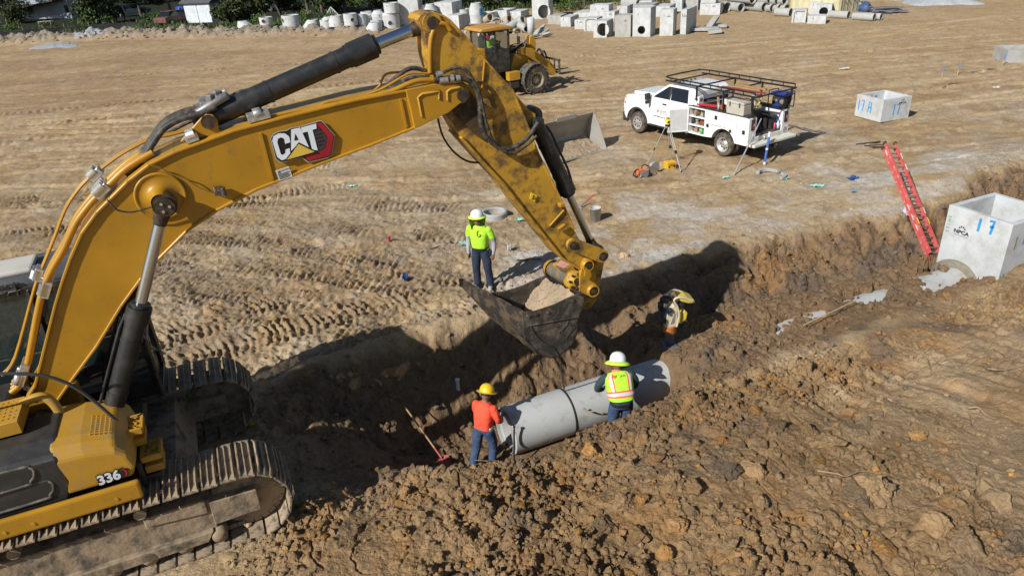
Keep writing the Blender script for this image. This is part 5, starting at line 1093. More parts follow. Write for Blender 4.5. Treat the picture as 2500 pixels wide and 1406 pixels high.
m = MB(); m.tube(smoothpts([(-.03, .12, 1.43), (-.01, .146, 1.36), (-.035, .156, 1.29), (-.07, .152, 1.30), (-.075, .148, 1.35)], 3), .007, 6); m.build('hanging_glasses', EYE, pa)
m = MB(); m.box((-.235, .05, .90), (.05, .11, .13)); m.build('tool_pouch', BELT, pa, .015)
m = MB(); put_text(m, 'JMS', .045, Vector((-.09, .147, 1.33)), Vector((-1, 0, 0)), Z); m.build('chest_print', mat('print_dark_green', (.12, .25, .02), .8), pa)

# ---- man in orange in the trench, turned to the pipe end
JB = dict(spine=[(0, -.02, .90), (0, 0, 1.04), (0, .03, 1.22), (0, .075, 1.38), (0, .10, 1.47)], rx=[.16, .17, .185, .185, .09], ry=[.13, .14, .14, .125, .08],
          leg_r=[(.095, -.02, .90), (.11, .04, .7), (.115, .07, .48), (.115, .03, .28), (.115, .0, .09)], leg_l=[(-.095, -.02, .90), (-.12, -.06, .7), (-.14, -.08, .49), (-.15, -.17, .30), (-.16, -.25, .10)],
          arm_r=[(.18, .08, 1.375), (.235, .07, 1.25), (.26, .09, 1.12), (.23, .22, 1.02), (.15, .34, .98)], arm_l=[(-.18, .08, 1.375), (-.22, .10, 1.25), (-.22, .14, 1.12), (-.14, .28, 1.03), (-.05, .38, 1.0)],
          hand_r=((-.3, 1, -.2), (-.3, 0, 1), .8), hand_l=((.4, 1, -.1), (.3, 0, 1), .8), neck=(0, .10, 1.46), head=(0, .16, 1.60), hface=(-.1, 1, -.55))
B0_ = W(5.50, .02, -1.52)
pb, RB, HBm = person(B0_, math.radians(58), 'man in an orange shirt and yellow hard hat at the pipe end', JB, zonesA(JB, ORANGE, ORANGE, JEANS, BOOT), scale=.94)
hard_hat(pb, HBm, HATY, .185)
m = MB(); m.box((.17, -.03, .98), (.06, .09, .07)); m.build('tape_measure', mat('tape_case', (.25, .26, .27), .35, .4), pb, .015)
# ---- man in the vest bent over the pipe
JC = dict(spine=[(0, -.05, .92), (0, -.05, 1.06), (0, .04, 1.22), (0, .15, 1.36), (0, .215, 1.43)], rx=[.17, .18, .2, .215, .11], ry=[.135, .145, .135, .12, .08],
          leg_r=[(.095, -.05, .92), (.11, -.0, .7), (.115, .02, .48), (.115, -.01, .28), (.115, -.03, .09)], leg_l=[(-.095, -.05, .92), (-.11, -.0, .7), (-.115, .02, .48), (-.115, -.01, .28), (-.115, -.03, .09)],
          arm_r=[(.21, .16, 1.37), (.285, .16, 1.25), (.30, .2, 1.10), (.26, .30, 1.0), (.2, .38, .94)], arm_l=[(-.21, .16, 1.37), (-.30, .17, 1.26), (-.33, .21, 1.12), (-.28, .31, 1.02), (-.2, .38, .96)],
          hand_r=((-.3, 1, -.5), (-.3, .3, 1), .5), hand_l=((.3, 1, -.5), (.3, .3, 1), .5), neck=(0, .20, 1.43), head=(.02, .26, 1.56), hface=(.35, 1, -.55), hup=(.12, .3, 1))
C0_ = W(7.96, -.64, -1.5)
pc, RC, HC = person(C0_, math.radians(96), 'man bent over the pipe in a yellow green vest with orange and silver stripes', JC, zonesA(JC, TEAL, TEAL, JEANS, BOOT), scale=1.05)
hard_hat(pc, HC, HATW, .14)
m = MB(); m.lathe([(.12, .035), (.18, .012), (.21, -.02), (.207, -.026), (.18, .004), (.12, .025)], (0, .0, .015), Z, 36); m.xf(HC); m.build('sun_brim', BRIM, pc)
m = MB(); m.lathe([(.075, -.10), (.09, -.14), (.1, -.19)], (0, -.02, .0), Z, 20); m.xf(HC); m.build('neck_scarf', mat('orange_scarf', (.8, .2, .09), .8), pc)
i1 = len(RC) - 2
m = MB(); torso_patch(m, RC, 4, i1, -PI * 1.12, PI * .12, .022, 30); vo = m.build('vest', NEON, pc)
def stripe(i0, i1_, t0, t1, off, m_, tf=None):
    m = MB(); torso_patch(m, RC, i0, i1_, t0, t1, off, 10, tf); m.build('reflective_stripe' if m_ is SILV else 'orange_stripe', m_, pc)
for c0 in (-PI / 2 - .62, -PI / 2 + .62):
    stripe(7, i1 - 1, c0 - .21, c0 + .21, .027, ORTAPE); stripe(7, i1 - 1, c0 - .11, c0 + .11, .031, SILV)
m = MB()
for off, z0, z1, mm in ((.027, .0, 1.0, ORTAPE), (.031, .25, .75, SILV)):
    a, b = RC[5], RC[7]; lerp_ = lambda f: tuple((x.lerp(y, f) if isinstance(x, Vector) else x + (y - x) * f) for x, y in zip(a, b))
    mm_ = MB(); torso_patch(mm_, [lerp_(z0), lerp_(z1)], 0, 1, -PI * 1.1, PI * .1, off, 26); mm_.build('reflective_stripe' if mm is SILV else 'orange_stripe', mm, pc)
m = MB()
for q in range(2): torso_patch(m, RC, 2, 3, q * PI, PI + q * PI, .012)
m.build('belt', BELT, pc)
r = RC[i1 - 3]; bp = ring_pt(r, -PI / 2, .034); m = MB(); m.mi = 0; put_text(m, 'JMS', .055, bp + Vector((.04, 0, 0)), Vector((1, 0, 0)), (RC[i1 - 2][0] - RC[i1 - 4][0])); m.mi = 1; m.add([bp + Vector((-.09 + x * .04, 0, 0)) + (RC[i1 - 2][0] - RC[i1 - 4][0]).normalized() * (y * .04) for x, y in ((0, -.9), (.9, .1), (.85, .7), (.4, .8), (0, .4), (-.4, .8), (-.85, .7), (-.9, .1))], [tuple(range(8))]); m.build('back_print', [MATS['print_dark_green'], ORTAPE], pc)

# ================================================================ SERVICE TRUCK
tf = Vector((5.3, 27.24, 0)); tr_ = Vector((7.5, 23.57, 0)); TF = (tf - tr_).normalized(); TL = Vector((-TF.y, TF.x, 0)); TO = tr_ - TL * .9
TO.z = .02; TRZ = math.atan2(TF.y, TF.x)
truck = empty('service_truck', TO, 'white crew cab work truck with open side locker and black ladder rack', 'truck', rz=TRZ)
WIN = mat('tinted_window', (.010, .013, .018), .06, spec=.7, vary=.02); TRIM = mat('black_trim', (.015, .015, .016), .55, dirt=DUST, amount=.25, scale=8); TYRE = mat('tyre', (.028, .027, .026), .8, dirt=DUST, amount=.55, scale=7, thr=(.4, .7)); RIM = mat('steel_rim', (.42, .42, .41), .4, .5, dirt=DUST, amount=.5, scale=12)
def arch(cx, r, n=10): return [(cx + r * math.cos(a), .42 + r * math.sin(a)) for a in np.linspace(0, PI, n)]
def sideprism(m, poly, y0, y1): m.prism(poly, (0, y1, 0), (1, 0, 0), (0, 0, 1), (0, y0 - y1, 0))
L_ = 4.28
m = MB(); low = [(1.66, .47)] + [(3.72, .46)] + list(reversed([p for p in arch(L_, .53)])) + [(4.86, .42), (5.02, .62), (5.06, 1.02), (5.0, 1.28), (4.86, 1.40), (3.62, 1.50), (1.66, 1.46)]
sideprism(m, low, -1.0, 1.0); cab = m.build('cab_body', WHITE, truck, .045, 3)
m = MB(); hx = [(1.5, 1.44), (3.66, 1.48), (2.86, 1.99), (2.5, 2.03), (1.62, 2.01), (1.5, 1.9)]
loft(m, [[Vector((x, s_ * y, z)) for (x, z), y in zip(hx, (.98, .97, .78, .76, .77, .80))] for s_ in (-1, -.98, 0, .98, 1)]); m.build('cab_roof', WHITE, truck, .04, 3)
m = MB(); m.prism([(.0, .0), (1.2, -.06), (1.25, -.14), (0, -.1)], (3.68, .62, 1.53), (1, 0, 0), (0, 0, 1), (0, -1.24, 0)); m.build('hood', WHITE, truck, .03, 2)
def quad(m, pts, off):
    P = [Vector(p) for p in pts]; n = (P[1] - P[0]).cross(P[2] - P[0]).normalized()
    if n.dot(off) < 0: n = -n
    A = [p + n * .012 for p in P]; B = [p - n * .02 for p in P]; k = len(P); m.add(A + B, [tuple(range(k))] + [(i, (i + 1) % k, (i + 1) % k + k, i + k) for i in range(k)])
def yw(z): return .98 - (z - 1.44) * (.20 / .55)
for sg in (1, -1):
    for poly in ([(3.46, 1.50), (2.80, 1.93), (2.70, 1.93), (2.64, 1.50)], [(2.56, 1.50), (2.62, 1.93), (1.86, 1.93), (1.72, 1.50)]):
        m = MB(); quad(m, [(x, sg * (yw(z) + .002), z) for x, z in poly], Vector((0, sg, 0))); m.build('window', WIN, truck)
    m = MB(); m.bar((2.65, sg * yw(1.5), 1.5), (2.67, sg * yw(1.93), 1.93), .1, .03, upv=(0, 1, 0)); m.build('door_post', TRIM, truck)
    m = MB(); m.box((3.56, sg * 1.16, 1.52), (.12, .2, .24)); m.box((3.58, sg * 1.03, 1.45), (.06, .16, .05)); m.box((3.56, sg * 1.16, 1.32), (.1, .18, .12)); m.build('wing_mirror', TRIM, truck, .03, 2)
    m = MB(); m.lathe([(.53, -.02), (.58, -.01), (.58, .03), (.53, .035)], (0, 0, 0), (0, 1, 0), 40); m.v = [v for v in m.v]
    pts = [(L_ + .55 * math.cos(a), sg * 1.005, .42 + .55 * math.sin(a)) for a in np.linspace(-.1, PI + .1, 24)]; mm = MB(); mm.tube(pts, .035, 6); mm.build('wheel_arch', TRIM, truck)
    for (x0, x1) in ((2.62, 2.62), (1.72, 1.72), (3.62, 3.62)):
        m = MB(); m.bar((x0, sg * 1.003, .62), (x0 + .02, sg * 1.003, 1.44), .008, .006, upv=(0, 1, 0)); m.build('door_gap', TRIM, truck)
    for x in (2.82, 1.92): m = MB(); m.box((x, sg * 1.02, 1.32), (.2, .03, .045)); m.build('door_handle', BLK, truck, .01)
    m = MB(); m.box((2.7, sg * .98, .47), (1.9, .1, .07)); m.build('side_step', TRIM, truck, .02)
m = MB(); quad(m, [(3.60, .86, 1.52), (3.60, -.86, 1.52), (2.88, -.70, 1.96), (2.88, .70, 1.96)], Vector((1, 0, .5))); m.build('windscreen', WIN, truck)
m = MB(); quad(m, [(1.50, .82, 1.48), (1.50, -.82, 1.48), (1.54, -.70, 1.92), (1.54, .70, 1.92)], Vector((-1, 0, 0))); m.build('rear_window', WIN, truck)
m = MB(); m.box((5.04, 0, .52), (.22, 1.96, .34)); m.build('front_bumper', TRIM, truck, .05, 2)
m = MB(); m.box((5.04, 0, 1.0), (.06, 1.5, .4)); m.build('grille', TRIM, truck, .02)
for sg in (1, -1):
    m = MB(); m.box((4.97, sg * .86, 1.08), (.16, .28, .16)); m.build('headlight', mat('lamp_glass', (.5, .5, .48), .15) if sg > 0 else MATS['lamp_glass'], truck, .03)
    m = MB(); m.box((4.93, sg * .985, 1.27), (.1, .04, .06)); m.build('marker_lamp', mat('amber', (.5, .14, .02), .3) if sg > 0 else MATS['amber'], truck, .01)
m = MB()
for k in range(5): m.ball((2.75, -.4 + .2 * k, 2.03), .035, 8, 5, (1.5, 1, .8))
m.build('roof_marker', BLK, truck)
# door logo
LRED = mat('logo_red', (.55, .02, .04), .5); LGREY = mat('logo_grey', (.25, .25, .26), .5)
m = MB(); o = Vector((3.0, 1.006, 1.02)); ax = Vector((-1, 0, 0))
m.mi = 0; m.add([o + ax * (x * .075 - .16) + Z * (y * .075) for x, y in ((0, -1), (.95, .1), (.85, .75), (.4, .85), (0, .45), (-.4, .85), (-.85, .75), (-.95, .1))], [tuple(range(8))])
m.mi = 2; 
for k in (-.35, .1, .5): m.add([o + Vector((0, .002, 0)) + ax * (x * .075 - .16) + Z * (y * .075) for x, y in ((-.8 + .2 * k, k), (.1, k - .25), (.8, k + .05), (.8, k + .17), (.1, k - .12), (-.8 + .2 * k, k + .12))], [tuple(range(6))])
m.build('door_emblem', [LRED, LGREY, WHITE, BLKINK], truck); m = MB(); m.mi = 1; put_text(m, 'JMS', .22, o + ax * .13 - Z * .02, ax, Z, squash=1.15); m.build('door_logo', [LRED, LGREY, WHITE, BLKINK], truck); m = MB(); m.mi = 3; put_text(m, 'GVWR 14000', .05, o + ax * .12 - Z * .2, ax, Z, bold=.002); m.build('door_lettering', [LRED, LGREY, WHITE, BLKINK], truck); m = MB(); m.mi = 3; put_text(m, 'DOT 104602', .06, o - ax * .22 - Z * .19, ax, Z, bold=.003)
m.build('door_lettering', [LRED, LGREY, WHITE, BLKINK], truck)
# service body
def bodyside(sg):
    m = MB()
    if sg > 0:
        p = [(.86, .52), (.86, 1.46), (-1.0, 1.46), (-1.0, .55), (-.52, .55)] + list(reversed([(x, z) for x, z in [(.0 + .52 * math.cos(a), .42 + .52 * math.sin(a)) for a in np.linspace(.25, PI - .25, 12)]])) [0:0] + [(.52 * math.cos(a), .42 + .52 * math.sin(a)) for a in np.linspace(PI - .25, .25, 12)]
        sideprism(m, p, .62, 1.0); m.box((1.24, .81, .545), (.78, .38, .05)); m.box((1.24, .81, 1.435), (.78, .38, .05)); m.box((1.615, .81, .99), (.03, .38, .84)); m.box((1.24, .63, .99), (.75, .02, .84))
        for z in (.82, 1.12): m.box((1.24, .80, z), (.75, .33, .015)); m.box((1.24, .97, z), (.75, .01, .05))
    else:
        p = [(1.63, .52), (1.63, 1.46), (-1.0, 1.46), (-1.0, .55), (-.52, .55)] + [(.52 * math.cos(a), .42 + .52 * math.sin(a)) for a in np.linspace(PI - .25, .25, 12)]
        sideprism(m, p, -1.0, -.62)
    return m.build('locker', WHITE, truck, .012, 2)
lk = bodyside(1); bodyside(-1)
m = MB(); m.box((.3, 0, .83), (2.62, 1.24, .06)); m.box((1.64, 0, 1.1), (.04, 1.24, .6)); m.build('bed_floor', mat('bed_dark', (.05, .05, .048), .7, dirt=DUST, amount=.7, scale=4), truck)
for sg in (1, -1): m = MB(); m.box((.32, sg * .81, 1.475), (2.66, .40, .03)); m.build('locker_top', mat('bedliner_black', (.018, .018, .018), .8, dirt=DUST, amount=.35, scale=5) if sg > 0 else MATS['bedliner_black'], truck, .006)
m = MB(); m.bar((.85, .997, 1.0), (-.02, .997, .98), .006, .008, upv=(0, 1, 0)); m.bar((-.05, 1.002, .96), (-.05, 1.002, 1.42), .008, .006, upv=(0, 1, 0)); m.bar((-.55, 1.002, .6), (-.55, 1.002, 1.42), .008, .006, upv=(0, 1, 0)); m.bar((-.05, 1.002, 1.0), (.84, 1.002, 1.0), .006, .008, upv=(0, 1, 0)); m.build('locker_gap', TRIM, truck)
for x, z, r in ((.70, .93, .055), (-.30, .92, .055), (-.86, .98, .0), (.35, 1.26, 0)):
    m = MB(); (m.cyl((x, .99, z), (x, 1.02, z), r, n=16) if r else m.box((x, 1.01, z), (.11, .03, .13))); m.build('locker_latch', BLK, truck, .006)
m = MB(); hz = Vector((1.60, 1.0, .99)); dd_ = Vector((.42, .72, 0)).normalized(); m.bar(hz, hz + dd_ * .74, .035, .86); lockdoor = m.build('locker_door', WHITE, truck, .008)
m = MB(); m.bar(hz + dd_ * .08 + Vector((-.86, .5, 0)).normalized() * .02, hz + dd_ * .68 + Vector((-.86, .5, 0)).normalized() * .02, .01, .72); m.build('door_liner', mat('liner_grey', (.5, .51, .51), .5), lockdoor)
# back end
m = MB(); m.box((-1.02, .81, 1.0), (.05, .36, .86)); m.build('rear_panel', WHITE, truck, .01); m = MB(); m.box((-1.02, -.81, 1.0), (.05, .36, .86)); m.build('rear_panel', WHITE, truck, .01)
for sg in (1, -1):
    m = MB(); m.mi = 0; m.box((-1.05, sg * .80, 1.22), (.03, .15, .36)); m.mi = 1; m.box((-1.068, sg * .80, 1.22), (.02, .085, .26)); m.mi = 2; m.box((-1.08, sg * .80, 1.22), (.012, .05, .10)); m.build('tail_light', [BLK, mat('lens_red', (.22, .01, .01), .2), mat('lens_white', (.5, .5, .5), .2)] if sg > 0 else [BLK, MATS['lens_red'], MATS['lens_white']], truck, .012)
    m = MB(); m.cyl((-1.05, sg * .80, .78), (-1.06, sg * .80, .78), .1, n=14); m.build('lamp_guard', STEEL, truck)
m = MB(); m.box((-1.2, 0, .60), (.34, 2.06, .10)); m.box((-1.03, 0, .72), (.05, 2.0, .16)); m.build('rear_bumper', mat('bumper_cream', (.62, .61, .54), .45, dirt=DUST, amount=.4, scale=4), truck, .02)
m = MB(); m.box((-1.3, 0, .45), (.25, .12, .12)); m.ball((-1.42, 0, .5), .04); m.cyl((-1.3, .25, .45), (-1.36, .25, .45), .05); m.bar((-1.0, 0, .46), (-1.3, 0, .46), .5, .08); m.build('tow_hitch', BLK, truck)
def wheel(parent, x, y, r, w, rimm, hub, name='wheel', rim_r=.255, nlug=8, lug=0):
    o = bpy.data.objects.new(name, None); link(o, parent); o.location = (x, y, r); sg = 1 if y > 0 else -1
    m = MB(); m.lathe([(rim_r, -w / 2 + .01), (r * .78, -w / 2), (r * .93, -w / 2 + .015), (r, -w / 2 + .05), (r, w / 2 - .05), (r * .93, w / 2 - .015), (r * .78, w / 2), (rim_r, w / 2 - .01)], (0, 0, 0), (0, 1, 0), 48)
    if lug:
        for k in range(lug):
            for s_ in (-1, 1): a = 2 * PI * (k + .25 * s_) / lug; m.box((math.cos(a) * (r + .002), s_ * w * .27, math.sin(a) * (r + .002)), (.09, w * .46, .12), Matrix.Rotation(-a, 3, 'Y') @ Matrix.Rotation(s_ * .5, 3, 'X'))
    m.build('tyre', TYRE, o)
    m = MB(); d_ = sg * w / 2; m.lathe([(rim_r, d_ - sg * .012), (rim_r - .02, d_ - sg * .005), (rim_r - .05, d_ - sg * hub), (rim_r * .5, d_ - sg * hub * 1.15), (rim_r * .42, d_ - sg * hub * .6), (.05, d_ - sg * hub * .55), (0, d_ - sg * hub * .5)], (0, 0, 0), (0, 1, 0), 32); m.mi = 1
    for k in range(nlug): a = 2 * PI * k / nlug; c_ = Vector((math.cos(a) * rim_r * .62, d_ - sg * hub * 1.02, math.sin(a) * rim_r * .62)); m.cyl(c_, c_ + Vector((0, sg * .01, 0)), rim_r * .12, n=8)
    m.build('rim', [rimm, HOLE_SHADE], o); return o  # second material: dark discs painting the shade of the wheel holes
for sg in (1, -1):
    wheel(truck, L_, sg * .88, .40, .25, mat('alloy', (.55, .55, .55), .3, .7, dirt=DUST, amount=.3) if sg > 0 else MATS['alloy'], .0 + .02); wheel(truck, 0, sg * .89, .40, .23, RIM, .12); wheel(truck, 0, sg * .61, .40, .23, RIM, .02)
m = MB(); m.cyl((0, -.9, .4), (0, .9, .4), .07); m.cyl((L_, -.9, .4), (L_, .9, .4), .06); m.box((2, 0, .55), (5.6, .9, .25)); m.box((L_, 0, .8), (1.1, 1.5, .5)); m.box((0, 0, .75), (1.1, 1.4, .2)); m.build('chassis', TRIM, truck)
# ladder rack
m = MB(); zt, zb_ = 2.27, 2.15
outer = [(-1.2, .96), (2.5, .96), (2.95, .80), (2.95, -.80), (2.5, -.96), (-1.2, -.96)]
m.tube(smoothpts([(2.4, .96, zt), (2.75, .93, zt), (2.98, .70, zt), (2.98, -.70, zt), (2.75, -.93, zt), (2.4, -.96, zt)], 4), .027, 8)
for sg in (1, -1):
    m.tube([(2.4, sg * .96, zt), (-1.15, sg * .96, zt)], .026, 8); m.tube([(2.9, sg * .9, zb_), (-1.2, sg * .96, zb_)], .03, 8)
    for x in np.linspace(-1.15, 2.6, 9): m.tube([(x, sg * .96, zt), (x, sg * .96, zb_)], .016, 6)
    for x in (1.35, -1.05): m.tube([(x, sg * .95, zb_), (x, sg * .93, 1.75), (x, sg * .85, 1.48)], .036, 8)
    m.tube([(.15, sg * .95, zb_), (.15, sg * .9, 1.48)], .03, 8)
for x in (-1.2, .15, 1.35, 2.6): m.tube([(x, .95, zb_), (x, -.95, zb_)], .026, 8)
m.build('ladder_rack', mat('rack_black', (.012, .012, .012), .45), truck)
# ---- loose things carried on the truck
def on_truck(name, label, cat, pos, rz=0.0, group=None):
    p = TO + TF * pos[0] + TL * pos[1] + Z * pos[2]
    return empty(name, p, label, cat, group, rz=TRZ + rz)
GREYB = mat('cooler_tan', (.44, .42, .36), .5, dirt=DUST, amount=.3, scale=6)
t = on_truck('cooler', 'large tan cooler box with black latches on the truck locker top', 'cooler', (-.42, .80, 1.49))
m = MB(); m.box((0, 0, .17), (.72, .40, .34), taper=1.04); m.build('body', GREYB, t, .025, 2); m = MB(); m.box((0, 0, .39), (.76, .44, .09)); m.build('lid', GREYB, t, .025, 2)
for x in (-.2, .2): m = MB(); m.box((x, .225, .33), (.04, .02, .14)); m.build('latch', BLK, t, .005)
t = on_truck('generator', 'blue and black portable generator on the truck under the rack', 'generator', (-.80, -.78, 1.49))
m = MB(); m.box((0, 0, .45), (.58, .42, .12)); m.box((0, .0, .1), (.2, .46, .1)); m.build('fuel_tank', mat('gen_blue', (.015, .04, .25), .35), t, .03, 2); m = MB(); m.box((0, 0, .2), (.48, .36, .34)); m.build('engine', BLKD, t, .03); m = MB(); m.mi = 0; m.cyl((-.2, .18, .24), (-.2, .22, .24), .08); m.cyl((.05, .18, .25), (.05, .2, .25), .05); m.build('starter', STEEL, t)
m = MB()
for x in (-.32, .32): m.tube(smoothpts([(x, -.24, .02), (x, -.24, .5), (x, -.1, .55), (x, .1, .55), (x, .24, .5), (x, .24, .02)], 3), .017, 6)
for y in (-.24, .24): m.tube([(-.32, y, .03), (.32, y, .03)], .017, 6); m.tube([(-.32, y, .45), (.32, y, .45)], .017, 6)
m.build('frame', BLK, t)
t = on_truck('pump', 'cream plastic water pump and hose reel behind the cooler', 'pump', (-.25, -.05, 1.42))
m = MB(); m.box((0, 0, .15), (.5, .34, .14)); m.box((-.1, 0, .36), (.2, .26, .34)); m.cyl((.12, -.16, .28), (.12, .16, .28), .12, n=16); m.build('housing', cream, t, .03, 2); m = MB(); m.tube(smoothpts([(-.3, .2, .1), (-.38, .1, .4), (-.25, -.1, .5), (-.1, .1, .45), (-.2, .25, .2)], 5), .03, 8); m.build('hose', mat('hose_yellow', (.5, .42, .1), .5), t); m = MB(); m.box((0, 0, -.3), (.6, .4, .6)); m.build('base', BLKD, t)
t = on_truck('paper_box', 'white cardboard box with printing standing on the locker beside the cab', 'box', (1.36, .82, 1.49)); m = MB(); m.box((0, 0, .16), (.26, .22, .32)); m.build('carton', mat('carton_white', (.66, .65, .66), .6), t, .004)
m = MB(); m.box((0, .112, .22), (.16, .004, .06)); m.box((-.132, .0, .2), (.004, .12, .1)); m.build('print', mat('print_purple', (.12, .08, .16), .6), t)
t = on_truck('red_tray', 'red plastic tray lying across the locker top by the cab', 'tray', (.98, .70, 1.49), .25); m = MB(); m.box((0, 0, .03), (.75, .3, .03)); m.box((0, .15, .06), (.75, .02, .07)); m.build('tray', mat('tray_red', (.45, .02, .03), .4), t, .008)
t = on_truck('water_bottle', 'clear water bottle standing on the black locker top', 'bottle', (.42, .84, 1.49)); m = MB(); m.lathe([(0, 0), (.035, 0), (.036, .14), (.015, .19), (.015, .21), (0, .21)], n=12); m.build('bottle', mat('bottle_clear', (.45, .52, .58), .15), t)
t = on_truck('spray_bottle', 'white and blue spray bottle standing on the tailgate floor', 'bottle', (-.98, -.52, .86)); m = MB(); m.lathe([(0, 0), (.055, 0), (.055, .16), (.02, .22), (.02, .26), (0, .26)], n=12); m.mi = 1; m.box((.02, 0, .28), (.1, .03, .04)); m.build('bottle', [mat('bottle_white', (.6, .65, .75), .4), mat('bottle_blue', (.02, .12, .5), .4)], t)
t = on_truck('pink_can', 'pink marking paint can on the tailgate floor', 'can', (-.98, -.36, .86)); m = MB(); m.lathe([(0, 0), (.034, 0), (.034, .17), (.02, .19), (.02, .22), (0, .22)], n=12); m.build('can', mat('can_pink', (.7, .06, .15), .4), t)
t = on_truck('silver_can', 'small silver can standing on the tailgate edge', 'can', (-1.12, .28, .66)); m = MB(); m.lathe([(0, 0), (.033, 0), (.033, .13), (0, .135)], n=12); m.build('can', STEEL, t)
tool_ms = [mat('tool_brown', (.16, .09, .045), .7), mat('tool_rust', (.22, .07, .03), .7), mat('tool_grey', (.28, .27, .25), .5), mat('tool_dark', (.06, .055, .05), .6), mat('tool_cream', (.4, .34, .24), .7), mat('tool_tan', (.30, .22, .13), .6)]
kind = [('canvas tool bag', 'bag'), ('cardboard parts box', 'box'), ('grey pipe coupling', 'coupling'), ('rope coil', 'rope')]
ci = 0
SH = ('top', 'middle', 'bottom')
for si, zs in enumerate((1.145, .835, .575)):
    for k in range(4):
        y_ = .78 + .05 * (k % 2); x_ = 1.52 - .175 * k; t = on_truck('stored_tool', '%s on the %s shelf of the locker, %s' % (('brown cloth bag', 'tan fabric roll', 'grey metal fitting', 'rust red parts tin')[(k + si) % 4], SH[si], ('next to the cab', 'second from the cab', 'third from the cab', 'next to the rear wheel')[k]), 'tool', (x_, y_, zs), .3 * k, 'things stored in the open locker')
        m = MB(); q = (k + si) % 4
        if q == 0: m.ball((0, 0, .09), .09, 10, 7, (1, 1.2, 1.0)); m.tube([(-.06, 0, .16), (0, 0, .22), (.06, 0, .16)], .012, 6)
        elif q == 1: m.cyl((-.07, -.08, .07), (.05, .1, .07), .07, n=12); m.cyl((-.02, -.09, .16), (.06, .09, .15), .05, n=10)
        elif q == 2: m.lathe([(.03, 0), (.075, 0), (.075, .05), (.05, .06), (.05, .13), (.07, .14), (.07, .18), (.03, .18)], n=14)
        else: m.box((0, 0, .06), (.13, .2, .12)); m.box((.0, .02, .15), (.1, .14, .06), Matrix.Rotation(.4, 3, 'Z'))
        m.build('tool_body', tool_ms[(ci * 5 + si) % 6], t, .008); ci += 1
t = on_truck('green_bottle', 'bright green bottle on the bottom shelf of the locker', 'bottle', (1.02, .93, .575)); m = MB(); m.lathe([(0, 0), (.05, 0), (.05, .12), (.02, .17), (0, .18)], n=12); m.build('bottle', mat('bottle_green', (.05, .5, .08), .4), t)
for k, (x, dx) in enumerate(((.78, .0), (.66, .08), (.58, -.05), (.2, .1))):
    t = on_truck('tool_handle', '%s long handled tool against the rack, %s' % (('pale', 'wooden', 'short', 'dark')[k], ('nearest the cab', 'second from the cab', 'third from the cab', 'nearest the cooler')[k]), 'tool', (x, .45, .86), 0, 'long handled tools in the truck bed'); m = MB(); m.cyl((0, 0, 0), (dx, .1, 1.25 + .12 * (k == 0)), .018, n=8); m.mi = 1; m.box((0, 0, .04), (.16, .03, .18)); m.build('handle', [mat('handle_pale', (.42, .30, .19), .6), BLK] if k == 0 else [MATS['handle_pale'], BLK], t)
t = on_truck('hose_coil', 'coil of dark hose and straps heaped in the truck bed', 'hose', (-.55, .15, .86)); m = MB()
for k in range(5): m.tube([(math.cos(a) * (.3 - .03 * k), math.sin(a) * (.25 - .02 * k), .04 + .05 * k + .02 * math.sin(3 * a)) for a in np.linspace(0, 2 * PI, 20)], .025, 6)
m.build('coil', RUBBER, t)
t = on_truck('welder', 'black engine driven welder box filling the truck bed', 'welder', (-.55, -.4, .86)); m = MB(); m.box((0, 0, .22), (.7, .3, .44)); m.box((0, .15, .5), (.5, .1, .12)); m.build('case', BLKD, t, .02, 2)
t = on_truck('clay_pots', 'rust brown pile of couplings and clamps on the locker top', 'couplings', (.24, .72, 1.49)); m = MB(); rr_ = random.Random(5)
for k in range(12): m.cyl((rr_.uniform(-.2, .2), rr_.uniform(-.12, .12), .02 + .04 * (k % 3)), (rr_.uniform(-.2, .2), rr_.uniform(-.12, .12), .06 + .05 * (k % 3)), .045, n=8)
m.build('pieces', tool_ms[1], t); t['kind'] = 'stuff'
t = on_truck('timber_bundle', 'bundle of boards and a red bar laid on the ladder rack', 'boards', (-.3, .1, 2.18)); m = MB(); m.bar((-.5, .2, .04), (.7, .3, .04), .12, .04); m.bar((-.6, .05, .05), (.6, .12, .06), .1, .05); m.mi = 1; m.bar((-.9, .45, .03), (.8, .55, .03), .05, .05); m.build('boards', [WOOD, mat('bar_red', (.22, .03, .04), .5)], t)

# ---- survey tripod with level, yellow case, cut-off saw, staff and poles beside the truck
ft = [at(1576, 408), at(1663, 422), at(1640, 398)]; hd_ = sum(ft, Vector()) / 3 + Z * 1.42
t = empty('survey_tripod', hd_ - Z * 1.42, 'aluminium survey tripod with a yellow level standing before the truck', 'tripod')
ALU = mat('aluminium', (.55, .56, .56), .35, .6, dirt=DUST, amount=.2)
for f_ in ft:
    b = hd_ - Z * 1.42; L0 = f_ - b; tp_ = Z * 1.38 + (L0.normalized() * .06); m = MB(); mid = L0.lerp(tp_, .45); q = (tp_ - L0).cross(Z).normalized() * .03; m.tube([L0, mid], .016, 6); m.tube([mid + q, tp_ + q], .011, 6); m.tube([mid - q, tp_ - q], .011, 6); m.mi = 1; m.bar(mid - (tp_ - L0).normalized() * .06, mid + (tp_ - L0).normalized() * .05, .08, .04); m.cyl(L0, L0 + Z * .06, .02, n=8); m.build('leg', [ALU, BLK], t)
m = MB(); m.cyl((0, 0, 1.37), (0, 0, 1.43), .085, n=16); m.build('tripod_head', BLK, t); m = MB(); m.mi = 0; m.cyl((0, 0, 1.45), (0, 0, 1.49), .06, n=14); m.box((0, 0, 1.55), (.12, .17, .12)); m.cyl((-.02, -.15, 1.56), (-.02, .14, 1.56), .045, n=12); m.mi = 1; m.cyl((-.02, -.19, 1.56), (-.02, -.15, 1.56), .05, n=12); m.box((0, 0, 1.63), (.1, .13, .05)); m.build('level', [mat('level_yellow', (.75, .52, .02), .4), BLK], t, .012)
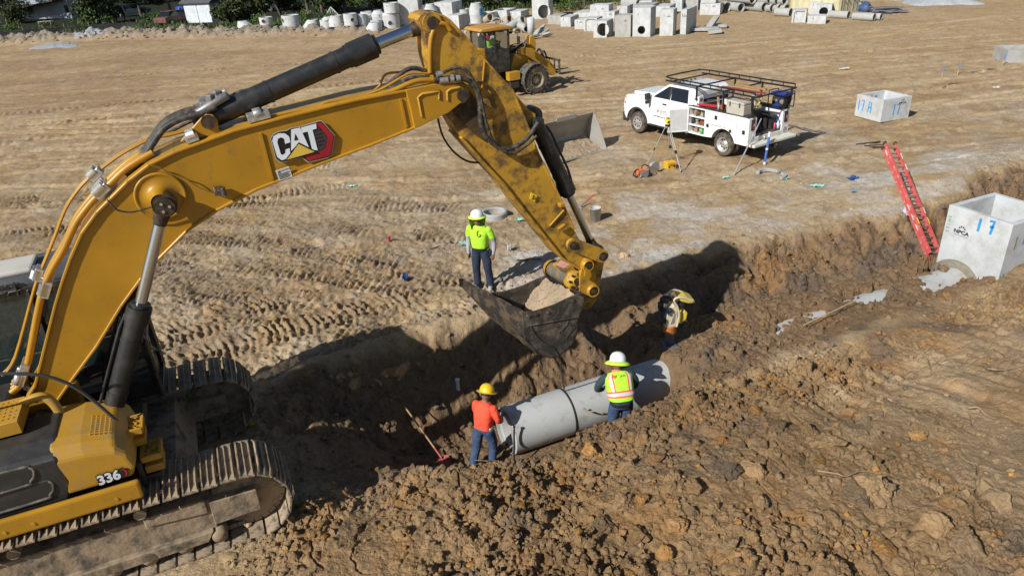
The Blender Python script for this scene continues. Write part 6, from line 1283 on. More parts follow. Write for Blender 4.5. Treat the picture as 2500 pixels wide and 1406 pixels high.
p = at(1635, 412); t = empty('instrument_case', p, 'small yellow instrument case on the ground under the tripod', 'case', rz=.3); m = MB(); m.box((0, 0, .13), (.34, .24, .25)); m.build('case', mat('case_yellow', (.72, .38, .01), .45, dirt=DUST, amount=.3), t, .03, 3); m = MB(); m.tube([(-.08, -.13, .16), (-.08, -.16, .18), (.08, -.16, .18), (.08, -.13, .16)], .012, 6); m.box((-.09, -.125, .1), (.04, .02, .05)); m.box((.09, -.125, .1), (.04, .02, .05)); m.build('handle', BLK, t)
p = at(1575, 431); t = empty('cutoff_saw', p, 'orange and grey cut-off saw lying on the ground by the tripod', 'saw', rz=.55)
SAWO = mat('saw_orange', (.68, .14, .035), .4, dirt=DUST, amount=.35, scale=10); SAWG = mat('saw_grey', (.32, .32, .31), .5, dirt=DUST, amount=.4, scale=10)
m = MB(); m.cyl((.36, -.03, .2), (.36, -.02, .2), .19, n=28); m.build('disc', STEEL, t); m = MB(); m.prism([(.36 + .22 * math.cos(a), .2 + .22 * math.sin(a)) for a in np.linspace(-.4, 2.6, 14)] + [(.36, .2)], (0, .04, 0), (1, 0, 0), (0, 0, 1), (0, -.1, 0)); m.build('guard', SAWG, t, .015); m = MB(); m.box((-.12, 0, .15), (.36, .24, .2)); m.cyl((-.1, -.15, .14), (-.1, .15, .14), .08); m.build('engine', SAWG, t, .03, 2); m = MB(); m.box((-.26, 0, .22), (.28, .22, .14)); m.box((.05, .02, .27), (.2, .12, .06), Matrix.Rotation(-.4, 3, 'Y')); m.build('cover', SAWO, t, .04, 2); m = MB(); m.tube(smoothpts([(.02, -.16, .1), (.02, -.17, .32), (.02, 0, .38), (.02, .17, .3), (.02, .16, .1)], 5), .018, 8); m.tube(smoothpts([(-.3, 0, .3), (-.45, 0, .27), (-.5, 0, .15), (-.38, 0, .08)], 5), .025, 8); m.build('handle', BLK, t)
a = at(1791, 429); rr_ = TO + TF * -1.02 + TL * .42 + Z * 1.32; d_ = (rr_ - a).normalized(); t = props(solid('grade_pole', ALU, None, lambda m: (m.cyl(a, a + d_ * 2.0, .024, n=10), m.cyl(a + d_ * 2.0, a.lerp(rr_, 1.0) + d_ * .05, .018, n=10))), 'long silver grade pole leaning on the back of the truck', 'pole')
a = at(1866, 402); b = TO + TF * -1.38 + TL * .36 + Z * .98; t = empty('spirit_level', a, 'long blue spirit level leaning against the rear bumper of the truck', 'level'); m = MB(); d_ = (b - a); m.bar(d_.normalized() * .08, d_ * .84, .028, .075, upv=-TF); m.build('beam', mat('level_blue', (.02, .09, .36), .4, dirt=(.4, .42, .45), amount=.3, scale=14), t); m = MB(); m.bar((0, 0, 0), d_.normalized() * .08, .034, .08, upv=-TF); m.bar(d_ * .84, d_ * 1.0, .034, .08, upv=-TF); m.bar(d_ * .45, d_ * .5, .034, .08, upv=-TF); m.build('end_cap', mat('cap_white', (.55, .56, .56), .4), t)

# ================================================================ WHEEL LOADER
LH = math.radians(28); LFv = Vector((math.cos(LH), math.sin(LH), 0)); LR = Vector((math.sin(LH), -math.cos(LH), 0)); w_ = at(1300, 231); LO = w_ - LR * 1.15
ld_ = empty('wheel_loader', LO, 'yellow wheel loader with pallet forks driving past behind the boom', 'loader', rz=LH)   # local x forward, y left
YL = mat('loader_yellow', (.46, .24, .014), .45, dirt=(.2, .13, .06), amount=.6, scale=3, thr=(.48, .7), bump=.05)
def lp(m, poly, y0, y1): m.prism(poly, (0, y1, 0), (1, 0, 0), (0, 0, 1), (0, y0 - y1, 0))
m = MB(); lp(m, [(-.7, .5), (.9, .55), (.95, 1.0), (.3, 1.55), (.2, 1.9), (-.5, 1.9), (-.75, 1.3)], -.45, .45); m.build('front_frame', YL, ld_, .02)
m = MB(); lp(m, [(-4.4, .7), (-.8, .6), (-.8, 1.25), (-2.2, 1.35), (-4.4, 1.2)], -.55, .55); m.build('rear_frame', BLKD, ld_, .02)
m = MB(); lp(m, [(-4.5, 1.1), (-2.2, 1.2), (-2.2, 2.38), (-2.5, 2.42), (-4.3, 2.2), (-4.5, 1.9)], -.75, .75); m.build('engine_hood', YL, ld_, .08, 3)
m = MB(); lp(m, [(-4.75, .7), (-4.3, .7), (-4.3, 1.8), (-4.6, 1.8), (-4.75, 1.5)], -1.0, 1.0); m.build('counterweight', YL, ld_, .08, 2)
CABB = mat('loader_cab_black', (.02, .02, .02), .5, dirt=DUST, amount=.25)
m = MB(); lp(m, [(-2.2, 1.2), (-1.0, 1.2), (-.92, 1.5), (-.95, 2.24), (-2.2, 2.24)], -.78, .78); c2 = m.build('cab_base', CABB, ld_, .03, 2)
m = MB()
for sx, sy in ((-2.2, .75), (-2.2, -.75), (-.98, .75), (-.98, -.75), (-1.7, .76), (-1.7, -.76)): m.bar((sx, sy, 2.2), (sx + (.05 if sx > -1.5 else .02), sy * .96, 3.1), .09, .09)
for sy in (.75, -.75): m.bar((-2.2, sy * .96, 3.1), (-.93, sy * .96, 3.1), .09, .08); m.bar((-1.7, sy, 2.25), (-1.0, sy, 2.25), .05, .05)
for sx in (-2.2, -.93): m.bar((sx, -.72, 3.1), (sx, .72, 3.1), .09, .08)
m.build('cab_frame', CABB, ld_)
GL2 = glass('loader_glass', (.05, .075, .07), .04, .38)
for poly in ([(-1.66, .755, 2.26), (-1.02, .755, 2.26), (-.97, .725, 3.06), (-1.66, .725, 3.06)], [(-2.16, .755, 2.26), (-1.74, .755, 2.26), (-1.74, .725, 3.06), (-2.14, .725, 3.06)]):
    for sg in (1, -1): m = MB(); quad(m, [(x, sg * y, z) for x, y, z in poly], Vector((0, sg, 0))); m.build('window', GL2, ld_)
for x in (-.93, -2.22): m = MB(); quad(m, [(x, -.7, 2.26), (x, .7, 2.26), (x, .68, 3.06), (x, -.68, 3.06)], Vector((1 if x > -1 else -1, 0, 0))); m.build('window', GL2, ld_)
m = MB(); lp(m, [(-2.45, 3.13), (-.75, 3.13), (-.7, 3.17), (-.85, 3.26), (-1.6, 3.30), (-2.35, 3.26), (-2.5, 3.18)], -.86, .86); m.build('roof', mat('loader_roof', (.48, .25, .04), .5, dirt=(.3, .18, .07), amount=.6, scale=2), ld_, .05, 3)
m = MB(); o = Vector((-1.92, -.775, 2.88)); m.mi = 0; m.add([o + Vector((x * .09 - .16, 0, y * .09)) for x, y in ((0, -1), (.95, .1), (.85, .75), (.4, .85), (0, .45), (-.4, .85), (-.85, .75), (-.95, .1))], [tuple(range(8))]); m.mi = 1; put_text(m, 'JMS', .17, o + Vector((.1, 0, -.02)), Vector((1, 0, 0)), Z, bold=.006); m.build('window_sticker', [LRED, WHITE], ld_)
for x, y in ((-.75, -.7), (-.75, .7), (-2.45, -.7), (-2.45, .7)): m = MB(); m.cyl((x, y, 3.05), (x + (.06 if x > -1 else -.06), y, 3.03), .07, n=12); m.build('work_lamp', MATS['lamp_glass'], ld_)
m = MB(); m.box((-1.7, .1, 2.2), (.5, .5, .12)); m.box((-1.98, .1, 2.55), (.12, .46, .7)); m.box((-1.15, .0, 2.3), (.15, .3, .5)); m.build('seat', BLKD, ld_, .04, 2)
m = MB(); m.tube(smoothpts([(-.86, -.8, 2.25), (-.65, -.95, 2.3), (-.55, -1.0, 2.5), (-.6, -.98, 2.9), (-.8, -.85, 3.0)], 4), .016, 6); m.tube(smoothpts([(-.4, -.6, 1.9), (-.4, -.6, 2.4), (-.1, -.6, 2.4), (-.1, -.6, 1.9)], 3), .014, 6); m.tube(smoothpts([(-.6, -.2, 1.9), (-.5, -.2, 2.3), (.1, -.3, 2.25), (.3, -.3, 1.9)], 3), .02, 6); m.build('handrail', BLK, ld_)
m = MB(); m.box((-.55, -1.0, 2.62), (.08, .2, .32)); m.build('wing_mirror', BLK, ld_, .02)
for sg in (1, -1):
    for wx in (.19, -2.95): wheel(ld_, wx, sg * 1.1, .69, .55, mat('loader_rim', (.34, .29, .2), .6, dirt=CLAY, amount=.7, scale=5) if (sg > 0 and wx > 0) else MATS['loader_rim'], .16, 'wheel', .37, 10, 20)
    m = MB(); pts = [(.19 + .80 * math.cos(a), .69 + .80 * math.sin(a)) for a in np.linspace(1.15, 3.3, 12)]; pts2 = [(.19 + .75 * math.cos(a), .69 + .75 * math.sin(a)) for a in np.linspace(3.3, 1.15, 12)]; lp(m, pts + pts2, sg * 1.1 - .32, sg * 1.1 + .32); m.build('mudguard', mat('mudguard', (.06, .058, .055), .75, dirt=DUST, amount=.6, scale=5) if sg > 0 else MATS['mudguard'], ld_, .012)
    m = MB(); lp(m, [(-.45, 1.95), (.1, 1.75), (1.0, 1.15), (1.5, .62), (1.72, .62), (1.78, .85), (1.62, 1.0), (1.1, 1.55), (.5, 2.05), (-.2, 2.2)], sg * .5 - .07, sg * .5 + .07); m.build('lift_arm', YL, ld_, .02)
    m = MB(); lp(m, [(.5, 1.9), (.82, 1.7), (.88, 2.2), (.80, 2.52), (.66, 2.62), (.54, 2.55)], sg * .18 - .05, sg * .18 + .05); m.build('tilt_lever', YL, ld_, .02)
    m = MB(); lp(m, [(1.28, 1.42), (1.45, 1.42), (1.75, 1.0), (1.78, .6), (1.62, .6), (1.55, .95)], sg * .42 - .06, sg * .42 + .06); m.build('coupler', YL, ld_, .02)
    m = MB(); m.box((-.98, sg * 1.06, 1.02), (.62, .34, .40)); m.build('step_box', YL, ld_, .03, 2); m = MB(); m.box((-.98, sg * 1.06, .6), (.5, .3, .3)); m.build('step', BLKD, ld_, .02)
m = MB(); m.cyl((-.45, 0, 1.9), (.25, 0, 2.2), .1, n=14); m.mi = 1; m.cyl((.25, 0, 2.2), (.62, 0, 2.5), .055, n=12); m.build('tilt_cylinder', [BLK, CHROME], ld_)
m = MB(); m.tube(smoothpts([(1.1, .2, 1.6), (1.3, .2, 1.85), (1.5, .15, 1.5), (1.55, .1, 1.2)], 4), .05, 8); m.tube(smoothpts([(1.15, -.2, 1.6), (1.32, -.2, 1.8), (1.5, -.15, 1.5), (1.6, -.1, 1.1)], 4), .05, 8); m.build('hydraulic_hose', RUBBER, ld_)
m = MB(); m.box((.0, -.47, 2.0), (.22, .1, .28)); m.build('work_lamp', YL, ld_, .02)
FORK = mat('fork_steel', (.07, .065, .06), .5, .4, dirt=(.25, .22, .18), amount=.6)
m = MB()
for z in (.72, 1.32): m.box((1.92, 0, z), (.07, 1.5, .1))
for y in (-.72, .72, -.25, .25): m.box((1.9, y, 1.02), (.06, .08, .68))
m.build('fork_carriage', FORK, ld_, .01)
for y in (-.55, .55):
    m = MB(); m.box((1.99, y, 1.0), (.06, .12, .72)); lp(m, [(1.97, .62), (2.1, .58), (3.25, .62), (3.25, .645), (2.05, .68)], y - .06, y + .06); m.build('fork', FORK, ld_, .006)
# driver of the loader
JD = dict(spine=[(0, -.05, .55), (0, -.06, .7), (0, -.05, .86), (0, -.02, 1.0), (0, 0, 1.08)], rx=[.16, .17, .19, .2, .1], ry=[.13, .14, .13, .11, .07], leg_r=[(.1, -.05, .55), (.12, .2, .58), (.13, .42, .55), (.13, .45, .3), (.13, .46, .12)], leg_l=[(-.1, -.05, .55), (-.12, .2, .58), (-.13, .42, .55), (-.13, .45, .3), (-.13, .46, .12)],
          arm_r=[(.2, 0, 1.02), (.26, .02, .9), (.27, .1, .78), (.22, .24, .76), (.14, .36, .8)], arm_l=[(-.2, 0, 1.02), (-.26, .02, .9), (-.27, .1, .78), (-.22, .24, .76), (-.14, .36, .8)], hand_r=((-.2, 1, 0), (-.3, 0, 1), .9), hand_l=((.2, 1, 0), (.3, 0, 1), .9), neck=(0, 0, 1.07), head=(0, .05, 1.22), hface=(.2, 1, -.1))
pd_, RD, HD = person(LO + LFv * -1.62 - LR * -.05 + Z * 1.72, LH, 'driver in a neon shirt sitting inside the loader cab', JD, zonesA(JD, NEON, NEON, JEANS, BOOT), voxel=.016)
hard_hat(pd_, HD, HATW, .14)

# loader bucket left on the ground beside the stick
LBM = mat('old_bucket_steel', (.33, .325, .30), .6, .2, dirt=(.34, .30, .23), amount=.8, scale=4, thr=(.4, .65), bump=.25); 
bl, br_ = at(1352, 402), at(1483, 366); ax = (br_ - bl); wl = ax.length; ax.normalize(); ay = Vector((-ax.y, ax.x, 0))
lbk = empty('loader_bucket', bl + ax * wl / 2, 'grey steel loader bucket lying on the field with sand in it', 'bucket'); o0 = -ax * wl / 2
pr_ = [(0, 0), (.8, -.0), (1.08, .14), (1.16, .5), (1.02, .92), (.72, 1.25)]
m = MB(); n = len(pr_)
for k in range(n - 1):
    (y0, z0), (y1, z1) = pr_[k], pr_[k + 1]; nn = Vector((0, 0, 0)) + (ay * (z1 - z0) - Z * (y1 - y0)).normalized() * .03
    q = [o0 + ay * y0 + Z * z0, o0 + ax * wl + ay * y0 + Z * z0, o0 + ax * wl + ay * y1 + Z * z1, o0 + ay * y1 + Z * z1]; m.add(q + [p + nn for p in q], [(0, 1, 2, 3), (7, 6, 5, 4), (0, 4, 5, 1), (1, 5, 6, 2), (2, 6, 7, 3), (3, 7, 4, 0)])
m.build('bowl', LBM, lbk)
for e in (0, wl - .035): m = MB(); m.prism([(0, 0), (.8, -.0), (1.08, .14), (1.16, .5), (1.02, .92), (.72, 1.25), (.4, .8)], o0 + ax * e, ay, Z, ax * .035); m.build('side_plate', LBM, lbk, .006)
m = MB(); m.bar(o0 + ay * .02 + Z * .02, o0 + ax * wl + ay * .02 + Z * .02, .14, .04); m.build('cutting_edge', mat('edge_pale', (.36, .35, .31), .5, .3), lbk)
m = MB(); m.bar(o0 + ay * .73 + Z * 1.27 + ax * wl * .3, o0 + ay * .73 + Z * 1.27 + ax * wl * .66, .04, .14); m.build('spill_guard', LBM, lbk)
def hs(u, t): p = bl + ax * (.15 + (wl - .3) * t) + ay * (.06 + .95 * u); return p + Z * (.04 + .3 * u * u + .10 * math.sin(PI * t) * (1 - u) * u * 3)
heap('soil', 40, 60, hs, SAND, 'sand left inside the loader bucket on the field', 'soil', .004, 8)

# ================================================================ PRECAST YARD
YAX = Vector((.90, -.43, 0)).normalized(); YAY = Vector((.43, .90, 0)).normalized()      # along the fronts, and away from the field
YG = 'precast concrete pieces stored in the yard'
def gz(p): return zat(p.x, p.y)
def hole_plate(m, w, h, cx, cz, r, th, o, ax, ay):
    """front wall with a round opening"""
    A = []; B = []; angs = sorted([2 * PI * k / 24 + .01 for k in range(24)] + [math.atan2(zz - cz, xx - cx) % (2 * PI) for xx in (0, w) for zz in (0, h)]); n = len(angs)
    for a in angs:
        c_, s_ = math.cos(a), math.sin(a); B.append((cx + r * c_, cz + r * s_))
        t = min((w - cx) / c_ if c_ > 1e-6 else 1e9, -cx / c_ if c_ < -1e-6 else 1e9, (h - cz) / s_ if s_ > 1e-6 else 1e9, -cz / s_ if s_ < -1e-6 else 1e9); A.append((cx + t * c_, cz + t * s_))
    P = lambda q, d: o + ax * q[0] + Z * q[1] + ay * d
    vs = [P(q, 0) for q in A] + [P(q, 0) for q in B] + [P(q, th) for q in B] + [P(q, th) for q in A]
    m.add(vs, [(i + k, i + (k + 1) % n, i + n + (k + 1) % n, i + n + k) for i in (0, n, 2 * n) for k in range(n)])
    m.add([P(q, 0) for q in ((0, 0), (w, 0), (w, h), (0, h))] + [P(q, th) for q in ((0, 0), (w, 0), (w, h), (0, h))], [(0, 1, 5, 4), (1, 2, 6, 5), (2, 3, 7, 6), (3, 0, 4, 7)])
def ybox(x0, x1, yt, yb, label, depth=1.5, hole=None, wall=.12, top=True, m_=CONCW, z0=None, at_y=None, mark=False, name='concrete_box', panel=False, slot=True, yaw=0.0):
    """precast box; x0,x1 its front face, yt,yb top and foot, in survey units"""
    p = at(x0, at_y or yb); k = mpp(p); ax = (Matrix.Rotation(yaw, 3, 'Z') @ YAX); ay = (Matrix.Rotation(yaw, 3, 'Z') @ YAY)
    # width measured along the front
    r1 = ray(x1, at_y or yb); n = ay; t = ((p - CAMV).dot(n)) / r1.dot(n); w = max(.3, ((CAMV + r1 * t) - p).dot(ax)); zb = gz(p) if z0 is None else z0
    h = (yb - yt) * k / .98 if z0 is None else (at_y - yt) * k / .98 - z0
    o = empty(name, Vector((p.x, p.y, zb - .03)), label, 'box', YG); m = MB(); O = Vector()
    if hole: hole_plate(m, w, h, hole[0] * w, hole[1] * h, hole[2] * k, wall, O, ax, ay)
    else: m.box(ax * w / 2 + ay * wall / 2 + Z * h / 2, (w, wall, h), Matrix.Rotation(math.atan2(ax.y, ax.x), 3, 'Z'))
    R_ = Matrix.Rotation(math.atan2(ax.y, ax.x), 3, 'Z')
    for sx in (wall / 2, w - wall / 2): m.box(ax * sx + ay * (depth / 2 + wall / 2) + Z * h / 2, (wall, depth - wall - .004, h - .004), R_)
    m.box(ax * w / 2 + ay * (depth + wall / 2) + Z * h / 2, (w, wall, h), R_)
    if top: m.box(ax * w / 2 + ay * (depth / 2 + wall / 2) + Z * (h - .07), (w - 2 * wall + .004, depth - wall, .12), R_)
    m.build('wall', m_, o, .0)
    if panel: mm = MB(); P = [ax * (w * a) + Z * (h * b) - ay * .015 for a, b in ((.15, .05), (.15, .82), (.25, .92), (.9, .92))]; mm.tube(P, .03, 5); mm.build('recess_edge', MORTAR, o)
    if slot: mm = MB(); mm.box(ax * w * .3 + Z * h * .78 - ay * .004, (.035, .02, .16), R_); mm.build('lifting_slot', MORTAR, o)
    if mark: mm = MB(); npca(mm, ax * w * .68 + Z * h * .74, ax, Z, -ay, .085); mm.build('stencil_mark', BLKINK, o)
    return o
STACK_TOP = {}; STACK_Y = {}
def on_y(k): return STACK_Y[k]
def riser(x0, x1, yt, yb, label, kind='ring', hole=None, z0=None, at_y=None, ecc=.0, neck=.62, m_=CONCW, slot=None, top_h=None, on=None):
    if on: z0 = STACK_TOP[on]; at_y = at_y or on_y(on)
    """manhole ring, cone or flat cone"""
    p = at((x0 + x1) / 2, at_y or yb); k = mpp(p); R = (x1 - x0) * k / 2; zb = gz(p) if z0 is None else z0
    h = (yb - yt) * k / .98 if z0 is None else (at_y - yt) * k / .98 - z0
    h = top_h or max(.25, h - .12 * R)
    if z0 and z0 > .25 and not on: sup = riser(x0 + 1, x1 - 1, yt, at_y, 'plain ring under the ' + label.split(' in ')[0].split(' on ')[0], 'ring', top_h=z0 + .035 - gz(p))
    STACK_TOP[label] = zb + h - .01; STACK_Y[label] = at_y or yb
    o = empty({'ring': 'manhole_ring'}.get(kind, 'manhole_cone'), Vector((p.x, p.y + R * .8, zb - .04)), label, 'manhole ' + ('ring' if kind == 'ring' else 'cone'), YG); m = MB(); n = 28; w = .12
    if kind == 'ring': prof = [(R, 0, 0), (R, h, 0), (R - w, h, 0), (R - w, .05, 0)]
    elif kind == 'low': prof = [(R, 0, 0), (R, h * .3, 0), (R * neck, h, ecc), (R * neck - w, h, ecc), (R - w, h * .3, 0), (R - w, 0, 0)]
    else: prof = [(R, 0, 0), (R, h * .48, 0), (R * neck, h * .9, ecc), (R * neck, h, ecc), (R * neck - w, h, ecc), (R * neck - w, h * .88, ecc), (R - w, h * .46, 0), (R - w, 0, 0)]
    vs = [Vector((r * math.cos(2 * PI * j / n) + e * R, r * math.sin(2 * PI * j / n), z)) for r, z, e in prof for j in range(n)]
    m.add(vs, [(i * n + j, i * n + (j + 1) % n, (i + 1) * n + (j + 1) % n, (i + 1) * n + j) for i in range(len(prof) - 1) for j in range(n)], True)
    q = m.build('shell', m_, o); es = q.modifiers.new('edges', 'EDGE_SPLIT'); es.split_angle = math.radians(30)
    def onwall(fx, z): a = -PI / 2 + math.asin(max(-.95, min(.95, fx))); return Vector((math.cos(a) * R, math.sin(a) * R, z)), Vector((math.cos(a), math.sin(a), 0))
    if hole:
        c_, nn = onwall(hole[0], h * hole[1]); rr = hole[2] * k; mm = MB(); mm.mi = 0; mm.lathe([(rr, -.05), (rr, .02), (rr * 1.15, .012), (rr * 1.2, -.05)], c_, nn, 18); mm.mi = 1; mm.cyl(c_ - nn * .05, c_ - nn * .0, rr, n=18); mm.build('painted_opening', [m_, HOLE_SHADE], o)  # dark disc inside the ring paints the hole's shade; shell is uncut
    if slot is not None: c_, nn = onwall(slot, h * (.75 if kind == 'ring' else .25)); mm = MB(); mm.bar(c_ - Z * .07, c_ + Z * .07, .035, .03, upv=nn); mm.build('lifting_slot', MORTAR, o)
    return o
riser(579, 617, 65, 82, 'half buried cone lying alone at the far left end of the row', 'low', ecc=-.3, neck=.55)
riser(636, 668, 65, 83, 'low ring with a round black hole near the far left end of the row', 'ring', hole=(-.1, .5, 4.5), slot=.7)
riser(690, 733, 55, 82, 'large plain ring with a black hole at its left, third in the row', 'ring', hole=(-.72, .6, 4.5), slot=-.3)
riser(740, 781, 61, 82, 'low slanting cone sitting beside the third ring', 'low', ecc=.2, slot=.3)
riser(783, 815, 62, 83, 'stained ring with faint black lettering carrying a small cone', 'ring')
riser(789, 818, 52, 62, 'small cone standing on the stained ring', 'cone', on='stained ring with faint black lettering carrying a small cone', slot=.2)
riser(804, 841, 58, 84, 'white cone with a lifting slot in front of the wide low cone', 'cone', slot=-.1, ecc=.1, neck=.75)
riser(842, 875, 56, 84, 'ring with a dark hole at its right in the middle of the row', 'ring', hole=(.45, .5, 4.5))
riser(875, 897, 53, 80, 'narrow ring half hidden behind the ring with the right hand hole', 'ring', slot=.5)
riser(825, 864, 44, 60, 'wide low cone raised behind the white cone', 'low', z0=.9, at_y=80, neck=.7)
riser(892, 932, 61, 82, 'low flat cone standing in front of the stacked rings', 'low', slot=.6, ecc=.15)
riser(906, 934, 50, 64, 'short ring behind the low flat cone', 'ring', z0=.3, at_y=78)
riser(878, 917, 31, 55, 'tall white cone high in the second row', 'cone', z0=1.05, at_y=77, neck=.7)
riser(910, 942, 28, 53, 'cone with a lifting slot beside the tall white cone', 'cone', z0=1.15, at_y=76, slot=.3)
riser(934, 977, 45, 75, 'ring with a central black hole at the bottom of the tallest stack', 'ring', hole=(.0, .45, 5), slot=.7)
riser(934, 977, 33, 46, 'cone shoulder in the middle of the tallest stack', 'cone', on='ring with a central black hole at the bottom of the tallest stack', neck=.86)
riser(942, 979, 11, 34, 'ring crowning the tallest stack', 'ring', on='cone shoulder in the middle of the tallest stack', slot=-.5)
ybox(979, 1026, 11, 70, 'tallest plain white box right of the tallest stack', 1.4, slot=False, yaw=.25)
riser(1028, 1042, 16, 40, 'slim ring showing between the tall box and the capped cone', 'ring', z0=1.0, at_y=66)
riser(1037, 1071, 13, 40, 'cone with a slot right above the boom tip', 'cone', z0=.9, at_y=66, slot=-.2)
ybox(1064, 1107, 11, 62, 'wide white box with a slot right of the boom tip', 1.8, slot=True)
ybox(1095, 1122, 40, 74, 'grey sided box with a small square window behind the loader cab', 1.7, slot=False)
riser(1116, 1147, 24, 38, 'small ring resting among boxes behind the loader', 'ring', z0=.8, at_y=58)
ybox(1128, 1158, 33, 56, 'flat topped box left of the blue wrapped cone', 1.2)
bwr = riser(1147, 1183, 10, 34, 'cone wrapped at its side in blue plastic', 'cone', z0=.7, at_y=58, neck=.7)
m = MB(); m.lathe([(.0, 0), (.0, .0)], n=3) if False else None
kb = mpp(bwr.location) * 18; vs = [Vector((math.cos(a) * (kb + .03), math.sin(a) * (kb + .03), z_)) for z_ in (.02, .3, .55) for a in np.linspace(-1.15, -.2, 8)]; m.add(vs, [(i * 8 + j, i * 8 + j + 1, (i + 1) * 8 + j + 1, (i + 1) * 8 + j) for i in range(2) for j in range(7)]); m.build('plastic_wrap', mat('wrap_blue', (.05, .22, .5), .4, bump=.6, bscale=9), bwr)
ybox(1166, 1196, 34, 54, 'low box behind the heap of broken pipes', 1.6, top=False)
ybox(1205, 1238, 27, 48, 'open topped box with a dark interior behind the pipe heap', 1.9, top=False)
ybox(1240, 1272, 29, 46, 'plain box at the right end behind the pipe heap', 1.8)
# heap of broken pipes and rings above the loader
def loose_pipe(c, axis, r, L, label, m_=CONC, zc=None, grp=None, wall=.16):
    t = empty('pipe_piece', c, label, 'pipe', grp or 'broken pipes heaped behind the loader'); m = MB(); a = Vector(axis).normalized(); w = r * wall
    m.lathe([(r - w, -L / 2), (r, -L / 2), (r, L / 2), (r - w, L / 2)], (0, 0, 0), a, 24, True, close=True); o = m.build('shell', m_, t); e = o.modifiers.new('edges', 'EDGE_SPLIT'); e.split_angle = math.radians(35); return t
def hp(x, y, z): p = at(x, 84); n = Vector((0, 1, 0)); r = ray(x, y); t = (p.y + (84 - y) * .05 - CAMV.y) / r.y; return CAMV + r * t
HEAPS = [(1192, 46, 9, (.4, -.9, .3), .9, 'short tan pipe with its dark mouth open at the top of the heap'), (1212, 58, 14, (.1, -1, .1), .5, 'large grey ring lying flat against the heap'), (1236, 50, 9, (.6, -.7, .3), .9, 'tan broken pipe near the top right of the heap'), (1252, 62, 10, (.75, .45, .35), 1.6, 'long grey pipe lying slanted down the heap'),
         (1268, 54, 9, (.6, -.6, .4), .9, 'grey elbow pipe with a dark mouth on the heap'), (1276, 66, 9, (.5, -.7, -.2), .8, 'pipe piece with two dark holes at the heap edge'), (1262, 82, 12, (.5, -.8, .15), .4, 'thin ring standing on edge at the foot of the heap'), (1282, 72, 8, (.3, -.9, .1), .7, 'small dark mouthed pipe low on the heap'), (1244, 86, 9, (.2, -.9, .2), .9, 'half buried pale piece at the bottom of the heap'),
         (1200, 64, 8, (.9, -.3, .1), .8, 'pipe piece tucked behind the loader roof'), (1225, 66, 8, (.8, .5, .2), 1.0, 'grey pipe piece under the slanted pipe')]
for x, y, r, ax_, L, lb_ in HEAPS: c_ = hp(x, y, 0); k = mpp(c_); loose_pipe(c_, ax_, r * k, L, lb_, CONC if 'tan' not in lb_ else mat('concrete_tan', (.40, .34, .24), .85, dirt=CLAY, amount=.4))
p = at(1297, 84); t = empty('pipe_piece', p, 'white pipe standing upright right of the heap', 'pipe', 'broken pipes heaped behind the loader'); solid('shell', CONCW, t, lambda m: m.lathe([(.24, 0), (.28, 0), (.28, 1.2), (.24, 1.2)], n=20, close=True))
rr_ = random.Random(4)
for k, lb_ in enumerate(('slab lying at the foot of the upright white pipe', 'broken dark edged slab leaning right of the upright pipe', 'long broken slab at the right tip of the debris', 'small broken lump in front of the debris', 'tilted plate at the back of the debris')):
    x, y = ((1310, 84), (1322, 74), (1336, 88), (1302, 92), (1328, 82))[k]; p = at(x, y + 4); t = empty('concrete_slab', p + Z * .18, lb_, 'slab', 'broken slabs beside the pipe heap'); t.rotation_euler = (rr_.uniform(-.6, .6), rr_.uniform(-.5, .5), rr_.uniform(0, 3)); m = MB(); m.prism([(-.5, -.2), (.4, -.25), (.55, .05), (.2, .25), (-.45, .2)], (0, 0, -.06), (1, 0, 0), (0, 1, 0), (0, 0, .14)); m.build('slab', CONC, t, .02)
# right hand group
vtb = ybox(1300, 1340, -36, 46, 'very tall box marked in blue with a big round hole at its foot', 1.0, hole=(.72, .2, 16))
m = MB(); spray(m, '15', .5, YAX * .45 + Z * 1.75, YAX, Z, -YAY, .09); m.build('painted_number', BLUE, vtb)
ybox(1400, 1442, 31, 42, 'flat slab lying alone before the grass', 2.2, slot=False)
ybox(1338, 1369, 40, 60, 'low box with a slot left in the line of low boxes', 1.4, m_=CONC)
ybox(1369, 1393, 44, 66, 'low white box with a dark grey side in the line of low boxes', 1.9)
ybox(1403, 1426, 50, 72, 'small box with black arch markings in the line of low boxes', 1.1, mark=True)
ybox(1426, 1457, 46, 76, 'box with a raised panel border facing the field', 1.3, panel=True)
ybox(1441, 1486, 14, 50, 'large square box with panel border behind the low line', 1.2, panel=False, mark=True)
ybox(1449, 1481, 54, 92, 'squat box with a large round hole in front', 1.5, hole=(.72, .5, 15), wall=.14)
ybox(1501, 1539, 42, 91, 'plain box with a small arch mark left of the tall box with a round hole', 1.0, mark=True, m_=CONC, slot=False)
ybox(1544, 1587, 25, 90, 'tallest box on the right with one small round hole near its foot', 1.4, hole=(.5, .24, 9.5))
ybox(1610, 1642, 28, 88, 'tall box with a shaded arch mark right of the tallest one', 1.0, mark=True)
ybox(1660, 1674, 28, 84, 'tall box showing its broad grey side at the right of the row', 2.3, mark=True, yaw=-.1)
ybox(1506, 1531, 17, 44, 'white box behind the plain box with the arch mark', 1.7)
ybox(1545, 1592, 15, 40, 'long low box behind the tallest right box', 2.2, m_=CONC, slot=False)
ybox(1600, 1634, 18, 42, 'wide shallow box in the back row', 2.2, slot=False)
ybox(1470, 1500, 30, 52, 'box with a black arch opening between the big square box and the plain one', 1.3, mark=True)
ybox(1636, 1664, 2, 30, 'upper back box with a dark slit in its side', 1.4)
ybox(1673, 1703, -4, 27, 'upper grey box right of the slit box', 1.6, m_=CONC, slot=False)
ybox(1708, 1757, 12, 38, 'wide white box with arch mark left of the stacked pipes', 1.3, mark=True)
ybox(1709, 1745, -6, 12, 'box stacked on the wide white box', 1.2, z0=.95, at_y=38)
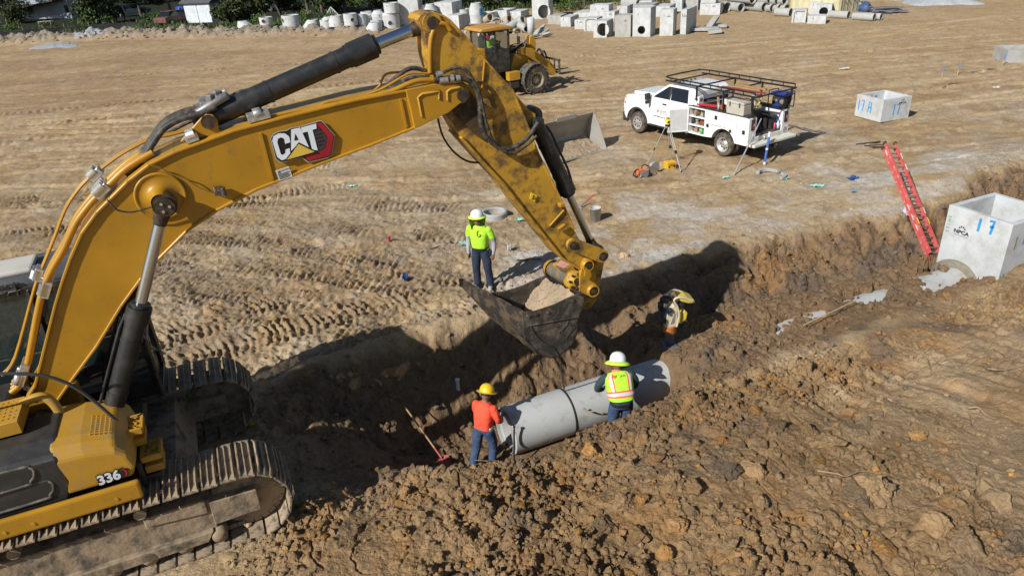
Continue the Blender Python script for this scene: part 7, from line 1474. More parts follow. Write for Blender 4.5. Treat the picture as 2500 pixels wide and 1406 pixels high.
ybox(1560, 1590, 4, 22, 'back row box behind the pipe ends', 1.8)
for k, (x, y) in enumerate(((1541, 10), (1556, 8))): p = at(x, y + 9) + Z * .4; loose_pipe(p, (.5, -.85, 0), .38, 2.2, ('grey pipe lying left in the back row', 'grey pipe lying right in the back row')[k], CONC, grp='two pipes in the back row')
for k, lb_ in enumerate(('slab lying flat at the right end of the row', 'long slab leaning across the flat one', 'short grey slab right of the leaning one', 'pale broken piece under the slabs')):
    x, y, dx, ang, tilt = ((1722, 76, 1.9, -.35, 0), (1737, 72, 1.7, .9, .42), (1752, 68, 1.3, -.3, .0), (1745, 82, .9, -.2, .1))[k]; p = at(x, y); t = empty('concrete_slab', p + Z * (.14 if k != 1 else .40), lb_, 'slab', 'slabs at the right end of the row', rz=ang); t.rotation_euler = (0, -tilt, ang); m = MB(); m.box((0, 0, 0), (dx, .45 if k == 1 else .9, .2)); m.build('slab', CONC, t, .02)
# stacked pipes
SG = 'large concrete pipes stacked beside the container'
PD = Vector((.36, -.93, 0)).normalized()
for x, y, r, L, lb_, zz in ((1809, 21, 10, 2.6, 'large pipe at the left of the bottom row', 0), (1867, 22, 11, 2.6, 'large pipe second in the bottom row', 0), (1886, 21, 9, 2.4, 'pipe showing its dark mouth third in the bottom row', 0), (1904, 20, 9, 2.4, 'pipe showing its dark mouth fourth in the bottom row', 0), (1921, 18, 9, 2.4, 'last pipe of the bottom row next to the container', 0),
                          (1836, 4, 10, 2.4, 'pipe lying left on the upper row', 1), (1878, 2, 10, 2.4, 'pipe in the middle of the upper row', 1), (1896, 1, 9, 2.4, 'pipe right of the middle on the upper row', 1), (1914, 0, 9, 2.4, 'last pipe of the upper row', 1), (1775, 14, 11, 2.6, 'dark mouthed pipe furthest left behind the white box', 0)):
    p = at(x, 31 if not zz else 31); k = mpp(p); R = r * k; R *= 1.08; L *= 1.25; c_ = Vector((p.x, p.y, R if not zz else R * 2.75)); loose_pipe(c_ - PD * L / 2, PD, R, L, lb_, CONC, grp=SG, wall=.13)
for x, yb, r, L, lb_ in ((1926, 42, 10, 1.0, 'single short pipe standing before the container'), (2128, 52, 9, 1.2, 'pale pipe lying apart on the right'), (2145, 50, 8, 1.2, 'pipe end peeping out behind the pale pipe'), (2066, 47, 9, 1.15, 'dirty pipe with dark top right of the boxes')):
    p = at(x, yb); k = mpp(p); loose_pipe(Vector((p.x, p.y, r * k)) - Vector((.64, -.77, 0)) * L / 2, (.64, -.77, 0), r * k, L * 1.25, lb_, CONC, grp='single pipes lying by the container', wall=.14)
ybox(1932, 1966, 27, 56, 'white box with panel border in front of the container', 1.3, panel=True)
ybox(1970, 2015, 41, 59, 'low white box with a slot standing nearest in front of the container', 1.0)
ybox(1990, 2028, 14, 42, 'box with a round hole before the container doors', 1.4, hole=(.5, .45, 10))
ybox(1975, 2000, 8, 36, 'back box between the panel box and the holed box', 1.2)
# shipping container
p = at(1930, 30); q = at(2045, 38); axc = (q - p).normalized(); Lc = (q - p).length * 1.02; ayc = Vector((-axc.y, axc.x, 0))
cont = empty('shipping_container', p, 'cream corrugated shipping container behind the pipes', 'container'); CRM = mat('container_cream', (.52, .48, .30), .5, dirt=(.3, .2, .1), amount=.4, scale=2)
m = MB(); nC = int(Lc / .14); xs = []
for k in range(nC + 1): xs.append((k * Lc / nC, .04 if (k // 2) % 2 else 0))
fr_ = [axc * x + ayc * d for x, d in xs]; m.add([v + Z * .15 for v in fr_] + [v + Z * 2.5 for v in fr_], [(k, k + 1, nC + 2 + k, nC + 1 + k) for k in range(nC)]); m.build('side_panel', CRM, cont)
m = MB()
for a, b in ((0, 0), (Lc, 0), (0, 2.4), (Lc, 2.4)): m.bar(axc * a + ayc * b, axc * a + ayc * b + Z * 2.6, .14, .14)
for zz in (.08, 2.55): m.bar(Vector((0, 0, zz)), axc * Lc + Z * zz, .12, .14); m.bar(ayc * 2.4 + Z * zz, axc * Lc + ayc * 2.4 + Z * zz, .12, .14); m.bar(axc * Lc + Z * zz, axc * Lc + ayc * 2.4 + Z * zz, .12, .14)
m.build('frame', CRM, cont); m = MB(); m.bar(axc * Lc / 2 + ayc * 1.25 + Z * 2.56 - axc * Lc / 2, axc * Lc + ayc * 1.25 + Z * 2.56, 2.3, .05); m.bar(ayc * 2.38 + Z * 1.3, axc * Lc + ayc * 2.38 + Z * 1.3, .04, 2.4); m.build('roof', CRM, cont)
for k in range(2):
    m = MB(); m.bar(axc * (Lc + .01) + ayc * (.08 + 1.15 * k) + Z * 1.3, axc * (Lc + .01) + ayc * (1.2 + 1.13 * k) + Z * 1.3, .04, 2.3); d_ = m.build('door', CRM, cont)
    for j in (.35, .8): mm = MB(); mm.cyl(axc * (Lc + .05) + ayc * (1.15 * k + j) + Z * .15, axc * (Lc + .05) + ayc * (1.15 * k + j) + Z * 2.45, .025, n=6); mm.box(axc * (Lc + .06) + ayc * (1.15 * k + j) + Z * 1.1, (.05, .3, .08)); mm.build('lock_rod', STEEL, d_)
# rebar bundle and blue sheet right of the container
p = at(2110, 30); t = props(solid('folded_sheet', mat('sheet_blue', (.05, .09, .2), .6, bump=.6, bscale=5), None, lambda m: (m.ball(p + Z * .3, .8, 18, 12, (.5, .7, .55)), setattr(m, 'v', [tuple(Vector(q) + Vector(rng.normal(size=3)) * .045) for q in m.v]))), 'dark blue folded sheet lying beside the container end', 'sheet')
m = MB(); rr_ = random.Random(9); c0 = at(2150, 33)
for k in range(60): a = c0 + Vector((rr_.uniform(-.9, .3), rr_.uniform(-.6, .6), rr_.uniform(.02, .45))); m.tube([a, a + Vector((rr_.uniform(.8, 1.6), rr_.uniform(-.8, -.2), rr_.uniform(-.1, .05)))], .035, 5)
props(m.build('rebar_heap', mat('rebar', (.12, .14, .17), .5, .4, dirt=(.3, .2, .2), amount=.5)), 'heap of grey steel bars lying right of the container', 'steel bars', kind='stuff')

# ================================================================ FAR EDGE: GRAVEL, SILT FENCE, SHED, HOUSE, TREES, GRASS
GRAV = mat('pale_gravel', (.30, .325, .34), .9, dirt=(.25, .26, .26), amount=.7, scale=9, bump=1.0, bscale=8)
def mound(name, x0, x1, yb, yt, h, label, seed, m_=GRAV):
    a = at(x0, yb); b = at(x1, yb); c_ = at((x0 + x1) / 2, yt); cen = (a + b) / 2; ex = (b - a) / 2; ey = Vector((0, max(1.2, c_.y - cen.y), 0)); n, k = 36, 12; vs = []
    for i in range(k + 1):
        for j in range(n): u = 2 * PI * j / n; f = i / k; wob = 1 + .22 * math.sin(3 * u + seed) + .12 * math.sin(7 * u + 2 * seed); q = cen + ey * .5 + (ex * math.cos(u) + ey * .5 * math.sin(u)) * f * wob; vs.append((q.x, q.y, zat(q.x, q.y) * (1 if f > .7 else 1) + h * (1 - f ** 1.6) + .03 * (1 - f) * rng.normal() - (.12 if i == k else 0)))
    m = MB(); m.add(vs, [(i * n + j, i * n + (j + 1) % n, (i + 1) * n + (j + 1) % n, (i + 1) * n + j) for i in range(k) for j in range(n)], True)
    return props(m.build(name, m_), label, 'gravel', kind='stuff')
mound('gravel', 163, 236, 98, 88, .06, 'pale gravel patch spilling through the earth bank', 1); mound('gravel', 55, 160, 120, 108, .12, 'grey gravel spread below the earth bank', 2)
mound('gravel', 2240, 2420, 14, -6, .7, 'pale grey gravel heap at the far right corner', 3); mound('gravel', 2120, 2300, 2, -10, .4, 'grey gravel heap behind the right heap', 4)
def fence_run(pts, label):
    t = empty('silt_fence', Vector(pts[0]), label, 'fence'); m = MB(); P = smoothpts(pts, 10); b = Vector(pts[0]); vs = []
    for i, p in enumerate(P): zg = zat(p.x, p.y) - .05; vs += [Vector((p.x, p.y, zg)) - b, Vector((p.x, p.y + .05 * math.sin(i), zg + .62 + .05 * math.sin(i * 1.7))) - b]
    m.add(vs, [(2 * i, 2 * i + 2, 2 * i + 3, 2 * i + 1) for i in range(len(P) - 1)]); m.build('fabric', mat('silt_fabric', (.008, .008, .009), .8) if 'silt_fabric' not in MATS else MATS['silt_fabric'], t)
    for i in range(0, len(P), 5): p = P[i]; mm = MB(); mm.box(Vector((p.x, p.y + .06, zat(p.x, p.y) + .4)) - b, (.04, .04, 1.0)); mm.build('stake', WOOD, t)
fence_run([at(-40, 95), at(60, 88), at(160, 80), at(280, 71), at(380, 66)], 'low black silt fence along the grass at the left')
fence_run([at(520, 58), at(600, 55), at(700, 52), at(800, 46)], 'low black silt fence behind the left rings')
# leaves: many small blades on branches
def leafmat(name, c):
    m = mat(name, c, .6, vary=.35, scale=1.4, spec=.3); return m
LEAF = [leafmat('leaf_dark', (.030, .047, .015)), leafmat('leaf_olive', (.062, .078, .022)), leafmat('leaf_mid', (.05, .085, .022)), leafmat('leaf_bright', (.10, .16, .035))]
BARK = mat('bark', (.10, .075, .055), .9, dirt=(.2, .17, .14), amount=.5, scale=9, bump=.6)
def leaf_cloud(m, centers, n, size, r_):
    """leaf sized faces scattered through clump volumes"""
    for k in range(n):
        c_, R = centers[r_.randrange(len(centers))]; u = Vector((r_.gauss(0, 1), r_.gauss(0, 1), r_.gauss(0, 1))).normalized() * (R * r_.random() ** .45); p = c_ + Vector((u.x, u.y, u.z * .75))
        d = Vector((r_.gauss(0, 1), r_.gauss(0, 1), r_.gauss(0, .7))).normalized(); q = d.orthogonal().normalized(); q = Matrix.Rotation(r_.random() * 6.28, 3, d) @ q; w = d.cross(q); s = size * r_.uniform(.6, 1.4)
        m.mi = r_.choice((0, 0, 1)); m.add([p - q * s, p + w * s * .45 - q * .1 * s, p + q * s, p - w * s * .45], [(0, 1, 2, 3)])
def tree(x, y, h, cw, label, seed, ms, low=.12, lean=0.0, n=900, trunk=.22, leaf=.30, back=0.0, cat='tree', group='trees beyond the yard'):
    r_ = random.Random(seed); p = at(x, y); p = CAMV + (p - CAMV) * (1 + back); p.z = 0; t = empty('tree', p, label, cat, group); m = MB(); top_ = Vector((lean * h, r_.uniform(-.3, .3), h * .8)); m.tube(smoothpts([(0, 0, -.2), (lean * h * .3, 0, h * .3), top_], 4), [trunk * (1 - .75 * i / 8) for i in range(9)], 8)
    cs = []
    for k in range(9):
        a = r_.random() * 6.28; f = low + (1 - low) * (k + r_.random()) / 9; b = Vector((0, 0, -.2)).lerp(top_, min(1, f)) ; e = b + Vector((math.cos(a), math.sin(a), .35)) * cw * r_.uniform(.3, 1.0) * (1.15 - .5 * f); e.z = max(.5, min(h, e.z)); m.tube([b, b.lerp(e, .5) + Z * .15, e], [trunk * .35, trunk * .22, .02], 5); cs.append((e, cw * r_.uniform(.3, .55)))
        cs.append((b.lerp(e, .55), cw * r_.uniform(.25, .4)))
    m.build('trunk', BARK, t); m = MB(); leaf_cloud(m, cs, n, leaf, r_); m.build('crown', ms, t); return t
DK = [LEAF[0], LEAF[1]]; OL = [LEAF[1], LEAF[0]]; MD = [LEAF[2], LEAF[1]]; BR = [LEAF[3], LEAF[2]]
ROWS = [(215, 62, 8, 2.6, 'bushy tree with bright leaves at the house corner', MD, .05), (255, 60, 9, 2.2, 'dense dark tree right of the house', DK, .05), (20, 60, 9, 3, 'dark tree at the far left edge', DK, .1), (95, 45, 11, 3, 'dark tree behind the house roof', DK, .2),
        (345, 40, 10, 3, 'dark tree overhanging the parked dark car', DK, .35), (420, 42, 9, 3, 'spreading dark tree above the red car', DK, .4), (575, 58, 7, 2.3, 'olive bush like tree right of the white shed', OL, .02), (625, 54, 8, 2.2, 'olive leafed tree left of the leaning pale trunk', OL, .05), (685, 44, 9, 2.6, 'shaded tree behind the third ring', DK, .2), (755, 44, 9, 2.6, 'tree with hanging twigs behind the low cones', DK, .15),
        (790, 46, 7, 1.8, 'mid green tree behind the row of rings', MD, .05), (845, 40, 8, 2.0, 'bright creeper clad tree above the middle rings', MD, .05), (905, 34, 8, 2.4, 'olive tree behind the tall cones', OL, .1), (955, 30, 9, 2.6, 'thin branched tree behind the tallest stack', OL, .15), (1010, 28, 9, 2.8, 'dark tree behind the tallest plain box', DK, .15), (1075, 24, 9, 2.8, 'dark tree behind the boom tip', DK, .12), (1145, 22, 9, 2.8, 'dark tree behind the blue wrapped cone', DK, .12),
        (1215, 20, 9, 2.6, 'bushy tree behind the open topped box', DK, .08), (1275, 14, 9, 2.6, 'dark tree left of the very tall box', DK, .1), (1345, 10, 9, 2.6, 'dark tree right of the very tall box', DK, .15), (1395, 6, 9, 2.4, 'tree with bare lower trunks behind the grass', DK, .3), (1450, 4, 9, 2.6, 'dark tree behind the large square box', DK, .2), (1520, -2, 9, 2.6, 'bright edged tree above the back row boxes', MD, .1), (1600, -8, 9, 2.8, 'dark tree above the right group', DK, .15), (1690, -16, 9, 2.8, 'last tree of the row above the upper boxes', DK, .12)]
for i, (x, y, h, cw, lb_, ms, lo__) in enumerate(ROWS): tree(x, y, h, cw * 1.15, lb_, 40 + i, ms, lo__ * .6, n=3600, back=.0, leaf=.19)
LBK = ('leftmost, behind the house', 'second from the left, behind the parked cars', 'third, behind the shed', 'fourth, behind the leaning trunk', 'fifth, behind the third ring', 'sixth, behind the tall cones', 'seventh, behind the boom tip', 'eighth, behind the tall holed box', 'last, behind the right boxes')
for i in range(9): tree(-60 + 215 * i, 46 - 9.5 * i, 13, 5.5, 'tall dark tree of the back row, ' + LBK[i], 90 + i, DK, .05, n=4200, trunk=.35, leaf=.5, back=.14, group='tall trees of the back row')
for i, (x0, y0, x1, y1, lb_) in enumerate(((666, 0, 690, 52, 'pale bare trunk leaning left of the third ring'), (815, 2, 824, 40, 'thin bare trunk behind the middle of the row'), (1412, -30, 1405, 18, 'bare upright trunk behind the grass on the right'), (1422, -30, 1428, 17, 'second bare trunk behind the grass on the right'))):
    b = at(x1, y1); a = hp(x0, y0, 0); r = ray(x0, y0); a = CAMV + r * ((b.y - CAMV.y) / r.y); t = empty('bare_trunk', b, lb_, 'tree'); solid('trunk', BARK, t, lambda m: m.tube([Vector((0, 0, -.1)), (a - b) * .5 + Vector((.06, 0, 0)), a - b], [.12, .1, .06], 7))
def shrub(x, y, h, w, label, seed, ms, n=420, leaf=.10):
    r_ = random.Random(seed); p = at(x, y); p.z = zat(p.x, p.y) - .05; t = empty('shrub', p, label, 'shrub', 'shrubs along the grass edge'); m = MB(); cs = []
    for k in range(6): e = Vector((r_.uniform(-w, w) * .6, r_.uniform(-w, w) * .4, h * r_.uniform(.3, .8))); m.tube([(0, 0, 0), e * .5 + Z * .1, e], [.03, .02, .008], 5); cs.append((e, w * r_.uniform(.3, .55)))
    m.build('stem', BARK, t); m = MB(); leaf_cloud(m, cs, n, leaf, r_); m.build('foliage', ms, t)
for i, (x, y, h, w, lb_, ms) in enumerate(((30, 80, 1.4, 1.6, 'bright green bush at the left end of the grass', BR), (110, 76, 1.0, 1.4, 'low bush before the house porch', MD), (200, 62, 1.5, 1.5, 'bright bush below the house corner', BR), (235, 60, 1.2, 1.3, 'olive bush left of the pale post', OL), (272, 62, 1.2, 1.1, 'small bush left of the metal post', MD), (305, 50, 1.8, .6, 'climbing bright green plant on the metal post', BR), (355, 58, 1.1, 1.3, 'low bush before the dark car', MD), (385, 50, 1.0, 1.1, 'round bush left of the red car', BR), (555, 52, 1.0, 1.2, 'bush at the right of the shed', MD), (650, 60, 1.0, 1.4, 'grassy bush behind the first rings', BR), (745, 55, 1.2, 1.4, 'yellow green bush above the third ring', BR), (800, 52, .9, 1.2, 'low bush left of the small stacked cone', MD), (1250, 30, 1.0, 1.4, 'bush right of the open box', MD), (1385, 26, 1.0, 1.8, 'bush right of the very tall box shadow', BR), (1420, 24, .9, 1.6, 'low bush before the bare trunks', MD), (1530, 12, 1.2, 1.6, 'bright bush over the back row boxes', BR), (1635, 8, 1.2, 1.4, 'bush left of the upper back box', MD))): shrub(x, y, h, w, lb_, 300 + i, ms)
# grass along the boundary
vs = []; fs = []; mi_ = []
for k in range(16000):
    x = rng.uniform(-55, 34); e = rng.uniform(.4, 9) ** 1.0; y = float(edge_line(np.array([x]))[0]) + e; n_ = vnoise(np.array([x * .4]), np.array([y * .4]), 900)[0]
    if n_ < .3: continue
    h = rng.uniform(.15, .5) * (.5 + n_); a = rng.uniform(0, 6.28); w = .05; dx, dy = math.cos(a) * w, math.sin(a) * w; lx, ly = rng.normal() * .1, rng.normal() * .1; i = len(vs); zz = 0.0
    vs += [(x - dx, y - dy, zz - .02), (x + dx, y + dy, zz - .02), (x + lx + dx * .2, y + ly + dy * .2, zz + h), (x + lx - dx * .2, y + ly - dy * .2, zz + h)]; fs.append((i, i + 1, i + 2, i + 3)); mi_.append(int(rng.integers(0, 2)))
me = bpy.data.meshes.new('grass'); me.from_pydata(vs, [], fs); me.materials.append(LEAF[3]); me.materials.append(LEAF[2]); me.polygons.foreach_set('material_index', mi_); props(link(bpy.data.objects.new('grass', me)), kind='stuff')
# house with porch roof at the far left
SID = mat('siding_blue_white', (.34, .39, .44), .7, dirt=(.2, .2, .2), amount=.3, scale=2); BRW = mat('roof_brown', (.085, .05, .035), .9, dirt=(.16, .12, .1), amount=.6, scale=5)
p = at(60, 48); q = at(178, 46); ax = (q - p); wl = ax.length; ax.normalize(); ay = Vector((-ax.y, ax.x, 0)); hs_ = empty('house', p, 'small pale blue house with a brown sagging porch roof at the far left', 'house')
m = MB(); m.bar(ax * 0 + ay * 3 + Z * 1.6, ax * wl + ay * 3 + Z * 1.6, 6, 3.2); w_o = m.build('wall', SID, hs_)
for k in range(14): m = MB(); m.bar(Z * (.15 + .23 * k) - ay * .03, ax * wl + Z * (.15 + .23 * k) - ay * .03, .03, .2); m.build('siding_board', SID, hs_)
m = MB(); m.bar(ax * (wl - .9) - ay * .06 + Z * 1.2, ax * (wl - .2) - ay * .06 + Z * 1.2, .06, .9); m.build('window', WIN, hs_)
m = MB(); m.bar(ax * -1.7 - ay * .9 + Z * 1.15, ax * (wl * .97) - ay * 1.0 + Z * 2.35, 1.9, .1, upv=Z); pr2 = m.build('porch_roof', BRW, hs_)
for k in range(4): m = MB(); m.bar(ax * -1.75 - ay * (1.65 - .47 * k) + Z * 1.225, ax * (wl * .98) - ay * (1.75 - .47 * k) + Z * 2.425, .42, .03, upv=Z); m.build('roof_board', BRW, hs_)
for a, b in ((.2, .9), (.6, 1.4), (1.0, .3), (2.0, 2.4)): m = MB(); m.bar(ax * a - ay * 1.5 + Z * .0, ax * b - ay * 1.4 + Z * 1.5, .1, .1); m.build('post', mat('post_grey', (.34, .31, .27), .8) if 'post_grey' not in MATS else MATS['post_grey'], hs_)
p = at(115, 66); t = props(solid('lawn_table', MATS['post_grey'], None, lambda m: (m.box(p + Z * .6, (1.6, .7, .06)), m.box(p + Vector((-.7, 0, .3)), (.08, .6, .6)), m.box(p + Vector((.7, 0, .3)), (.08, .6, .6)))), 'weathered white table standing in the grass before the house', 'table')
# white shed
p = at(458, 58); q = at(521, 56); ax = (q - p); wl = ax.length; ax.normalize(); ay = Vector((-ax.y, ax.x, 0)); sd_ = empty('garden_shed', p, 'small white garden shed with double doors and a dark roof', 'shed'); SHW_ = mat('shed_white', (.62, .66, .70), .7, dirt=(.35, .35, .33), amount=.4, scale=3)
m = MB(); m.bar(ay * 1.2 + Z * 1.0, ax * wl + ay * 1.2 + Z * 1.0, 2.4, 2.0); m.build('wall', SHW_, sd_)
for k in range(2): m = MB(); m.bar(ax * (.12 + k * (wl / 2)) - ay * .03 + Z * .95, ax * (wl / 2 - .06 + k * (wl / 2)) - ay * .03 + Z * .95, .05, 1.8); m.build('door', SHW_, sd_)
m = MB(); m.prism([(-.3, 2.0), (-.3, 2.1), (1.2, 2.75), (2.7, 2.1), (2.7, 2.0)], ax * -.3, ay, Z, ax * (wl + .6)); m.build('roof', mat('shed_roof', (.07, .075, .08), .9, dirt=(.16, .16, .15), amount=.5, scale=4), sd_)
# parked cars under the trees
def simple_car(p, rz, label, paint):
    t = empty('parked_car', p, label, 'car', rz=rz); m = MB(); sideprism(m, [(-2.1, .35), (2.1, .35), (2.15, .75), (1.3, .92), (-1.6, .95), (-2.1, .85)], -.85, .85); m.build('body', paint, t, .06, 2); m = MB(); loft(m, [[Vector((x, s_ * y, z)) for x, z, y in ((-1.5, .93, .8), (1.1, .92, .8), (.4, 1.4, .65), (-1.0, 1.42, .65))] for s_ in (-1, 0, 1)]); m.build('cabin', WIN, t, .05, 2); m = MB(); m.box((-.3, 0, 1.42), (1.5, 1.25, .04)); m.build('roof', paint, t, .015)
    for x in (-1.3, 1.35):
        for y in (-.8, .8): m = MB(); m.cyl((x, y - .1, .32), (x, y + .1, .32), .32, n=18); m.mi = 1; m.cyl((x, y - .11, .32), (x, y + .11, .32), .17, n=14); m.build('wheel', [TYRE, STEEL], t)
simple_car(at(428, 60), 1.2, 'old dull red car parked in the grass left of the shed', mat('car_red', (.12, .035, .03), .5, dirt=DUST, amount=.4)); simple_car(at(325, 40), .15, 'dark blue grey car parked in deep shade under the trees', mat('car_dark', (.02, .03, .045), .3)); simple_car(at(690, 26), .1, 'dark car barely visible in the shade behind the leaning trunk', MATS['car_dark'])
p = at(443, 50); solid('tarp', mat('tarp_blue', (.02, .10, .45), .5), None, lambda m: m.prism([(-.4, 1.05), (-.1, .95), (.3, 1.1), (.42, 1.4), (.1, 1.5), (-.38, 1.42)], p, (1, .2, 0), (0, .1, 1), (0, .08, 0))); o = C.objects[-1]; props(o, 'bright blue plastic tarp hung beside the shed', 'tarp'); solid('post', WOOD, o, lambda m: m.box(p + Z * .7, (.08, .08, 1.4)))
p = at(545, 34); solid('laundry', mat('cloth_pale', (.42, .47, .55), .8, bump=.5, bscale=6), None, lambda m: (m.ball(p + Z * .5, .6, 10, 6, (.9, .6, .7)), m.ball(p + Vector((.6, 0, .35)), .4, 10, 6, (.9, .6, .6)))); props(C.objects[-1], 'pale blue cloth bundle in the shade right of the shed', 'cloth')
p = at(314, 54); t = props(solid('metal_post', MATS['post_grey'], None, lambda m: m.tube([p, p + Vector((-.5, 0, 3.6))], .07, 8)), 'leaning metal post before the dark car', 'post')
p = at(318, 48); t = props(solid('white_frame', MATS['post_grey'], None, lambda m: m.tube([p, p + Z * .6, p + Z * .6 + Vector((.9, 0, 0)), p + Vector((.9, 0, 0))], .04, 6)), 'small white tube frame standing beside the metal post', 'frame')
p = at(812, 48); t = empty('glass_frame', p, 'white lattice frame standing behind the rings', 'frame'); m = MB()
for k in range(6): m.bar(Vector((-.9 + .36 * k, 0, 0)), Vector((-.9 + .36 * k + (.9 - .36 * k) * .5, 0, 1.2 - abs(-.9 + .36 * k) * .6)), .05)
m.bar((-1, 0, .05), (1, 0, .05), .06); m.bar((-1, 0, 0), (0, 0, 1.2), .06); m.bar((1, 0, 0), (0, 0, 1.2), .06); m.build('lattice', WHITE, t)
t = props(solid('pitched_frame', mat('rust_metal', (.16, .06, .035), .8), None, lambda m: (m.bar(at(805, 40), at(805, 40) + Vector((1.6, 0, 1.3)), .12), m.bar(at(850, 36), at(850, 36) + Vector((-1.2, 0, 1.3)), .12))), 'rusty red leaning frame behind the white lattice', 'frame')

# ================================================================ SMALL THINGS ON THE FIELD
def gpt(x, y, up_=0.0): p = at(x, y); p.z = zat(p.x, p.y); 
def gpt(x, y, lift=0.0):
    """the point of the ground surface sighted at x, y"""
    d = ray(x, y); lo, hi = 4.0, 140.0; p = at(x, y)
    z = 0.0
    for _ in range(6): p = at(x, y, z); z = zat(p.x, p.y)
    p = at(x, y, z); p.z = z + lift; return p
p = gpt(1207, 531); t = empty('concrete_ring', p, 'grey concrete ring lying flat on the ground behind the standing man', 'ring'); m = MB(); k = mpp(p); R = 33 * k; m.lathe([(R * .70, 0), (R, 0), (R, .17), (R * .92, .2), (R * .78, .2), (R * .70, .17)], n=44, close=True); o = m.build('ring', CONC, t); o.modifiers.new('edges', 'EDGE_SPLIT').split_angle = math.radians(35)
p = gpt(1454, 538); t = empty('pail', p, 'dented white pail standing on the field by the stick', 'pail'); m = MB(); m.lathe([(0, 0), (.135, 0), (.155, .36), (.162, .36), (.162, .38), (.148, .38), (.13, .02), (0, .02)], n=24); m.build('body', mat('pail_white', (.42, .44, .43), .5, dirt=DUST, amount=.6, scale=9), t); m = MB(); m.tube([(.16 * math.cos(a), -.1 + .2 * 0 + .16 * math.sin(a) * .3, .33 + .02 * math.sin(a)) for a in np.linspace(0, PI, 12)], .005, 5); m.build('handle', STEEL, t)
CLOTHG = mat('green_scrap', (.28, .52, .42), .7, bump=.6, bscale=18)
def scrap(x, y, w, h, label, m_, cat='scrap', group=None, thick=.025, seed=0):
    p = gpt(x, y, .01); r_ = np.random.default_rng(seed + int(x)); k = mpp(p); W_, H_ = w * k * .85, h * k * 1.7; n, q = 9, 7; vs = []
    for i in range(q):
        for j in range(n): vs.append((p.x + (j / (n - 1) - .5) * W_ * (1 + .2 * r_.normal()), p.y + (i / (q - 1) - .5) * H_ * (1 + .2 * r_.normal()), p.z + .02 + thick * abs(r_.normal())))
    m = MB(); m.add(vs, [(i * n + j, i * n + j + 1, (i + 1) * n + j + 1, (i + 1) * n + j) for i in range(q - 1) for j in range(n - 1)], False)
    return props(m.build(cat.replace(' ', '_'), m_), label, cat, group)
scrap(1272, 539, 32, 12, 'pale green cloth scrap on the ground right of the concrete ring', CLOTHG, 'cloth scrap'); scrap(1130, 598, 22, 14, 'pale green cloth scrap beside the standing man', CLOTHG, 'cloth scrap'); scrap(859, 457, 24, 6, 'pale green scrap lying alone under the boom', CLOTHG, 'cloth scrap'); scrap(1996, 457, 34, 9, 'pale green scrap on the field left of the ladder', CLOTHG, 'cloth scrap'); scrap(1772, 436, 18, 6, 'green scrap at the foot of the silver grade pole', CLOTHG, 'cloth scrap'); scrap(1920, 438, 12, 6, 'small green scrap right of the broken ring pieces', CLOTHG, 'cloth scrap')
BLG = mat('blue_glove', (.01, .06, .24), .7, bump=.6, bscale=20); scrap(2082, 438, 26, 10, 'dark blue glove with a yellow patch lying left of the ladder', BLG, 'glove', thick=.045); scrap(2084, 471, 14, 5, 'small blue scrap below the blue glove', mat('scrap_blue', (.05, .25, .5), .6), 'plastic scrap'); scrap(990, 684, 18, 14, 'dark blue and green glove lying on the churned ground', BLG, 'glove', thick=.06)
WHS = mat('white_scrap', (.55, .56, .54), .8); scrap(2060, 170, 24, 5, 'white scrap far off behind the truck', WHS, 'paper scrap'); scrap(1244, 613, 10, 6, 'small white cup on the ground right of the standing man', WHS, 'cup', thick=.08); scrap(2432, 216, 18, 5, 'white scrap right of the low box', WHS, 'paper scrap'); scrap(2210, 234, 8, 4, 'tiny white scrap above the low box', WHS, 'paper scrap'); scrap(2216, 528, 22, 24, 'crumpled pale plastic caught behind the ladder', mat('plastic_pale', (.45, .45, .52), .3), 'plastic bag', thick=.12)
p = gpt(951, 590); t = props(solid('drink_can', mat('can_red', (.45, .02, .03), .35), None, lambda m: m.cyl(p + Z * .02, p + Z * .15, .036, n=14)), 'red drink can standing on the churned ground', 'can')
for x, y, a, L, lb_ in ((2315, 207, .1, .5, 'dark stick lying above the low box'), (2300, 216, .7, .4, 'short stick crossing below the dark stick'), (2370, 178, .2, .6, 'dark wood chip on the far field'), (2410, 170, .1, .5, 'dark flat chip right on the far field'), (2425, 190, .15, .5, 'dark board piece far right'), (2090, 354, .15, .9, 'flat grey board lying before the ladder'), (2110, 358, .0, .7, 'second grey board beside the flat one'), (2130, 362, .05, .5, 'thin brown strip right of the grey boards'), (1028, 618, .6, .9, 'thin dry stick on the churned ground'), (1262, 637, -.05, .6, 'thin stick right of the standing man')):
    p = gpt(x, y, .02); k = mpp(p); t = props(solid('stick', mat('dark_wood', (.07, .05, .035), .8) if 'dark_wood' not in MATS else MATS['dark_wood'], None, lambda m: m.bar(p, p + Vector((math.cos(a), math.sin(a) * 1.0, .01)) * L, .07 if 'board' in lb_ else .03, .02)), lb_, 'board' if 'board' in lb_ else 'stick')
for x, y, lb_ in ((2298, 193, 'survey stake with a blue tip, left of the pair'), (2337, 185, 'survey stake with a blue tip, right of the pair'), (2447, 160, 'blue tipped stake below the flat box at the edge')):
    p = gpt(x, y); t = empty('survey_stake', p, lb_, 'stake', 'survey stakes on the far field'); solid('stake', mat('stake_wood', (.50, .34, .14), .7) if 'stake_wood' not in MATS else MATS['stake_wood'], t, lambda m: m.box((0, 0, .14), (.04, .03, .3))); solid('tip', mat('stake_blue', (.12, .22, .5), .7) if 'stake_blue' not in MATS else MATS['stake_blue'], t, lambda m: m.box((.02, 0, .4), (.05, .035, .26), Matrix.Rotation(.15, 3, 'Y')))
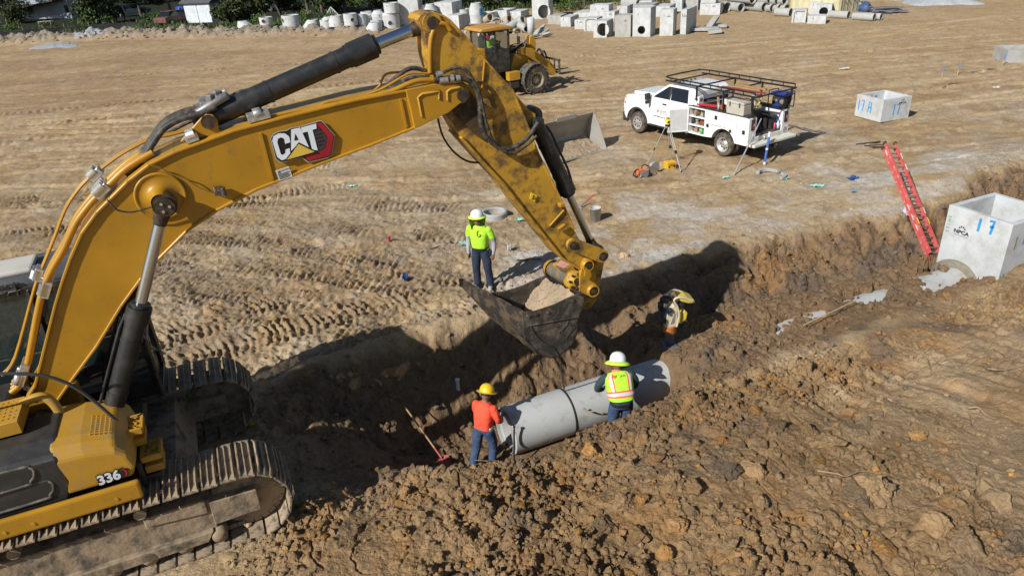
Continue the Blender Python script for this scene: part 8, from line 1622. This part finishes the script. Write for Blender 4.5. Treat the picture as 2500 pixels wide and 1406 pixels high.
for x, y, sw, lb_, a0, a1 in ((1877, 428, 30, 'broken half of a concrete ring behind the grade pole', .2, 2.9), (1893, 434, 26, 'curved broken ring piece leaning on the other half', -1.4, .6)):
    p = gpt(x, y, .02); k = mpp(p); R = sw * k; m = MB(); pts = [(R * math.cos(a), R * math.sin(a)) for a in np.linspace(a0, a1, 12)] + [(R * .72 * math.cos(a), R * .72 * math.sin(a)) for a in np.linspace(a1, a0, 12)]; m.prism(pts, p, (1, 0, 0), (0, 1, 0), (0, 0, .1)); props(m.build('ring_piece', CONC, None, .012), lb_, 'ring piece')
# roots and twigs on the spoil
def twig(pts, r, label, m_=None):
    P = [gpt(x, y, .05 + .03 * (i % 2)) for i, (x, y) in enumerate(pts)]; m = MB(); S = smoothpts(P, 4); m.tube(S, [.62 * r * (1 - .7 * i / len(S)) for i in range(len(S))], 6); return props(m.build('root', m_ or mat('pale_root', (.40, .30, .19), .8, dirt=CLAY, amount=.4)), label, 'root')
PRT = mat('pale_root', (.31, .225, .14), .8, dirt=CLAY, amount=.6, scale=22)
twig([(1995, 1155), (2040, 1166), (2065, 1168), (2100, 1160), (2150, 1162)], .022, 'long pale root lying across the clods on the spoil', PRT); twig([(2360, 1002), (2385, 1004), (2405, 1018), (2425, 1032)], .035, 'short pale split root on the smooth spoil', PRT); twig([(2410, 905), (2440, 912), (2470, 905), (2500, 900)], .018, 'thin pale twig near the right edge of the spoil', PRT)
twig([(1158, 1128), (1185, 1134), (1205, 1132), (1225, 1148)], .012, 'pale root sticking out at the orange man\'s feet', PRT); twig([(2262, 883), (2268, 905), (2270, 920)], .012, 'small forked twig on the upper spoil', PRT)
P = [gpt(1428, 1003, .0), gpt(1436, 1006, .05), gpt(1450, 1008, .05), gpt(1470, 1010, .0)]; P = [at(1424, 997, -.74), at(1437, 1005, -.78), at(1453, 1003, -.74), at(1472, 1010, -.70)]; m = MB(); m.tube(smoothpts(P, 4), [.024 - .0013 * i for i in range(13)], 7); props(m.build('root', PRT), 'brown broken root lying against the pipe left of the vest', 'root')

# ================================================================ LOOSE CLODS
ico = bmesh.new(); bmesh.ops.create_icosphere(ico, subdivisions=2, radius=1); IV = np.array([v.co[:] for v in ico.verts]); IF = np.array([[v.index for v in f.verts] for f in ico.faces]); ico.free()
ico = bmesh.new(); bmesh.ops.create_icosphere(ico, subdivisions=1, radius=1); IV1 = np.array([v.co[:] for v in ico.verts]); IF1 = np.array([[v.index for v in f.verts] for f in ico.faces]); ico.free()
def lump(V, seed, amp=.42):
    o = seed * 13.7; n = fbm(V[:, 0] * 1.6 + o, V[:, 1] * 1.6 + V[:, 2] * 1.3, seed, 3, .6) + fbm(V[:, 2] * 1.9 + o, V[:, 0] * 1.1 - V[:, 1], seed + 7, 3, .6) - 1
    q = V * (1 + amp * 1.6 * n)[:, None]
    r2 = np.random.default_rng(seed)                                   # a few broken flat faces
    for _ in range(5):
        d = r2.normal(size=3); d /= np.linalg.norm(d); t = q @ d; c = r2.uniform(.45, .8); q = q - np.maximum(t - c, 0)[:, None] * d * .92
    return q * np.array([1, r2.uniform(.7, 1), r2.uniform(.5, .85)])
ico = bmesh.new(); bmesh.ops.create_icosphere(ico, subdivisions=4, radius=1); IV3 = np.array([v.co[:] for v in ico.verts]); IF3 = np.array([[v.index for v in f.verts] for f in ico.faces]); ico.free()
SHAPES = [lump(IV, k) for k in range(10)]; SHAPES1 = [lump(IV1, 20 + k) for k in range(10)]
def rotz(n, g): a = g.uniform(0, 2 * PI, n); b = g.uniform(-.6, .6, n); return a, b
def scatter(name, px, py, rad, seed, hi=False, sink=.35):
    g = np.random.default_rng(seed); n = len(px); z, I = ground_height(px, py); col = soil_colour(I, px, py); V = []; Fc = []; Cc = []; off = 0
    S_, F_ = (SHAPES, IF) if hi else (SHAPES1, IF1); al, be = rotz(n, g); tint = g.uniform(.72, 1.25, n)[:, None] * np.where(g.random((n, 1)) < .12, np.array([[1.25, 1.0, .62]]), 1.0) * np.where(g.random((n, 1)) < .10, np.array([[.72, .78, .86]]), 1.0); col = col * tint
    for k in range(n):
        v = S_[k % len(S_)] * rad[k]; ca, sa = math.cos(al[k]), math.sin(al[k]); cb_, sb = math.cos(be[k]), math.sin(be[k])
        x = v[:, 0] * cb_ + v[:, 2] * sb; zz = -v[:, 0] * sb + v[:, 2] * cb_; V.append(np.stack([x * ca - v[:, 1] * sa + px[k], x * sa + v[:, 1] * ca + py[k], zz + z[k] + rad[k] * (.5 - sink)], -1)); Fc.append(F_ + off); off += len(v); Cc.append(np.repeat(col[k][None], len(v), 0))
    V = np.concatenate(V); Fc = np.concatenate(Fc).astype(np.int32); Cc = np.concatenate(Cc); me = bpy.data.meshes.new(name); me.vertices.add(len(V)); me.vertices.foreach_set('co', V.astype(np.float32).ravel()); nf = len(Fc); me.loops.add(nf * 3); me.loops.foreach_set('vertex_index', Fc.ravel()); me.polygons.add(nf); me.polygons.foreach_set('loop_start', np.arange(0, nf * 3, 3, dtype=np.int32)); me.update(calc_edges=True)
    c_ = me.color_attributes.new('soil', 'FLOAT_COLOR', 'POINT'); c_.data.foreach_set('color', np.concatenate([np.clip(Cc, 0, 1), np.ones((len(Cc), 1))], -1).astype(np.float32).ravel()); me.polygons.foreach_set('use_smooth', np.zeros(nf, dtype=bool)); me.materials.append(SOIL)
    return link(bpy.data.objects.new(name, me))
g = np.random.default_rng(77)
def in_view(x, y): return (np.abs(x) < y * .78 + 1.5) & (y > 5)
def pick(n, box, w, seed):
    g = np.random.default_rng(seed); x = g.uniform(box[0], box[1], n); y = g.uniform(box[2], box[3], n); k = in_view(x, y); x, y = x[k], y[k]; _, I = ground_height(x, y); k = g.random(len(x)) < w(x, y, I); return x[k], y[k]
wsp = lambda x, y, I: I['spoil'] * (.12 + .88 * sst(.45, .68, I['dens'])) * (.55 + .45 * sst(12, 8, y))
x, y = pick(60000, (-4, 13, 5.2, 16), wsp, 1); r = .015 + .065 * np.random.default_rng(3).random(len(x)) ** 3.0; props(scatter('clods', x, y, r, 11), kind='stuff')
wwl = lambda x, y, I: np.maximum(I['wall'] * .8, I['intr'] * .7)
x, y = pick(16000, (-5, 18, 8, 23), wwl, 2); r = .018 + .075 * np.random.default_rng(4).random(len(x)) ** 3; props(scatter('trench_clods', x, y, r, 12), kind='stuff')
wfd = lambda x, y, I: I['fieldm'] * (.12 + .7 * I['left'] * sst(.3, .6, I['dens'])) * sst(1.5, -.2, I['v'] - I['fc'] - 4.5 * (1 - .0 * x)) 
x, y = pick(46000, (-14, 24, 10.5, 36), lambda x, y, I: I['fieldm'] * np.clip(.06 + .5 * I['left'] * I['dens'] + .5 * sst(1.6, .2, I['v'] - I['fc']), 0, 1), 5); r = .012 + .035 * np.random.default_rng(6).random(len(x)) ** 3; props(scatter('field_crumbs', x, y, r, 13), kind='stuff')
x, y = pick(5000, (-50, -8, 55, 76), lambda x, y, I: I['bk'], 8); r = .06 + .2 * np.random.default_rng(9).random(len(x)) ** 2.5; props(scatter('bank_clods', x, y, r, 14), kind='stuff')
# the largest clods one by one
BIG = [(1840, 1160, .19), (1785, 1150, .15), (1600, 1120, .14), (1700, 1190, .15), (1640, 1170, .13), (1520, 1235, .17), (1470, 1290, .16), (1560, 1310, .18), (1620, 1350, .15), (1160, 1345, .17), (1210, 1360, .13), (1690, 1250, .13), (1900, 1040, .13), (1950, 1125, .16), (2010, 1130, .13), (2130, 1200, .26), (2090, 1220, .2), (2280, 1290, .22), (2360, 1330, .2), (2440, 1230, .26), (2240, 1070, .12), (2115, 1030, .12), (2140, 1060, .13), (2080, 905, .11), (2060, 965, .12), (1930, 990, .14), (1850, 1010, .12), (1760, 905, .12), (1680, 930, .12), (1640, 1000, .15), (1580, 1040, .14), (1500, 1070, .13), (1440, 1100, .14), (1395, 1120, .13), (1330, 1150, .12), (1280, 1175, .13), (1730, 860, .14), (1780, 850, .12), (1560, 1220, .13), (1430, 1215, .14), (1380, 1290, .12), (1780, 1330, .15), (1890, 1300, .14), (2000, 1350, .15), (2160, 1340, .15), (2340, 1230, .13), (1860, 1230, .13), (1985, 1265, .12), (1650, 1290, .15), (1740, 1240, .12), (1180, 1210, .1), (1060, 1180, .11), (980, 1300, .12), (860, 1330, .1), (2020, 1080, .24), (1975, 1060, .18), (1760, 1075, .1), (1700, 1085, .09), (2300, 660, .16), (2430, 700, .12), (2390, 770, .11), (2330, 740, .1), (1522, 628, .11), (1500, 860, .15), (1570, 850, .13), (1460, 830, .12)]
CLODS = []
for i, (px_, py_, rr) in enumerate(BIG):
    p = gpt(px_, py_); z_, I_ = ground_height(np.array([p.x]), np.array([p.y])); col = soil_colour(I_, np.array([p.x]), np.array([p.y]))[0] * g.uniform(.75, 1.25) * (np.array([1.2, 1, .7]) if i % 6 == 2 else np.array([.8, .85, .95]) if i % 5 == 1 else 1)
    S_ = lump(IV3, 60 + i % 14, .5); rn_ = fbm(IV3[:, 0] * 4 + i, IV3[:, 1] * 4 + IV3[:, 2] * 3.1, 700 + i % 14, 4, .65) + fbm(IV3[:, 2] * 4.3 - i, IV3[:, 0] * 3.3 - IV3[:, 1] * 4, 720 + i % 14, 4, .65) - 1; S_ = S_ * (1 + .34 * rn_)[:, None]; me = bpy.data.meshes.new('dirt_clod'); me.from_pydata((S_ * rr * 1.02).tolist(), [], IF3.tolist()); c_ = me.color_attributes.new('soil', 'FLOAT_COLOR', 'POINT'); c_.data.foreach_set('color', np.tile(np.r_[np.clip(col, 0, 1), 1], len(S_)).astype(np.float32)); me.materials.append(SOIL)
    o = link(bpy.data.objects.new('dirt_clod', me)); o.location = (p.x, p.y, p.z + rr * .18); o.rotation_euler = (g.uniform(-.4, .4), g.uniform(-.4, .4), g.uniform(0, 6)); props(o, 'large broken clod of brown clay lying on the dug earth', 'clod', 'large clods on the dug earth'); CLODS.append(o)
